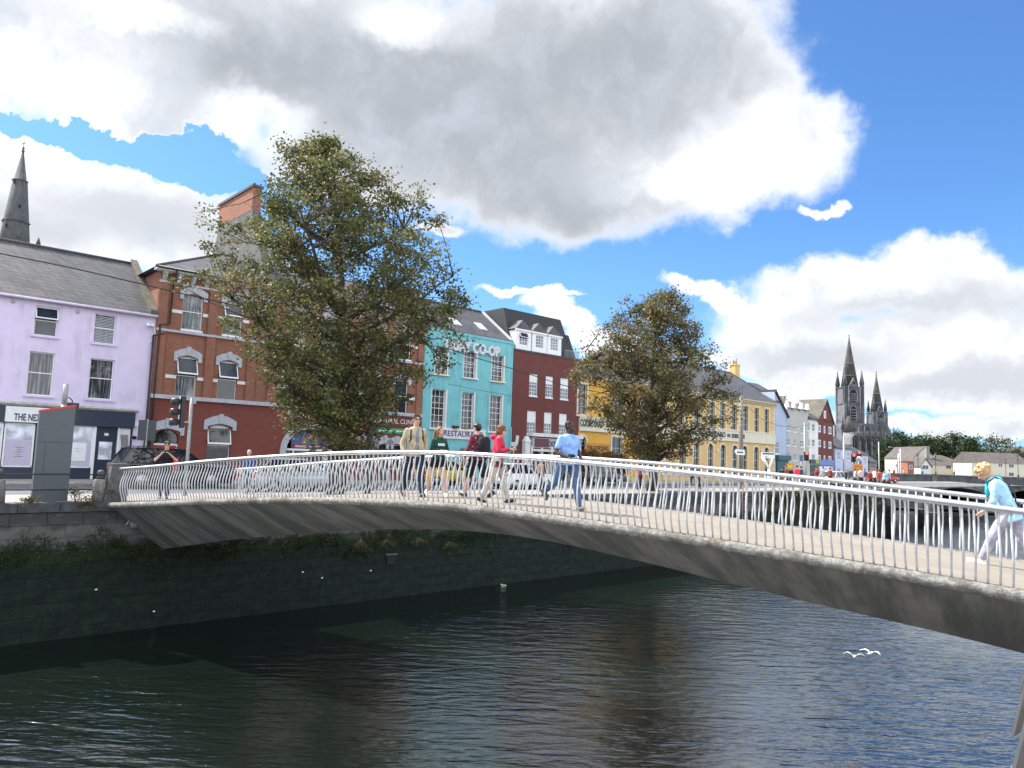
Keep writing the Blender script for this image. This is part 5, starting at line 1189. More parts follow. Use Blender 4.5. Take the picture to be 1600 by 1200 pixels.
# ------------------------------------------------------------------ cars
M_tyre = plain('tyre rubber', (.02, .02, .021), .8); M_rim = plain('alloy rim', (.42, .43, .45), .35, metal=.6)
M_cglass = glassmat('car glass', (.010, .012, .015), .03); M_tail = plain('red lamp lens', (.45, .01, .015), .25); M_head = plain('clear lamp lens', (.6, .62, .65), .15)
def car(name, label, P_, rz, prof, W, body, group=None, roofrails=False, cat='car'):
    """prof: dict L,H,belt,hood,ws,rs (x positions from the rear)"""
    o = thing(name, label, cat, P_, rz, group); L_, H_, B_ = prof['L'], prof['H'], prof['belt']; hw = W/2
    xs = [0, .06, .25, prof['tail'], prof['ws'], prof['L']-.55, L_-.12, L_]
    def ring(x, zt, w_, zb=.28): return [(x, -w_*.93, zb), (x, -w_, zb+.2), (x, -w_*1.0, zt*.72), (x, -w_*.93, zt), (x, w_*.93, zt), (x, w_, zt*.72), (x, w_, zb+.2), (x, w_*.93, zb)]
    tz = [B_*.72, B_*.97, B_, B_, B_*.99, prof['hood'], prof['hood']*.86, prof['hood']*.6]; wz = [.86, .95, .99, 1, 1, .97, .90, .80]
    mb = MB(); mb.cs = True; mb.loft([ring(x, z, hw*q, .30 if 0 < i < 7 else .42) for i, (x, z, q) in enumerate(zip(xs, tz, wz))]); bd = mb.build('body', body, o)
    x0, x1, x2, x3 = prof['rs0'], prof['rs1'], prof['rf1'], prof['ws']+.05
    cb = lambda x, z, w_: [(x, -w_, z), (x, w_, z)]
    mb = MB(); wt = hw*.80; wb = hw*.94
    mb.hull([(x0, -wb, B_-.02), (x3, -wb, B_-.02), (x3, wb, B_-.02), (x0, wb, B_-.02)], [(x1, -wt, H_-.05), (x2, -wt, H_-.05), (x2, wt, H_-.05), (x1, wt, H_-.05)]); gl = mb.build('glasshouse', M_cglass, o)
    mb = MB(); mb.cs = False; mb.hull([(x1-.03, -wt-.01, H_-.07), (x2+.03, -wt-.01, H_-.07), (x2+.03, wt+.01, H_-.07), (x1-.03, wt+.01, H_-.07)], [(x1+.1, -wt*.85, H_), (x2-.15, -wt*.85, H_), (x2-.15, wt*.85, H_), (x1+.1, wt*.85, H_)]); mb.build('roof', body, o)
    mb = MB()
    for sy in (-1, 1):
        for (xa, xb) in ((x0, x1), (x3, x2), ((x0*.6+x3*.4), (x1*.62+x2*.38)), ((x0*.28+x3*.72), (x1*.3+x2*.7))):
            w2 = .05; mb = MB(); mb.hull([(xa-w2, sy*(wb+.006), B_-.02), (xa+w2, sy*(wb+.006), B_-.02), (xa+w2, sy*(wb-.03), B_-.02), (xa-w2, sy*(wb-.03), B_-.02)], [(xb-w2, sy*(wt+.008), H_-.06), (xb+w2, sy*(wt+.008), H_-.06), (xb+w2, sy*(wt-.03), H_-.06), (xb-w2, sy*(wt-.03), H_-.06)]); mb.build('pillar', body, gl)
    rw = prof.get('rw', .33)
    for x in (prof['wb0'], prof['wb1']):
        for sy in (-1, 1):
            mb = MB(); mb.cs = True; yy = sy*(hw-.10); mb.tube([(x, yy-.11, rw), (x, yy-.095, rw), (x, yy+.095, rw), (x, yy+.11, rw)], [rw*.92, rw, rw, rw*.92], 18); wl = mb.build('wheel', M_tyre, o)
            mb = MB(); mb.tube([(x, yy+sy*.10, rw), (x, yy+sy*.118, rw)], rw*.62, 14); mb.build('rim', M_rim, wl)
    for sy in (-1, 1):
        mb = MB(); mb.box(-.012, sy*hw*.62, B_*.68, .12, sy*hw*.93, B_*.95); mb.build('tail_light', M_tail, o)
        mb = MB(); mb.box(L_-.30, sy*hw*.45, prof['hood']*.62, L_-.005, sy*hw*.80, prof['hood']*.82); mb.build('headlight', M_head, o)
        mb = MB(); mb.ell((x3-.25, sy*(hw+.10), B_+.08), (.08, .10, .07), 8, 6); mb.build('wing_mirror', body, o)
    mb = MB(); mb.box(-.03, -.26, .52, .0, .26, .63); mb.build('number_plate', M_upvc, o)
    mb = MB(); mb.box(.02, -hw*.8, .24, L_-.05, hw*.8, .34); mb.build('underbody', M_black, o)
    if roofrails:
        mb = MB(); mb.cs = True
        for sy in (-1, 1): mb.tube([(x1+.2, sy*wt*.85, H_-.01), (x1+.3, sy*wt*.85, H_+.06), (x2-.4, sy*wt*.85, H_+.06), (x2-.3, sy*wt*.85, H_-.01)], .022, 6)
        mb.build('roof_rails', M_black, o)
    return o
SUV = dict(L=5.1, H=1.78, belt=1.12, hood=1.08, tail=.5, ws=3.55, rs0=.10, rs1=.55, rf1=2.75, wb0=.95, wb1=3.95, rw=.38)
EST = dict(L=4.6, H=1.50, belt=.95, hood=.88, tail=.5, ws=3.35, rs0=.12, rs1=.75, rf1=2.55, wb0=.85, wb1=3.65)
SUP = dict(L=4.2, H=1.52, belt=.96, hood=.90, tail=.5, ws=3.05, rs0=.12, rs1=.65, rf1=2.3, wb0=.78, wb1=3.3)
M_blackcar = plain('black car paint', (.010, .011, .014), .12, .02, spec=.8); M_whitecar = plain('white car paint', (.72, .73, .75), .2, .02); M_silvercar = plain('silver car paint', (.42, .47, .52), .25, .03, metal=.4)
RZ = GZ-.12
def carat(px, v, prof, W, body, name, label, d=1, **k):
    u = onplane(px, 720, W0+NB*v, WD)[1]; rz = QA if d > 0 else QA+PI; prof = {q: x*1.12 for q, x in prof.items()}; W *= 1.12; return car(name, label, (*Q(u, v), RZ), rz, prof, W, body, **k)
carat(177, 11.4, SUV, 1.95, M_blackcar, 'parked_car', 'black estate jeep with roof rails driving past the brick house', roofrails=True)
carat(388, 7.2, dict(EST), 1.8, M_silvercar, 'parked_car', 'silver-white car on the quay behind the left half of the bridge railing', group='cars on the quay')
carat(778, 8.0, dict(SUP), 1.75, M_whitecar, 'parked_car', 'white hatchback on the quay below the bookshop front', group='cars on the quay')
carat(905, 13.4, dict(EST), 1.8, plain('dark grey car paint', (.05, .055, .06), .2), 'parked_car', 'dark grey car parked by the yellow building, mostly behind the railing', group='cars on the quay')
carat(655, 13.6, dict(SUP), 1.75, plain('yellow car paint', (.55, .40, .03), .25), 'parked_car', 'dark-windowed yellow car parked outside the teal house', group='cars on the quay')
carat(1291, 8.5, dict(EST), 1.8, M_whitecar, 'moving_car', 'white car with red rear lights driving towards the red gabled block', group='cars in the distance')
A_ = atdepth(1341, 742, 105); car('moving_car', 'orange and white taxi-like car waiting behind the road works sign', (A_[0], A_[1], GZ-.05), R(15), EST, 1.8, plain('orange car paint', (.62, .20, .04), .3), 'cars in the distance')
A_ = atdepth(1363, 742, 110); car('moving_car', 'red car following behind, partly hidden by the people on the far quay', (A_[0], A_[1], GZ-.05), R(15), SUP, 1.75, plain('bright red car paint', (.5, .04, .02), .3), 'cars in the distance')

# ------------------------------------------------------------------ signs and lights further along the quay
def signal(label, px, pyt, pyb, Y, lit=True, w_=.34, face=0.0):
    A_ = atdepth(px, pyt, Y); zt = A_[2]; zb = atdepth(px, pyb, Y)[2]; o = thing('traffic_light', label, 'traffic light', (A_[0], A_[1], GZ), face, 'traffic lights at the junction')
    mb = MB(); mb.cs = True; mb.tube([(0, .15, 0), (0, .15, zt-GZ)], .07, 8); mb.build('pole', M_galv, o)
    mb = MB(); mb.box(-w_/2*1.3, -.1, zb-GZ, w_/2*1.3, .12, zt-GZ); h_ = mb.build('signal_head', M_black, o)
    H_ = zt-zb
    for k in range(3):
        z = zb-GZ+H_*(k+.5)/3; mb = MB(); mb.tube([(0, -.12, z), (0, -.10, z)], w_*.40, 12)
        if k == 2 and lit:
            m = MATS.get('lit red lamp')
            if m is None:
                m, t, b = newmat('lit red lamp'); setp(b, Roughness=.4, Emission_Strength=2.2); b.inputs['Base Color'].default_value = (.8, .02, .02, 1); b.inputs['Emission Color'].default_value = (1, .05, .04, 1)
            mb.build('red_lamp', m, h_)
        else: mb.build('lamp', M_dark, h_)
    return o
signal('red traffic light in front of the white and grey houses', 1260, 706, 720, 80, w_=.36)
signal('left one of the two red traffic lights below the cathedral', 1333.5, 709, 722, 84, w_=.36)
signal('right one of the two red traffic lights, above a round white road sign', 1342, 706, 715, 84.5, w_=.36)
def plate(name, label, px, py, Y, w_, h_, mat, cat='road sign', kind='rect', z0=GZ, rim=None):
    A_ = atdepth(px, py, Y); o = thing(name, label, cat, (A_[0], A_[1], z0), 0); zc_ = A_[2]-z0
    mb = MB(); mb.cs = True; mb.tube([(0, .06, 0), (0, .06, zc_)], .05, 8); mb.build('pole', M_galv, o); mb = MB()
    if kind == 'rect': mb.box(-w_/2, -.02, zc_-h_/2, w_/2, .0, zc_+h_/2)
    else: mb.tube([(0, -.02, zc_), (0, 0, zc_)], w_/2, 18)
    p_ = mb.build('plate', mat, o)
    if rim is not None:
        mb = MB()
        if kind == 'rect': mb.box(-w_*.35, -.03, zc_-h_*.3, w_*.35, -.022, zc_+h_*.3)
        else: mb.tube([(0, -.03, zc_), (0, -.022, zc_)], w_*.32, 16)
        mb.build('plate_face', rim, p_)
    return o
plate('road_sign', 'round white road sign with a dark symbol under the right traffic light', 1342, 717, 84, .62, .62, M_upvc, kind='round', rim=M_greytrim)
M_orangesign = plain('orange sign', (.72, .24, .02), .5)
o = plate('roadworks_sign', 'large orange road works board standing among the crowd', 1341, 731, 82, .95, .85, M_orangesign, rim=None)
zc_ = atdepth(1341, 731, 82)[2]-GZ; mb = MB()
for q in range(3): mb.box(-.38+q*.28, -.03, zc_-.28, -.2+q*.28, -.022, zc_-.2); mb.box(-.38+q*.28, -.03, zc_+.08, -.2+q*.28, -.022, zc_+.16)
mb.build('sign_marks', M_greydk, o)
plate('roadworks_sign', 'small yellow and orange sign board behind pedestrians by the grey house', 1234, 729, 84, .9, .7, M_orangesign, rim=plain('yellow sign', (.75, .55, .05), .5))
plate('blue_sign', 'dark blue road sign on a pole in front of the grey house', 1252, 716, 82, .4, .7, plain('grey blue sign', (.10, .16, .28), .5))
# white forked sculpture with a street name board
A_ = atdepth(1201, 728, 66); o = thing('forked_post', 'white forked post carrying a long white direction board, before the yellow building corner', 'signpost', (A_[0], A_[1], GZ), QA*.3)
zt = atdepth(1201, 714, 66)[2]-GZ; zt0 = atdepth(1201, 733, 66)[2]-GZ
mb = MB(); mb.cs = True; mb.tube([(-.1, 0, 0), (.05, 0, zt0)], .12, 8); mb.tube([(.05, 0, zt0), (-.62, 0, zt)], [.1, .16], 8); mb.tube([(.05, 0, zt0), (.42, 0, zt-.05)], .07, 8); mb.build('fork', M_upvc, o)
mb = MB(); mb.box(-.75, -.12, zt-.12, .55, -.07, zt+.42); b_ = mb.build('name_board', M_upvc, o); text_mesh('ST', .2, .004, M_navy, parent=b_, loc=(-.4, -.13, zt-.08)); mb = MB(); mb.box(-.66, -.13, zt+.22, .48, -.122, zt+.34); mb.build('lettering_line', M_greydk, b_)
# red-leaved shrubs outside the yellow building
for k, (px, py) in enumerate(((908, 706), (925, 710), (938, 704), (951, 710), (972, 706))):
    u = onplane(px, py, W0+NB*15.5, WD)[1]; o = qthing('red_shrub', ['dark red shrub at the corner next to the bookshop', 'low red shrub just right of the corner shrub', 'tall red and gold shrub under the ochre sign', 'rusty shrub right of the ochre sign', 'red shrub nearest the smaller quay tree'][k], 'shrub', u, 15.6, group='red shrubs outside the yellow building')
    rs = np.random.RandomState(50+k); C_ = [(rs.normal()*.4, rs.normal()*.35, .6+rs.rand()*(1.9+.3*(k % 2))) for _ in range(46)]
    mb = MB(); mb.cs = True
    for c_ in C_[:14]: mb.tube([(0, 0, .3), (c_[0]*.5, c_[1]*.5, c_[2]*.6), c_], [.03, .02, .008], 5)
    mb.build('stems', M_bark, o); leaves_mesh('foliage', np.array(C_), .2, 40, .13, LEAF_D, o, rs)
    mb = MB(); mb.hull([(-.5, -.4, 0), (.5, -.4, 0), (.5, .4, 0), (-.5, .4, 0)], [(-.58, -.46, .55), (.58, -.46, .55), (.58, .46, .55), (-.58, .46, .55)]); mb.build('planter', M_greydk, o)
# ------------------------------------------------------------------ people (local frame: facing +y, x to their right, z up, feet at 0)
SKIN_L = plain('fair skin', (.56, .33, .24), .55, .06, 12); SKIN_D = plain('dark brown skin', (.050, .026, .017), .45, .08, 12)
def remesh(o, vox, it=2, sf=.5):
    m = o.modifiers.new('join', 'REMESH'); m.mode = 'VOXEL'; m.voxel_size = vox; m.use_smooth_shade = True
    if it: s = o.modifiers.new('soften', 'SMOOTH'); s.iterations = it; s.factor = sf
    return o
def vv(*a): return Vector(a)
SCL = 1.18
def fabric(name, c, rough=.85, plaid=None):
    if name in MATS: return MATS[name]
    m, t, b = newmat(name); X = t.n('ShaderNodeTexCoord').outputs['Object']; n = t.noise(X, 9, 4, .6)
    cc = t.mix(t.sstep(n, .3, .7), [q*.72 for q in c], [min(1, q*1.2) for q in c])
    if plaid:
        s = t.n('ShaderNodeSeparateXYZ', ins={0: X})
        a = t.math('SINE', t.math('MULTIPLY', t.math('ADD', s.outputs[0], s.outputs[1]), 62)); b_ = t.math('SINE', t.math('MULTIPLY', s.outputs[2], 62))
        cc = t.mix(t.sstep(t.math('MAXIMUM', a, b_), .55, .8, 0, .85), cc, plaid[0]); cc = t.mix(t.sstep(t.math('MINIMUM', a, b_), .2, .6, 0, .7), cc, plaid[1])
    t.l(cc, b.inputs['Base Color']); setp(b, Roughness=rough, Specular_IOR_Level=.25)
    bp = t.n('ShaderNodeBump', ins={'Strength': .5, 'Distance': .015, 'Height': t.noise(X, 13, 3, .6)}); t.l(bp.outputs[0], b.inputs['Normal']); return m
def leg_fk(hip, th, kn, tl=.43, sl=.42):
    """th: thigh swing forward, kn: knee bend (both radians)"""
    knee = hip+vv(0, math.sin(th)*tl, -math.cos(th)*tl); a = th-kn; ank = knee+vv(0, math.sin(a)*sl, -math.cos(a)*sl); return knee, ank, a
def hand(mb, wrist, d, n_, s=1.0, curl=.6, side=1):
    """palm, five bent fingers; d = pointing direction, n_ = palm normal (fingers curl towards it)"""
    d = Vector(d).normalized(); n_ = Vector(n_); n_ = (n_-d*n_.dot(d)).normalized(); a = d.cross(n_)*side
    pc = wrist+d*.045*s
    mb.cap(wrist, .024*s, wrist+d*.03*s, .028*s); mb.cap(pc-a*.022*s, .019*s, pc+a*.022*s, .019*s); mb.cap(pc+d*.035*s-a*.026*s, .016*s, pc+d*.035*s+a*.026*s, .016*s)
    for k, (off, ln) in enumerate(((-.030, .030), (-.010, .036), (.010, .034), (.029, .027))):
        p = pc+d*.045*s+a*off*s; c_ = curl; q = p
        for j in range(3):
            dd = (d*math.cos(c_*(j+.5))+n_*math.sin(c_*(j+.5))).normalized(); q2 = q+dd*ln*s*(1, .75, .6)[j]; mb.cap(q, (.0105-.001*j)*s, q2, (.0095-.001*j)*s, 6); q = q2
    p = pc-a*.035*s; q = p+(d*.5-a*.55+n_*.5).normalized()*.035*s; mb.cap(p, .013*s, q, .011*s, 6); mb.cap(q, .011*s, q+(d*.75+n_*.5).normalized()*.028*s, .009*s, 6)
def person(label, P_, rz, H=1.75, legs=((.35, .1), (-.3, .25)), arms=None, lean=.03, headyaw=0.0, headpitch=0.0, skin=None, top=None, low=None, shoes=None, hair=None, hairstyle='short',
           sleeve='long', lowkind='trousers', build=1.0, group=None, vox=.011, hem=.0, belly=0.0, shoes_kind='low', female=False, extras=None, sneaker_white=False):
    o = thing('person', label, 'person', P_, rz, group); H *= SCL; S = H/1.75; o.scale = (S, S, S)
    hips = [vv(-.095*build, 0, 0), vv(.095*build, 0, 0)]; res = [leg_fk(h, *l) for h, l in zip(hips, legs)]
    pz = max(.085-r[1].z for r in res); pel = vv(0, 0, pz); hips = [h+pel for h in hips]; res = [(k+pel, a+pel, g) for k, a, g in res]
    fwd_ = vv(0, math.sin(lean), math.cos(lean)); T = lambda x, y, h: pel+vv(x, 0, 0)+fwd_*h+vv(0, math.cos(lean), -math.sin(lean))*y
    sh = (.168 if not female else .150)*(1+(build-1)*.6); SL, SR = T(-sh, -.005, .455), T(sh, -.005, .455); neck = T(0, .005, .53); hc = T(0, .03+max(0, headpitch)*.10, .66-max(0, headpitch)*.04)
    arms = arms or {}
    def arm(s_, side):
        e, w_ = arms.get(side, (None, None))
        if e is None: sx = -1 if side == 'L' else 1; e = s_+vv(.05*sx, -.04, -.28); w_ = e+vv(-.01*sx, .08, -.24)
        else: e, w_ = s_+Vector(e), s_+Vector(w_)
        return e, w_
    EL, WL = arm(SL, 'L'); ER, WR = arm(SR, 'R')
    def ringtorso(mb, rows, g=0.0):
        rg_ = []
        for (h, rx, ry, yo) in rows: rg_.append([T((rx*build+g)*math.cos(2*PI*k/16), yo+(ry+g)*math.sin(2*PI*k/16), h) for k in range(16)])
        mb.loft(rg_)
    wst = .125 if female else .145
    rows = [(-.09, .12, .085, 0), (-.02, .155 if not female else .165, .105, 0), (.08, wst+.01, .10+belly*.7, belly*.5), (.18, wst, .098+belly, belly*.6), (.30, .155 if not female else .14, .11+belly*.3, .01), (.40, .165 if not female else .145, .105, .005), (.455, .148, .085, 0), (.495, .105, .072, 0), (.525, .065, .058, 0)]
    # skin body: one surface
    mb = MB(); mb.cs = True; ringtorso(mb, rows, -.012); mb.cap(T(0, 0, .48), .06, T(0, .025, .60), .053)
    hm = Matrix.Rotation(headyaw, 3, 'Z') @ Matrix.Rotation(-headpitch-lean*.4, 3, 'X'); hp = lambda x, y, z: hc+hm @ vv(x, y, z)
    mb.ell(hc+hm @ vv(0, -.008, .03), (.075, .093, .092), 16, 12, hm); mb.ell(hp(0, .028, -.035), (.056, .062, .07), 14, 10, hm); mb.cap(hp(0, .05, -.07), .028, hp(0, .058, -.085), .022)
    mb.cap(hp(0, .088, .022), .010, hp(0, .106, -.012), .014, 8); mb.cap(hp(-.014, .092, -.014), .009, hp(.014, .092, -.014), .009, 6); mb.cap(hp(-.018, .083, -.047), .009, hp(.018, .083, -.047), .009, 6)
    for sx in (-1, 1): mb.ell(hp(sx*.076, -.002, .005), (.010, .02, .030), 8, 6, hm)
    for s_, e, w_, side in ((SL, EL, WL, -1), (SR, ER, WR, 1)):
        mb.cap(s_, .043*build, e, .037*build); mb.cap(e, .037*build, e.lerp(w_, .3), .036*build); mb.cap(e.lerp(w_, .3), .036*build, w_, .025)
        d = (w_-e).normalized(); nn = vv(-side*.8, .5, .2) if abs(d.z) > .6 else vv(-side*.3, .3, -.8); hand(mb, w_, d, nn, 1.0, .5, side)
    fl = []
    for h, (k, a, g) in zip(hips, res):
        mb.cap(h, .082*build, h.lerp(k, .5), .070*build); mb.cap(h.lerp(k, .5), .070*build, k, .052); mb.cap(k, .052, k.lerp(a, .3), .054); mb.cap(k.lerp(a, .3), .054, a, .036)
        pit = -max(-.9, min(.5, g*1.0)) if g < 0 else -g*.6; td = vv(0, math.cos(g*.75), math.sin(g*.75)); fl.append((a, td, g)); mb.cap(a+vv(0, 0, -.02), .034, a+td*.12+vv(0, 0, -.045), .026)
    bd = remesh(mb.build('body', skin or SKIN_L, o), vox, 2, .4)
    # trousers / shorts / skirt
    if low:
        mb = MB(); mb.cs = True; ringtorso(mb, rows[:3], .012)
        for h, (k, a, g) in zip(hips, res):
            if lowkind == 'trousers': e = .85; mb.cap(h, .098*build, h.lerp(k, .5), .086*build); mb.cap(h.lerp(k, .5), .086*build, k, .070); mb.cap(k, .071, k.lerp(a, .5), .068); mb.cap(k.lerp(a, .5), .068, k.lerp(a, .93), .056)
            elif lowkind == 'shorts': mb.cap(h, .102*build, h.lerp(k, .5), .100*build); mb.cap(h.lerp(k, .5), .100, h.lerp(k, .98), .088)
            elif lowkind == 'brief': mb.cap(h, .105*build, h.lerp(k, .32), .110*build)
            elif lowkind == 'crop': mb.cap(h, .098*build, k, .078); mb.cap(k, .078, k.lerp(a, .86), .060)
        remesh(mb.build('trousers' if lowkind in ('trousers', 'crop') else 'shorts', low, o), vox, 2)
    if top:
        mb = MB(); mb.cs = True; r2 = [list(r) for r in rows]; r2 = r2[1:]
        if hem: r2 = [(-hem, .17, .115, 0), (-hem*.4, .168, .115, 0)]+r2
        ringtorso(mb, r2, .020)
        for s_, e, w_ in ((SL, EL, WL), (SR, ER, WR)):
            mb.cap(s_-vv(0, 0, .012), .056*(1+(build-1)*.5), e if sleeve == 'long' else s_.lerp(e, .62), .047*build if sleeve == 'long' else .062)
            if sleeve == 'long': mb.cap(e, .048*build, e.lerp(w_, .4), .045); mb.cap(e.lerp(w_, .4), .045, e.lerp(w_, .95), .036)
        remesh(mb.build('top' if sleeve == 'short' else 'jacket', top, o), vox, 2)
    for (a, td, g) in fl:
        mb = MB(); mb.cs = True; up_ = vv(0, -td.z, td.y); hl = a-td*.045-up_*.045
        mb.cap(hl, .037, a+td*.10-up_*.052, .040); mb.cap(a+td*.06-up_*.045, .036, a+td*.165-up_*.058, .027); mb.cap(a-up_*.01, .042, a-up_*.04, .044); s_ = mb.build('shoe', shoes or M_black, o); remesh(s_, vox, 2)
        mb = MB(); mb.hull([hl-td*.03-up_*.032+vv(sx, 0, 0) for sx in (-.036, .036)]+[a+td*.175-up_*.082+vv(sx, 0, 0) for sx in (.032, -.032)], [hl-td*.03-up_*.05+vv(sx, 0, 0) for sx in (-.036, .036)]+[a+td*.175-up_*.095+vv(sx, 0, 0) for sx in (.032, -.032)]); mb.build('sole', M_upvc if sneaker_white else M_greydk, s_)
    # face details
    mb = MB()
    for sx in (-1, 1): mb.ell(hp(sx*.030, .082, .018), (.011, .006, .006), 8, 6, hm)
    mb.build('eyes', M_dark, bd); mb = MB(); mb.cap(hp(-.02, .092, -.047), .004, hp(.02, .092, -.047), .004, 6); mb.build('mouth', plain('lips', (.30, .10, .08), .5), bd)
    if hair:
        mb = MB(); mb.cs = True; rs = random.Random(len(label))
        if hairstyle in ('short', 'crop'):
            g = .010 if hairstyle == 'short' else .003
            mb.ell(hp(0, -.020, .048), (.078+g, .090+g, .082+g), 16, 10, hm); mb.ell(hp(0, -.05, .00), (.070+g, .055+g, .06), 12, 8, hm)
            if hairstyle == 'short':
                for k in range(10): mb.ell(hp(rs.uniform(-.05, .05), rs.uniform(-.03, .06), .105+rs.uniform(-.01, .012)), (.025, .025, .018), 6, 4)
        elif hairstyle == 'bob':
            mb.ell(hp(0, -.022, .045), (.093, .105, .095), 16, 10, hm); mb.ell(hp(0, -.055, -.035), (.090, .070, .085), 14, 10, hm)
            for sx in (-1, 1): mb.ell(hp(sx*.068, -.005, -.02), (.03, .05, .085), 10, 8, hm)
        elif hairstyle == 'long':
            mb.ell(hp(0, -.022, .042), (.086, .100, .090), 16, 10, hm)
            for k in range(9):
                x = (k-4)*.017; mb.tube([hp(x, -.085, .03), hp(x*1.2, -.11, -.08), hp(x*1.5, -.12, -.20), hp(x*1.6+rs.uniform(-.02, .02), -.14, -.33-rs.random()*.05)], [.035, .034, .030, .008], 7)
            for sx in (-1, 1): mb.tube([hp(sx*.065, .01, .06), hp(sx*.082, -.01, -.03), hp(sx*.085, -.03, -.13), hp(sx*.08, -.05, -.24)], [.025, .026, .022, .006], 7)
        elif hairstyle == 'curly':
            mb.ell(hp(0, -.025, .04), (.105, .115, .100), 14, 10, hm)
            for k in range(90):
                a, e = rs.uniform(0, 2*PI), math.asin(rs.uniform(-.25, 1)); q = hp(.112*math.cos(a)*math.cos(e), -.028+.122*math.sin(a)*math.cos(e), .045+.105*math.sin(e))
                if math.sin(a)*math.cos(e) > .78 and e < .5: continue
                r_ = rs.uniform(.014, .024); mb.ell(q, (r_, r_, r_), 6, 4)
        h_ = mb.build('hair', hair, o)
        if hairstyle in ('long', 'curly', 'bob', 'short'): remesh(h_, vox*.8, 1, .3)
    if extras: extras(o, dict(T=T, hp=hp, hm=hm, SL=SL, SR=SR, EL=EL, ER=ER, WL=WL, WR=WR, pel=pel))
    return o
H_brown = fabric('brown hair', (.075, .04, .022), .6); H_blond = fabric('dirty blond hair', (.22, .14, .08), .6); H_copper = fabric('auburn hair', (.16, .065, .028), .6); H_fair = fabric('curly fair hair', (.50, .33, .19), .7); H_dark = fabric('black hair', (.012, .010, .010), .6)
def glasses(c):
    mb = MB(); hp = c['hp']
    for sx in (-1, 1): mb.ell(hp(sx*.033, .092, .017), (.028, .010, .017), 10, 6, c['hm']); mb.cap(hp(sx*.062, .075, .022), .004, hp(sx*.078, -.01, .018), .003, 5)
    mb.cap(hp(-.012, .099, .022), .004, hp(.012, .099, .022), .004, 5); return mb
def backpack(o, c, mat, w_=.15, h0=.05, h1=.44, dep=.16, both=True):
    T = c['T']; mb = MB(); mb.cs = True
    rg_ = [[T(x*w_, -.13-dep*y, h) for x, y in ((-.8, 0), (.8, 0), (1, .35), (.85, .85), (.4, 1), (-.4, 1), (-.85, .85), (-1, .35))] for h in (h0+.02, h0+.08, (h0+h1)/2, h1-.08, h1)]
    for i, f in ((0, .8), (4, .7)): cc = sum(rg_[i], Vector((0, 0, 0)))/8; rg_[i] = [cc+(p-cc)*f for p in rg_[i]]
    mb.loft(rg_); b_ = mb.build('backpack_body', mat, None)
    mb = MB(); mb.cs = True
    for sx in ((-1, 1) if both else (-1,)): mb.tube([T(sx*.10, -.12, .44), T(sx*.115, -.03, .525), T(sx*.12, .085, .44), T(sx*.13, .125, .28), T(sx*.15, .04, .12), T(sx*.12, -.10, .08)], .020, 6)
    s_ = mb.build('straps', M_black, b_); return b_
def carried(o, b, name, label, cat):
    """a bag or object worn or held: stays a thing of its own, sharing the wearer's frame"""
    b.name = name; b.location = o.location; b.rotation_euler = o.rotation_euler; b.scale = o.scale; tag(b, label, cat); return b
def on_bridge(px, py, n):
    """deck position below pixel column px at distance n across the deck"""
    p0 = BP+np.array([-BD[1], BD[0]])*n; s = onplane(px, py, p0, BD)[1]; p = deckpt(s, n); return p
toL = BA+PI/2   # facing +y rotated: heading towards larger s is -pi/2 from here
HS = BA-PI/2    # facing along +s (towards the right / near bank)
HN = BA+PI/2    # facing along -s (towards the left / far bank)
# 1. man in beige jacket
P_ = on_bridge(645, 770, 1.7); J_be = fabric('beige jacket cloth', (.42, .35, .24)); T_gr = fabric('grey tee cloth', (.21, .21, .21)); D_nv = fabric('navy jeans', (.018, .026, .055))
def ex1(o, c):
    T = c['T']; m = glasses(c).build('sunglasses', M_black, o)
    mb = MB(); mb.cs = True; mb.loft([[T(.085*w_*math.cos(a), .012+(.128+b_)*max(0, math.sin(a))+.0, h) for a in np.linspace(-.25, PI+.25, 12)] for h, w_, b_ in ((-.03, 1.0, .02), (.1, 1.05, .05), (.22, 1.0, .045), (.34, .9, .02), (.42, .75, .0), (.49, .5, -.03))]); mb.build('tee_shirt', T_gr, o)
    mb = MB()
    for q in range(4): mb.box(-.045+.01*q, .182-.004*q, 1.23+.0-q*.022, .045-.006*q, .186, 1.236-q*.022)
    carried(o, backpack(o, c, fabric('blue-grey pack cloth', (.06, .10, .15)), .14, .02, .42, .15), 'backpack', 'blue-grey backpack worn by the man in the beige jacket', 'backpack')
o1 = person('man in sunglasses walking with an open beige jacket over a grey tee and navy jeans', P_, HS-.55, 1.98, ((.36, .05), (-.30, .30)), {'L': ((-.07, -.06, -.28), (-.02, .0, -.52)), 'R': ((.08, -.05, -.28), (.07, .06, -.52))}, .02, .0, 0, SKIN_L, J_be, D_nv, fabric('dark shoes', (.02, .02, .025)), H_brown, 'short', build=1.08, belly=.04, hem=.08, extras=ex1)
# 2. young woman in green sweatshirt
P_ = on_bridge(683, 768, 2.4); S_gn = fabric('bottle green sweatshirt', (.012, .065, .045))
def ex2(o, c):
    T = c['T']; mb = MB(); p = (c['WL']+c['WR'])/2+vv(0, .06, .03); mb.box(p.x-.035, p.y-.01, p.z-.055, p.x+.035, p.y, p.z+.06); ph = mb.build('phone', M_black, None); carried(o, ph, 'phone', 'dark phone held in both hands by the woman in green', 'phone')
    q = []
    for k, ch in enumerate('STATE'[:0]): pass
    mb = MB()
    for k in range(5):
        x = -.085+k*.036; y = .150-abs(k-2)*.006; P2 = T(x, y, .335); mb.hull([T(x, y-.012, .315), T(x+.026, y-.012, .315), T(x+.026, y-.012, .375), T(x, y-.012, .375)], [T(x, y, .315), T(x+.026, y, .315), T(x+.026, y, .375), T(x, y, .375)])
    mb.build('chest_print', M_upvc, o)
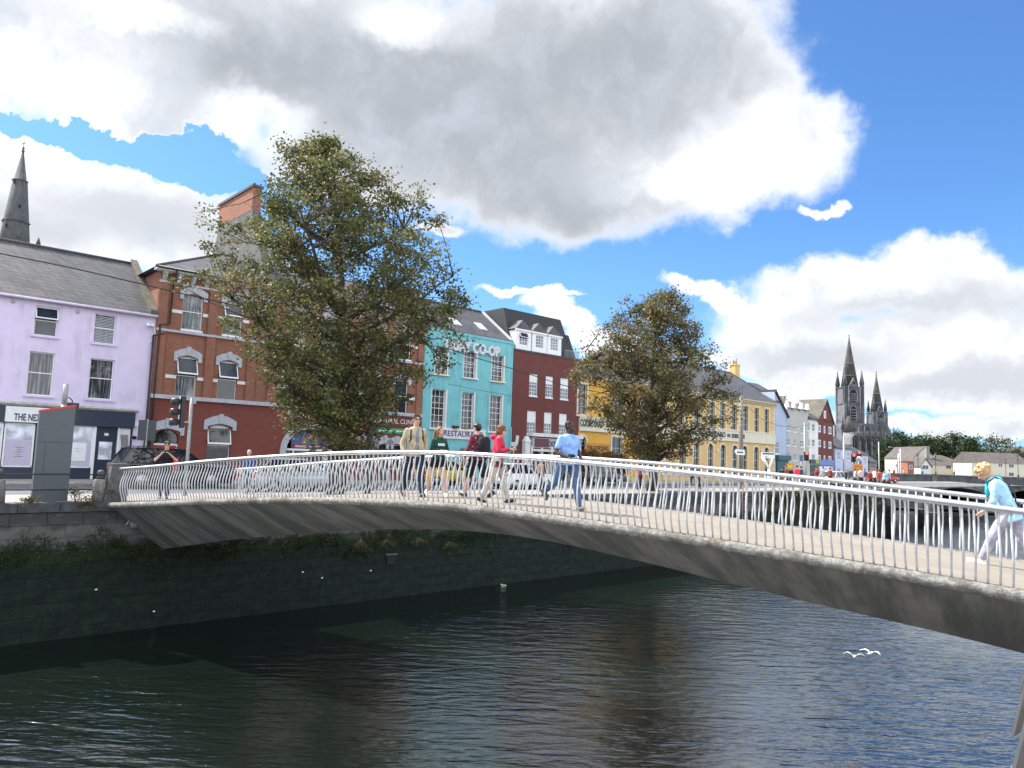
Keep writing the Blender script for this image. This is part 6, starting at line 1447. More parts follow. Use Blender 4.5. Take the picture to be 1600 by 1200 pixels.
person('young long-haired woman in a dark green sweatshirt and short black shorts looking sideways', P_, HS-.45, 1.70, ((.34, .08), (-.32, .28)), {'L': ((-.07, .02, -.26), (.13, .20, -.25)), 'R': ((.07, .02, -.26), (-.13, .20, -.25))}, .02, .35, 0, SKIN_L, S_gn, fabric('black shorts', (.012, .012, .014)), M_upvc, H_blond, 'long', lowkind='brief', female=True, sneaker_white=True, build=.98, extras=ex2)
# 3. man with cap, plaid shirt, black pack, walking away to the left
P_ = on_bridge(744, 768, 2.9); S_pl = fabric('red and navy plaid cloth', (.20, .02, .035), .9, ((.02, .02, .05), (.40, .36, .36)))
def ex3(o, c):
    hp = c['hp']; mb = MB(); mb.cs = True; mb.ell(hp(0, -.01, .062), (.088, .104, .072), 16, 10, c['hm']); mb.ell(hp(0, -.115, .03), (.055, .06, .010), 10, 6, c['hm']); mb.build('cap', M_black, o)
    carried(o, backpack(o, c, fabric('black pack cloth', (.015, .016, .022)), .155, .03, .47, .18), 'backpack', 'black backpack worn over the red plaid shirt', 'backpack'); glasses(c).build('sunglasses', M_black, o)
person('man in backwards black cap and red plaid shirt walking left with bare calves', P_, HN-.15, 1.78, ((.34, .06), (-.34, .30)), {'L': ((-.07, .05, -.27), (-.05, .16, -.46)), 'R': ((.08, -.08, -.27), (.08, -.02, -.50))}, .03, .0, 0, SKIN_L, S_pl, fabric('black shorts', (.012, .012, .014)), M_black, H_dark, 'crop', lowkind='shorts', build=1.05, hem=.06, extras=ex3)
# 4. woman in pink-red hooded jacket with map
P_ = on_bridge(775, 776, 1.3); J_pk = fabric('raspberry jacket cloth', (.52, .035, .075))
def ex4(o, c):
    T = c['T']; mb = MB(); mb.cs = True; mb.tube([T(-.11, -.04, .50), T(-.09, -.12, .52), T(0, -.15, .50), T(.09, -.12, .52), T(.11, -.04, .50)], [.03, .05, .06, .05, .03], 8); mb.build('hood', J_pk, o)
    p = (c['WL']+c['WR'])/2; mb = MB(); a = [p+vv(-.20, .06, -.03), p+vv(.20, .06, -.03), p+vv(.20, .16, .30), p+vv(-.20, .16, .30)]
    mb.hull(a[:2]+[a[1].lerp(a[2], .5)+vv(0, .03, 0), a[0].lerp(a[3], .5)+vv(0, .03, 0)], [q+vv(0, .004, 0) for q in a[:2]+[a[1].lerp(a[2], .5)+vv(0, .03, 0), a[0].lerp(a[3], .5)+vv(0, .03, 0)]])
    b__ = [a[0].lerp(a[3], .5)+vv(0, .03, 0), a[1].lerp(a[2], .5)+vv(0, .03, 0), a[2], a[3]]; mb.hull(b__, [q+vv(0, .004, 0) for q in b__]); mp_ = mb.build('map', plain('map paper', (.50, .54, .52), .7, .25, 30), None)
    carried(o, mp_, 'folded_map', 'large open folded paper map held by the woman in the raspberry jacket', 'map'); glasses(c).build('sunglasses', M_black, o)
    mb = MB(); mb.cs = True; q = T(.17, .05, -.06); mb.cap(q+vv(0, -.06, .05), .05, q+vv(0, .06, -.02), .055); bg_ = mb.build('bag', M_black, None); carried(o, bg_, 'waist_bag', 'small black bag at the hip of the woman in the raspberry jacket', 'bag')
person('auburn-haired woman in a raspberry hooded jacket and pale cropped trousers holding a map', P_, HS+.45, 1.66, ((.30, .05), (-.26, .22)), {'L': ((-.06, .04, -.25), (.05, .25, -.20)), 'R': ((.07, .04, -.25), (-.03, .25, -.20))}, .06, -.15, .12, SKIN_L, J_pk, fabric('stone trousers', (.46, .42, .37)), M_black, H_copper, 'bob', lowkind='trousers', female=True, build=1.16, hem=.14, belly=.02, extras=ex4)
# 5. man in light blue tee
P_ = on_bridge(886, 782, 1.5)
def ex5(o, c):
    p = c['WR']+vv(0, .08, .04); mb = MB(); mb.box(p.x-.04, p.y-.03, p.z-.03, p.x+.05, p.y+.05, p.z+.03); cm = mb.build('camera', M_black, None); mb = MB(); mb.cs = True; mb.tube([(p.x, p.y+.05, p.z), (p.x, p.y+.10, p.z)], .026, 10); mb.build('lens', M_dark, cm); carried(o, cm, 'camera', 'small black camera held by the man in the light blue tee', 'camera')
person('dark-skinned man in a light blue tee and jeans walking right with a camera', P_, HS-.40, 1.80, ((.30, .04), (-.48, .62)), {'L': ((-.07, -.02, -.28), (.0, .17, -.40)), 'R': ((.08, -.04, -.28), (-.03, .20, -.38))}, .03, .25, -.16, SKIN_D, fabric('light blue tee cloth', (.26, .42, .80)), fabric('blue jeans', (.07, .13, .24)), fabric('grey suede shoes', (.20, .17, .15)), H_dark, 'crop', sleeve='short', build=1.14, belly=.02, hem=.06, extras=ex5)
# 6. woman in light blue blazer, right edge
P_ = on_bridge(1580, 880, 2.9); J_lb = fabric('powder blue blazer cloth', (.36, .60, .76))
def ex6(o, c):
    T = c['T']; mb = MB(); mb.cs = True; mb.tube([T(-.12, .10, .49), T(-.13, -.03, .53), T(-.02, -.14, .40), T(.10, -.15, .22), T(.175, -.09, .02), T(.19, .0, -.12)], .013, 6); st = mb.build('strap', M_navy, None)
    mb = MB(); mb.box(.17, -.12, .82, .23, .10, .98); mb.build('bag', M_navy, st); carried(o, st, 'shoulder_bag', 'navy cross-body bag strap over the light blue blazer', 'bag')
    mb = MB(); mb.cs = True; mb.tube([T(-.10, .02, .515), T(-.06, .09, .50), T(0, .11, .49), T(.06, .09, .50), T(.10, .02, .515), T(0, -.07, .53), T(-.1, .02, .515)], .028, 7); mb.tube([T(0, .12, .48), T(.02, .17, .36), T(.01, .19, .26)], [.022, .032, .02], 7); mb.build('scarf', plain('turquoise scarf', (.02, .38, .52), .7), o)
person('fair curly-haired woman in a light blue blazer striding left, head bowed', P_, HN-.08, 1.76, ((.50, .10), (-.35, .30)), {'L': ((-.04, .02, -.28), (.02, .16, -.44)), 'R': ((.05, .05, -.28), (-.02, .18, -.44))}, .36, .05, .65, SKIN_L, J_lb, fabric('lilac grey trousers', (.36, .35, .44)), M_upvc, H_fair, 'curly', lowkind='crop', female=True, build=1.12, hem=.16, sneaker_white=True, extras=ex6)
# 7. young man photographing, on the quay
u7 = onplane(258, 740, W0+NB*1.3, WD)[1]
def ex7(o, c):
    p = (c['WL']+c['WR'])/2+vv(0, .07, .03); mb = MB(); mb.box(p.x-.065, p.y-.03, p.z-.035, p.x+.065, p.y+.03, p.z+.045); cm = mb.build('camera', M_black, None); mb = MB(); mb.cs = True; mb.tube([(p.x, p.y+.03, p.z), (p.x, p.y+.09, p.z)], .03, 10); mb.build('lens', M_dark, cm)
    carried(o, cm, 'camera', 'black camera held up by the young man behind the left end of the bridge', 'camera'); glasses(c).build('sunglasses', M_black, o)
    T = c['T']; mb = MB(); mb.cs = True; mb.cap(T(-.26, .02, .02), .10, T(-.27, .02, .24), .08); b_ = mb.build('bag', M_red, None); carried(o, b_, 'red_bag', 'red bag hanging at the side of the young man with the camera', 'bag')
person('young man in black tee and sunglasses raising a camera at the bridge end', (*Q(u7, 1.3), GZ), PI+.35, 1.88, ((.05, .02), (-.05, .02)), {'L': ((-.12, .06, -.24), (.06, .30, -.05)), 'R': ((.12, .06, -.24), (-.06, .30, -.05))}, .02, 0, .1, SKIN_L, fabric('black tee cloth', (.014, .015, .018)), D_nv, M_black, H_brown, 'short', sleeve='short', build=1.05, hem=.05, extras=ex7)
u8 = onplane(388, 740, W0+NB*4.0, WD)[1]
person('person in blue whose pale head just shows over the handrail left of the larger tree', (*Q(u8, 4.0), GZ), PI, 1.72, skin=SKIN_L, top=fabric('royal blue cloth', (.03, .06, .25)), low=D_nv, hair=plain('white hair', (.5, .48, .45), .8), hairstyle='crop', vox=.02)
# crowd on the far quay and bridge
CR = [(1222, 74, (.03, .03, .05), 'dark-haired person in dark blue by the grey house'), (1229, 76, (.22, .06, .05), 'person in maroon beside the small orange board'), (1236, 73, (.02, .02, .03), 'person in black under the small orange board'), (1245, 70, (.62, .02, .05), 'person in a bright red coat left of the first traffic light'), (1252, 76, (.08, .08, .10), 'person in charcoal directly behind the red coat'),
      (1276, 82, (.25, .05, .05), 'person in dark red beside the white car'), (1286, 79, (.45, .40, .38), 'person in beige in front of the white car'), (1297, 80, (.30, .06, .06), 'person in brick red at the right of the white car'), (1322, 80, (.03, .03, .04), 'person in black, first of the crowd left of the road works board'), (1328, 82, (.10, .10, .12), 'person in dark grey next to the first one in black'), (1336, 79, (.55, .50, .50), 'person in pale top just left of the road works board'),
      (1345, 77, (.62, .52, .52), 'person in light pink just under the road works board'), (1352, 80, (.04, .05, .12), 'person in navy right of the road works board'), (1360, 74, (.35, .05, .05), 'person in dark red fourth from the right of the crowd'), (1366, 78, (.70, .70, .68), 'person in a white shirt near the end of the crowd'), (1374, 75, (.5, .08, .05), 'person in orange red beside the light blue shirt'), (1383, 73, (.25, .50, .72), 'person in light blue at the right end of the crowd, beside the stone parapet'), (1389, 76, (.45, .42, .46), 'person in grey lilac at the very end of the crowd')]
lg = [((.3, .05), (-.3, .2)), ((.1, .0), (-.1, .1)), ((-.25, .2), (.3, .05))]
for k, (px, Y, c_, lb) in enumerate(CR):
    A_ = atdepth(px, 750, Y); person(lb, (A_[0], Y, GZ-(.0 if Y < 200 else 0)), (k*1.7) % 6.28, 1.62+.03*(k*5 % 8), lg[k % 3], skin=SKIN_L, top=fabric('crowd cloth %d' % k, c_), low=fabric('crowd dark trousers', (.03, .035, .05)) if k % 3 else fabric('crowd pale trousers', (.3, .28, .25)), hair=[H_brown, H_dark, H_blond][k % 3], hairstyle='crop', vox=.03, group='people on the far quay', hem=.05)
for k, (px, Y, c_, lb) in enumerate(((1397, 156, (.60, .16, .10), 'person in orange near the left end of the stone bridge'), (1412, 154, (.35, .33, .35), 'pale-haired person on the stone bridge left of the tall cream house'), (1441, 155, (.05, .30, .62), 'person in bright blue on the stone bridge below the white gabled house'), (1491, 155, (.02, .03, .10), 'lone person in navy in the middle of the stone bridge'))):
    A_ = atdepth(px, 745, Y); person(lb, (A_[0], Y, 4.7), k*1.3, 1.72, lg[k % 3], skin=SKIN_L, top=fabric('bridge cloth %d' % k, c_), low=fabric('crowd dark trousers', (.03, .035, .05)), hair=[H_blond, H_brown][k % 2], hairstyle='crop', vox=.035, group='people on the stone bridge')
for k, (px, c_, lb) in enumerate(((1000, (.55, .10, .13), 'person in pink on the quay footpath seen through the railings under the smaller tree'), (1018, (.03, .03, .04), 'person in black on the quay footpath right of the one in pink'), (1083, (.05, .05, .06), 'first of two dark-dressed people seen through the railings right of the smaller tree'), (1092, (.08, .08, .10), 'second of two dark-dressed people seen through the railings right of the smaller tree'), (845, (.30, .18, .12), 'person in brown walking behind the white hatchback'))):
    u = onplane(px, 740, W0+NB*3.6, WD)[1]; person(lb, (*Q(u, 3.6), GZ), QA-PI/2+(k % 2)*PI, 1.70, lg[k % 3], skin=SKIN_L, top=fabric('quay cloth %d' % k, c_), low=fabric('crowd dark trousers', (.03, .035, .05)), hair=H_brown, hairstyle='crop', vox=.02, group='people on the quay footpath')
# ------------------------------------------------------------------ cathedral far behind
M_cath = plain('dark limestone', (.115, .12, .132), .9, .35, .35, bump=.6, stain=.6, bscale=2.0)
M_cathl = plain('pale limestone', (.22, .225, .235), .9, .3, .5, bump=.5, stain=.5, bscale=2.0)
M_cathr = plain('cathedral slate', (.085, .082, .085), .8, .2, .5)
M_spire = plain('lichened spire stone', (.072, .068, .062), .9, .35, .25, bump=.4, stain=.5, bscale=2.0)
CY = 400.0
def cp(px, py, Y=CY): return atdepth(px, py, Y)
px2m = CY/1150.0*1.0
base = cp(1345, 745); cz = GZ
cath = thing('cathedral', 'grey limestone Gothic cathedral with two tall spires rising beyond the red gabled block', 'cathedral', (base[0], CY, cz), 0)
def lx_(px, py=640): A_ = cp(px, py); return A_[0]-base[0], A_[2]-cz
def octa(mb, cx, cy, r0, z0, r1, z1, n=8, rot=PI/8): mb.lathe([(r0, z0), (r1, z1)], (cx, cy), n, rot)
def tower(name, pc, pyT, pyS, py2, py1, py0, wS, w2, w1, yo):
    """pc centre px; tip, spire base, belfry base, lower stage base, ground rows; widths in px"""
    cx, zT = lx_(pc, pyT); zS = lx_(pc, pyS)[1]; z2 = lx_(pc, py2)[1]; z1 = lx_(pc, py1)[1]; z0 = 0
    k = CY/FPX; hS, h2, h1 = wS*k/2, w2*k/2, w1*k/2
    P_ = thing_part(name)
    return cx, zT, zS, z2, z1, hS, h2, h1
def build_tower(nm, pc, pyT, pyS, py2, py1, wS, w2, w1, yo, lean=0):
    cx, zT = lx_(pc, pyT); zS = lx_(pc, pyS)[1]; z2 = lx_(pc, py2)[1]; z1 = lx_(pc, py1)[1]; k = CY/FPX; hS, h2, h1 = wS*k/2, w2*k/2, w1*k/2
    mb = MB(); mb.box(cx-h1, yo-h1, 0, cx+h1, yo+h1, z1); mb.hull([(cx-h1, yo-h1, z1), (cx+h1, yo-h1, z1), (cx+h1, yo+h1, z1), (cx-h1, yo+h1, z1)], [(cx-h2, yo-h2, z1+1.2), (cx+h2, yo-h2, z1+1.2), (cx+h2, yo+h2, z1+1.2), (cx-h2, yo+h2, z1+1.2)])
    mb.box(cx-h2, yo-h2, z1+1.2, cx+h2, yo+h2, zS)
    for sx in (-1, 1):
        for sy in (-1, 1):
            mb.box(cx+sx*(h2-.6), yo+sy*(h2-.6), 0, cx+sx*(h2+1.1), yo+sy*(h2+1.1), z1); mb.box(cx+sx*(h2-1.2), yo+sy*(h2-1.2), z1, cx+sx*(h2+.35), yo+sy*(h2+.35), zS+.2)
    for z in (z1+1.2, z2, zS-.3): mb.box(cx-h2-.4, yo-h2-.4, z, cx+h2+.4, yo+h2+.4, z+.55)
    tw_ = mb.build(nm, M_cath, cath)
    # belfry openings with pale mouldings and louvres
    for sx in (-.12,) if w2 > 25 else (0,):
        for (za, zb, ww) in ((z2+1.2, zS-1.6, .34), (z1+2.5, z2-1.4, .26)):
            x = cx+sx*h2; wv = h2*(.36 if za > z2 else .26); n = 8
            arch_ = [(x-wv, za), (x+wv, za), (x+wv, zb-wv*1.1)]+[(x+wv*math.cos(PI*q/n), zb-wv*1.1+wv*1.3*math.sin(PI*q/n)) for q in range(1, n)]+[(x-wv, zb-wv*1.1)]
            mb = MB(); mb.prism_y([(x+(a-x)*1.35, za+(c_-za)*1.06-.2) for a, c_ in arch_], yo-h2-.45, yo-h2-.02); mb.build('window_surround', M_cathl, tw_)
            mb = MB(); mb.prism_y(arch_, yo-h2-.6, yo-h2-.5); mb.build('opening', M_dark, tw_)
            mb = MB()
            for q in range(4): z = za+(zb-za-wv)*(q+.5)/4; mb.box(x-wv*.9, yo-h2-.75, z, x+wv*.9, yo-h2-.62, z+.35)
            mb.build('louvres', M_cathl, tw_)
            mb = MB(); mb.prism_x([(yo-h2*.35, za), (yo+h2*.35, za), (yo+h2*.35, zb-1.5), (yo, zb), (yo-h2*.35, zb-1.5)], cx+h2+.3, cx+h2+.45); mb.build('side_opening', M_dark, tw_)
    mb = MB(); mb.lathe([(hS*1.08, zS+.2), (hS*.03+.12, zT-2.2)], (cx, yo), 8, PI/8); sp = mb.build('spire', M_spire, tw_)
    mb = MB()
    for f in (.22, .45): rr_ = hS*1.08*(1-f)+.12; mb.lathe([(rr_+.14, zS+(zT-zS)*f), (rr_+.10, zS+(zT-zS)*f+.25)], (cx, yo), 8, PI/8)
    mb.build('stone_bands', M_cathl, sp)
    mb = MB(); mb.lathe([(.15, zT-2.3), (.5, zT-2.0), (.2, zT-1.7), (.1, zT-.9)], (cx, yo), 8); mb.box(cx-.45, yo-.08, zT-.75, cx+.45, yo+.08, zT-.5); mb.box(cx-.1, yo-.08, zT-1.2, cx+.1, yo+.08, zT); mb.build('cross', M_greydk, sp)
    for sx in (-1, 1):
        for sy in (-1, 1):
            x, y = cx+sx*(h2-.5), yo+sy*(h2-.5); mb = MB(); mb.lathe([(h2*.20, z2), (h2*.20, zS+1.5), (h2*.26, zS+1.6), (.08, zS+9.5 if w2 > 25 else zS+7.5)], (x, y), 8, PI/8); mb.build('corner_pinnacle', M_cath, tw_)
    mb = MB(); gz = zS+.2; mb.prism_y([(cx-h2*.5, gz), (cx+h2*.5, gz), (cx, gz+h2*1.0)], yo-h2-.1, yo-h2*.4); gb = mb.build('spire_gable', M_cath, tw_)
    mb = MB(); mb.tube([(cx, yo-h2-.2, gz+h2*.42), (cx, yo-h2-.12, gz+h2*.42)], h2*.13, 10); mb.build('roundel', M_dark, gb)
    for sx in (-.62, .62):
        mb = MB(); mb.tube([(cx+sx*h2, yo-h2-.3, z1+1.5), (cx+sx*h2, yo-h2-.3, zS)], .35, 6); mb.build('shaft', M_cathl, tw_)
    for sx in (-1, 1):
        x = cx+sx*(h1+1.0); mb = MB(); mb.box(x-.8, yo-h1-1, 0, x+.8, yo-h1+.8, z1-3); mb.lathe([(1.1, z1-3), (.05, z1+4.5)], (x, yo-h1-.2), 4, PI/4); mb.build('buttress', M_cath, tw_)
    return tw_
build_tower('main_tower', 1326.5, 523, 606, 632, 664, 24, 29, 33, 0)
build_tower('west_tower', 1377.5, 578, 644, 664, 680, 18, 21, 23, 6)
# nave, apse, side wall with traceried windows
xa, za = lx_(1338, 661); xb, zb = lx_(1372, 661); _, ze = lx_(1350, 676)
mb = MB(); mb.hull([(xa, -5, ze), (xb+2, -5, ze), (xb+2, 9, ze), (xa, 9, ze)], [(xa, 2, za), (xb+2, 2, za), (xb+2, 2.2, za), (xa, 2.2, za)]); mb.build('nave_roof', M_cathr, cath)
xw0, zw = lx_(1318, 678); xw1, _ = lx_(1380, 678)
mb = MB(); mb.box(xw0, -9, 0, xw1, 4, zw); mb.build('nave_wall', M_cathl, cath)
mb = MB(); mb.box(xw0-.3, -9.4, zw, xw1+.3, -8.7, zw+1.0)
for q in range(18): x = xw0+(xw1-xw0)*(q+.5)/18; mb.box(x-.3, -9.35, zw+1.0, x+.3, -8.8, zw+1.5)
mb.build('parapet', M_cathl, cath)
for q in range(7):
    x = xw0+(xw1-xw0)*(q+.5)/7; wv = 1.05; n = 8
    for (z0_, z1_) in ((zw-8.0, zw-1.2), (zw-18, zw-11)):
        mb = MB(); mb.prism_y([(x-wv*1.3, z0_-.3), (x+wv*1.3, z0_-.3), (x+wv*1.3, z1_-1.2)]+[(x+wv*1.3*math.cos(PI*k/n), z1_-1.2+1.7*math.sin(PI*k/n)) for k in range(1, n)]+[(x-wv*1.3, z1_-1.2)], -9.5, -9.02); s_ = mb.build('window_tracery', M_cath, cath)
        mb = MB(); mb.prism_y([(x-wv, z0_), (x+wv, z0_), (x+wv, z1_-1.3)]+[(x+wv*math.cos(PI*k/n), z1_-1.3+1.3*math.sin(PI*k/n)) for k in range(1, n)]+[(x-wv, z1_-1.3)], -9.6, -9.52); mb.build('pane', M_dark, s_)
        mb = MB(); mb.box(x-.08, -9.72, z0_, x+.08, -9.62, z1_-.8); mb.tube([(x, -9.72, z1_-1.4), (x, -9.62, z1_-1.4)], .42, 10); mb.build('mullion', M_cathl, s_)
    mb = MB(); mb.box(x+wv*1.5+.15, -11.5, 0, x+wv*1.5+1.0, -9, zw-4); mb.lathe([(.6, zw-4), (.5, zw+1), (.05, zw+4.5)], (x+wv*1.5+.6, -10), 4, PI/4); mb.build('buttress', M_cath, cath)
for (pc, pyp, pyb, w_, yy) in ((1318, 648, 676, 22, -6), (1372, 662, 682, 14, -9.5)):
    x, z = lx_(pc, pyp); zb_ = lx_(pc, pyb)[1]; hw = w_*CY/FPX/2
    if pc < 1330:
        mb = MB(); mb.lathe([(hw*1.05, zb_), (.2, z)], (x, yy), 8, PI/8); mb.build('chapel_roof', M_cathr, cath); mb = MB(); mb.lathe([(hw, 0), (hw, zb_)], (x, yy), 8, PI/8); mb.build('chapel', M_cathl, cath)
        mb = MB(); mb.lathe([(.6, z-1), (.3, z+2), (.05, z+4)], (x, yy), 6); mb.build('finial', M_greydk, cath)
    else:
        mb = MB(); mb.prism_y([(x-hw, zb_-2), (x+hw, zb_-2), (x, z)], yy-.6, yy+8); mb.box(x-hw, yy-.5, 0, x+hw, yy+3, zb_-2.02); tg = mb.build('transept', M_cath, cath)
        mb = MB(); mb.tube([(x, yy-.8, zb_-.5), (x, yy-.65, zb_-.5)], hw*.4, 12); mb.build('rose_window', M_dark, tg)

# ------------------------------------------------------------------ left church spire behind the lilac house
SY = 120.0
P_ = atdepth(22, 500, SY); ch = thing('church_spire', 'weathered grey church spire rising behind the lilac house roof', 'church spire', (P_[0], SY, GZ), 0)
def sx_(px, py): A_ = atdepth(px, py, SY); return A_[0]-P_[0], A_[2]-GZ
k = SY/FPX; xb_, zb_ = sx_(22, 376); xt_, zt_ = sx_(35.5, 238); _, zm_ = sx_(30, 283)
cx = xb_; M_sp2 = plain('streaked spire stone', (.085, .088, .09), .9, .3, .8, bump=.4, stain=.8)
mb = MB(); mb.lathe([(2.3, zb_-.4), (2.25, zb_), (1.08, zm_), (.95, zm_+.05), (.14, zt_)], (cx, 0), 8, PI/8); s_ = mb.build('spire', M_sp2, ch)
mb = MB(); mb.lathe([(2.0, zb_+3.0), (2.12, zb_+3.1), (2.0, zb_+3.25)], (cx, 0), 8, PI/8); mb.lathe([(1.14, zm_-.1), (1.24, zm_), (1.1, zm_+.12)], (cx, 0), 8, PI/8); mb.build('bands', M_sp2, s_)
mb = MB(); mb.lathe([(.14, zt_-.1), (.26, zt_+.2), (.12, zt_+.4), (.20, zt_+.7), (.05, zt_+1.0)], (cx, 0), 8); mb.box(cx-.03, -.03, zt_+.9, cx+.03, .03, zt_+2.0); mb.box(cx-.28, -.03, zt_+1.5, cx+.28, .03, zt_+1.58); mb.build('iron_cross', M_greydk, s_)
mb = MB()
for a_, z_, r_ in ((-PI/2, zb_+1.6, 2.28), (-PI/2, zm_-.9, 1.38), (-PI/4, zb_+5.2, 1.85)): mb.box(cx+r_*math.cos(a_)*.95-.10, r_*math.sin(a_)*.96-.1, z_, cx+r_*math.cos(a_)*.95+.10, r_*math.sin(a_)*.96+.1, z_+.6)
mb.build('lucarnes', M_dark, s_)
mb = MB(); mb.box(cx-2.7, -2.7, 0, cx+2.7, 2.7, zb_-.4); mb.build('tower', M_sp2, ch)
for sx in (-1, 1):
    for sy in (-1, 1): mb = MB(); mb.lathe([(.35, zb_-.4), (.35, zb_+.4), (.03, zb_+1.4)], (cx+sx*2.45, sy*2.45), 4, PI/4); mb.build('pinnacle', M_sp2, ch)

# ------------------------------------------------------------------ arched stone bridge
BY = 150.0
A0 = atdepth(1391, 745, BY); fbk = thing('stone_bridge', 'low grey stone road bridge with flat arches crossing the far end of the river', 'bridge', (A0[0], BY, 0), R(4))
ztop = 5.62; M_bst = plain('dark stained limestone', (.085, .088, .095), .9, .35, .6, bump=.5, stain=.5, bscale=3); M_bst2 = plain('patchy limestone', (.13, .128, .122), .9, .6, .5, bump=.5, stain=.8, bscale=3)
Lb = 75.0
mb = MB(); mb.box(-.5, -.3, 4.0, Lb, .1, ztop-.22); mb.box(-.5, 9.0, 4.0, Lb, 9.4, ztop-.22); mb.build('parapet', M_bst, fbk)
mb = MB(); mb.box(-.6, -.42, ztop-.22, Lb, .2, ztop); mb.box(-.6, 8.9, ztop-.22, Lb, 9.5, ztop); mb.build('coping', M_bst2, fbk)
mb = MB(); mb.box(-.5, -.45, 3.75, Lb, .0, 4.0); mb.build('string_course', M_bst2, fbk)
arcs = [(8.2, 11.8+8.6), (24.0, 37.0), (41, 54)]
mb = MB(); x = -.5
for (a, b_) in arcs:
    mb.box(x, -.2, -1, a, 9.2, 3.75); n = 16; m_, h_ = (a+b_)/2, (b_-a)/2
    for q in range(n):
        t0, t1_ = PI-PI*q/n, PI-PI*(q+1)/n; p0, p1 = (m_+h_*math.cos(t0), 1.0+2.1*math.sin(t0)), (m_+h_*math.cos(t1_), 1.0+2.1*math.sin(t1_))
        mb.hull([(p0[0], -.2, p0[1]), (p1[0], -.2, p1[1]), (p1[0], -.2, 3.75), (p0[0], -.2, 3.75)], [(p0[0], 9.2, p0[1]), (p1[0], 9.2, p1[1]), (p1[0], 9.2, 3.75), (p0[0], 9.2, 3.75)])
    x = b_
mb.box(x, -.2, -1, Lb, 9.2, 3.75); mb.build('arches', M_bst2, fbk)
for (a, b_) in arcs:
    mb = MB(); n = 16; m_, h_ = (a+b_)/2, (b_-a)/2
    for q in range(n):
        t0, t1_ = PI-PI*q/n, PI-PI*(q+1)/n; P = lambda t_, o_: (m_+(h_+o_)*math.cos(t_), 1.0+(2.1+o_)*math.sin(t_))
        mb.prism_y([P(t0, 0), P(t1_, 0), P(t1_, .45), P(t0, .45)], -.3, -.21)
    mb.build('arch_ring', M_bst2, fbk)
for k, x in enumerate((9.6-.4, 22.3, 39)):
    mb = MB(); mb.prism_z([(x-1.0, -.21), (x+1.0, -.21), (x, -1.8)], -1, 2.6); mb.box(x-.6, -.55, 2.6, x+.6, -.2, ztop+.1); mb.build('pilaster', M_bst2, fbk)
mb = MB(); mb.box(-.4, .11, 4.45, Lb, 8.99, 4.7); mb.build('carriageway', G_as, fbk)

# ------------------------------------------------------------------ houses beyond the bridge
def far_house(name, label, pxl, pxr, pye, pyr, Y, mat, roof, wins=(), D=9, hip=0.0, group=None, gable=False, z0=GZ-.13):
    A_, B_ = atdepth(pxl, pye, Y), atdepth(pxr, pye, Y); o = thing(name, label, 'house', (A_[0], Y, z0), 0, group); W_ = B_[0]-A_[0]; H_ = A_[2]-z0; Rr = atdepth((pxl+pxr)/2, pyr, Y)[2]-z0
    mb = MB(); mb.box(0, 0, 0, W_, D, H_)
    if gable: mb.prism_y([(0, H_), (W_, H_), (W_/2, Rr)], 0, D)
    mb.build('wall', mat, o); mb = MB()
    if gable:
        for (xa, xb) in ((-.3, W_/2), (W_+.3, W_/2)): mb.hull([(xa, -.3, H_-.2), (xb, -.3, Rr+.05), (xb, -.3, Rr+.3), (xa, -.3, H_+.05)], [(xa, D, H_-.2), (xb, D, Rr+.05), (xb, D, Rr+.3), (xa, D, H_+.05)])
    else:
        hp = hip*D/2
        mb.hull([(-.3, -.3, H_), (W_+.3, -.3, H_), (W_+.3, D+.3, H_), (-.3, D+.3, H_)], [(hp, D/2-.05, Rr), (W_-hp, D/2-.05, Rr), (W_-hp, D/2+.05, Rr), (hp, D/2+.05, Rr)])
    mb.build('roof', roof, o)
    for (px, py, w_, h_) in wins:
        P2 = atdepth(px, py, Y); x, z = P2[0]-A_[0], P2[2]-z0; mb = MB(); mb.box(x-w_/2-.1, -.05, z-h_/2-.1, x+w_/2+.1, -.01, z+h_/2+.1); f_ = mb.build('window', M_upvc, o)
        mb = MB(); mb.box(x-w_/2, -.08, z-h_/2, x-.05, -.055, z+h_/2); mb.box(x+.05, -.08, z-h_/2, x+w_/2, -.055, z+h_/2); mb.build('pane', M_glass, f_)
    return o, W_, H_, Rr
M_hroof = plain('brown roof tiles', (.085, .072, .068), .8, .2, .6); M_hcream = plain('pale cream render', (.62, .58, .46), .85, .05); M_hwhite = plain('far white render', (.66, .66, .62), .85, .05)
far_house('far_house', 'tall cream gabled house with a chimney beyond the stone bridge', 1427, 1462, 716, 699, 236, M_hcream, M_hroof, D=18, gable=True)
o = thing('far_chimney', 'tall stone chimney stack standing against the tall cream gabled house', 'chimney', tuple(atdepth(1449.5, 740, 232)[:2])+(GZ,), 0); z = atdepth(1449.5, 699, 232)[2]-GZ; mb = MB(); mb.box(-.5, -.5, 0, .5, .5, z); mb.build('stack', M_cathl, o); mb = MB(); mb.box(-.6, -.6, z, .6, .6, z+.3); mb.build('cap', M_cathl, o)
far_house('far_house', 'white gable-fronted house with a wide dark window beyond the bridge', 1438, 1455, 729, 717, 222, M_hwhite, M_hroof, [(1446, 730, 1.6, 1.1), (1437+3, 731, .4, .9)], D=14, gable=True)
far_house('far_house', 'long low cream house under a broad brown hipped roof beyond the bridge', 1448, 1519, 726, 711, 228, M_hcream, M_hroof, [(1482, 730, 1.4, .9), (1506.5, 730.5, .9, .8)], hip=1.0, D=12)
far_house('far_house', 'small cream gabled porch wing in front of the long low house', 1502, 1511, 727, 723, 224, M_hcream, M_hroof, [(1507, 730.5, .9, .8)], gable=True, D=4)
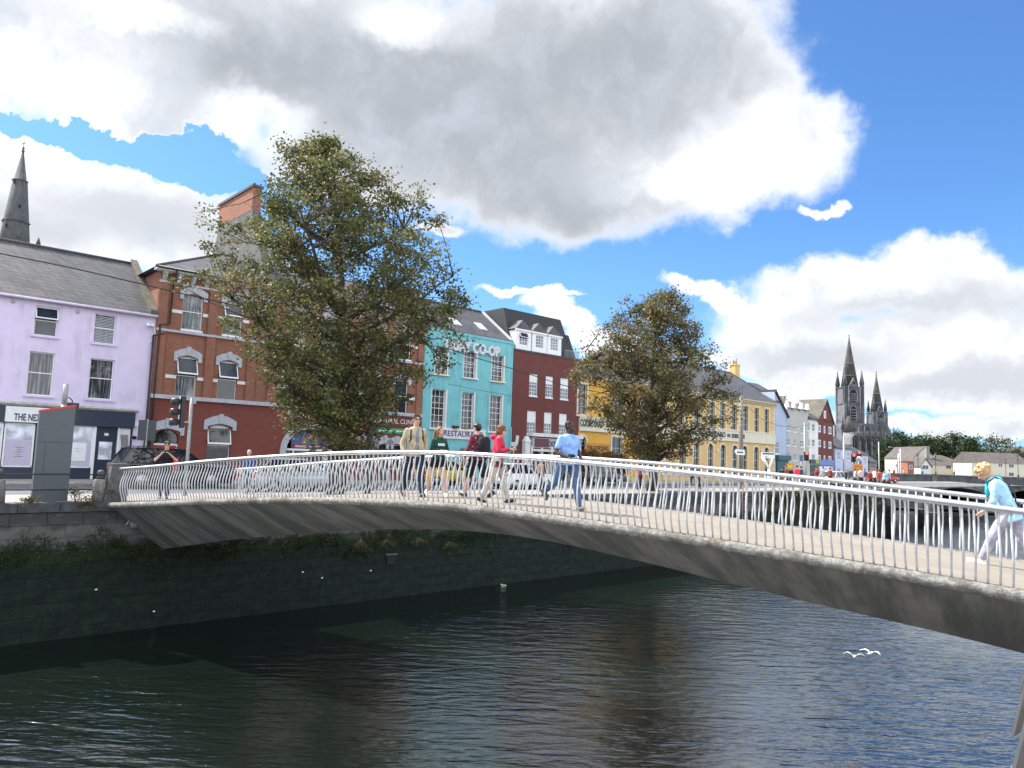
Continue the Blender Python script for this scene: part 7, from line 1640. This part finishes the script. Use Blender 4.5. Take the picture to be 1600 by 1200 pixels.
far_house('far_house', 'two-storey cream house under a grey roof at the right, behind the fair-haired woman', 1518, 1606, 722, 707, 215, M_hcream, M_hroof, [(1580, 728, 1.3, 1.0), (1580, 741, 1.3, 1.0), (1563, 727, 1.0, .9), (1540, 727, 1.1, .9)], D=9)
far_house('far_house', 'orange brick cottage left of the cream houses beyond the bridge', 1418, 1428, 721, 719, 214, M_brick, M_hroof, [(1423, 730, .7, 1.0)], D=6)
far_house('hill_house', 'dark slate-roofed house high on the right behind the trees', 1584, 1640, 706, 698, 420, M_cathl, M_hroof, D=14)
# hill behind
mb = MB(); pts = [(1400, 733), (1450, 729), (1520, 726), (1570, 716), (1600, 708), (1700, 700), (1900, 720)]
T_ = [atdepth(px, py, 480) for px, py in pts]; mb.hull([(p[0], 480, GZ-3) for p in (T_[0], T_[-1])]+[(p[0], 480, p[2]) for p in T_[::-1]], [(p[0], 900, GZ-3) for p in (T_[0], T_[-1])]+[(p[0], 900, p[2]) for p in T_[::-1]])
tag(mb.build('hill', plain('wooded hillside', (.045, .065, .03), .95, .4, .02)), kind='structure')
# ------------------------------------------------------------------ distant trees
FT = [(1388, 690, 66, 1372, 1408, 'dark tree immediately right of the cathedral'), (1404, 676, 70, 1392, 1424, 'tall dark tree behind the signal poles'), (1425, 683, 64, 1410, 1442, 'green round tree above the orange brick cottage'), (1446, 680, 60, 1432, 1465, 'mid-green tree above the tall cream gabled house'),
      (1470, 682, 56, 1458, 1482, 'dark tree above the left end of the broad brown roof'), (1494, 674, 58, 1476, 1516, 'darkest and tallest round tree above the broad brown roof'), (1516, 684, 50, 1506, 1524, 'lighter green tree just right of the tallest dark tree'), (1550, 680, 52, 1522, 1584, 'broad green tree above the two-storey cream house'), (1592, 704, 30, 1580, 1606, 'small dark tree at the right edge above the fair-haired woman')]
for k, (px, pyt, dh, xl, xr, lb) in enumerate(FT):
    Y = 290+13*(k % 3); b0 = atdepth(px, 740, Y); zt = atdepth(px, pyt, Y)[2]-GZ; w_ = (atdepth(xr, 700, Y)[0]-atdepth(xl, 700, Y)[0])/2*1.12
    pr = [(zt*.06, w_*.8, 0), (zt*.3, w_*1.0, 0), (zt*.55, w_*.98, 0), (zt*.75, w_*.85, 0), (zt*.9, w_*.55, 0), (zt*.98, w_*.2, 0)]
    tree('distant_tree', lb, 'tree', (b0[0], Y, GZ), pr, zt*.2, 150, 34, .62, LEAF_C, 100+k, trunk=.5, nb=12, group='trees beyond the far houses', sig=1.25, weights=[.25, .35, .08 if k in (5, 4) else .25, .3, .02])
# ------------------------------------------------------------------ lamps on the far bridge and poles
def lamp(label, px, pyt, Y, z0, kind='lantern', s=1.0, group='old street lamps on the stone bridge'):
    A_ = atdepth(px, pyt, Y); o = thing('street_lamp', label, 'street lamp', (A_[0], Y, z0), 0, group); h = A_[2]-z0
    if kind == 'lantern':
        mb = MB(); mb.cs = True; mb.lathe([(.16, 0), (.12, .5), (.055, .7), (.045, h-.95), (.10, h-.9), (.05, h-.8)], n=8); mb.box(-.3, -.03, h-1.15, .3, .03, h-1.1); mb.build('post', M_black, o)
        mb = MB(); mb.lathe([(.12*s, h-.8), (.22*s, h-.25)], n=6); l_ = mb.build('lantern', plain('old lamp glass', (.16, .18, .18), .2), o); mb = MB(); mb.lathe([(.27*s, h-.25), (.10, h-.05), (.03, h)], n=6); mb.build('lantern_cap', M_black, l_)
    else:
        mb = MB(); mb.cs = True; mb.tube([(0, 0, 0), (0, 0, h*.9), (-.3, 0, h*.98), (-1.6*s, 0, h)], [.09, .06, .045, .04], 8); mb.build('column', M_galv, o); mb = MB(); mb.ell((-1.9*s, 0, h+.0), (.35, .14, .09), 8, 6); mb.build('lamp_head', plain('lamp head', (.45, .43, .38), .4), o)
lamp('old lantern lamp on the far bridge in front of the tall cream house', 1434, 709, 156, 4.7); lamp('old lantern lamp on the far bridge in front of the broad brown roof', 1461.5, 707, 150.6, 5.6)
lamp('old lantern lamp behind the fair-haired woman, left of two', 1571, 716, 158, 4.7, s=.9); lamp('old lantern lamp behind the fair-haired woman, right of two', 1590, 711, 152.6, 5.6)
lamp('curved-arm street lamp in front of the dark trees by the cathedral', 1401.5, 699, 190, GZ, 'arm', group='modern street lamps'); 
def gpole(label, px, pyt, Y, r, mat=None, cat='pole'): A_ = atdepth(px, pyt, Y); o = thing('lighting_column', label, cat, (A_[0], Y, GZ), 0, 'tall poles near the stone bridge'); mb = MB(); mb.cs = True; mb.lathe([(r*1.3, 0), (r, .8), (r*.8, A_[2]-GZ)], n=8); mb.build('pole', mat or M_galv, o); return o
gpole('tall pale pole right of the cathedral', 1406.5, 701, 150, .09, M_steelpaint); gpole('shorter pale pole just left of the tallest one', 1403.5, 708, 152, .10, M_steelpaint)
gpole('tall grey pole in front of the small blue houses below the cathedral', 1318.5, 680, 96, .16); gpole('slim grey pole in front of the cathedral apse', 1373, 690, 120, .10); gpole('slender grey pole beside the red traffic light near the white house', 1257, 660, 84, .10)
# bookshop-side parking meter post
plate('parking_sign', 'small grey parking sign on a pole outside the bookshop', 803, 694, 52, .42, .3, M_greytrim)
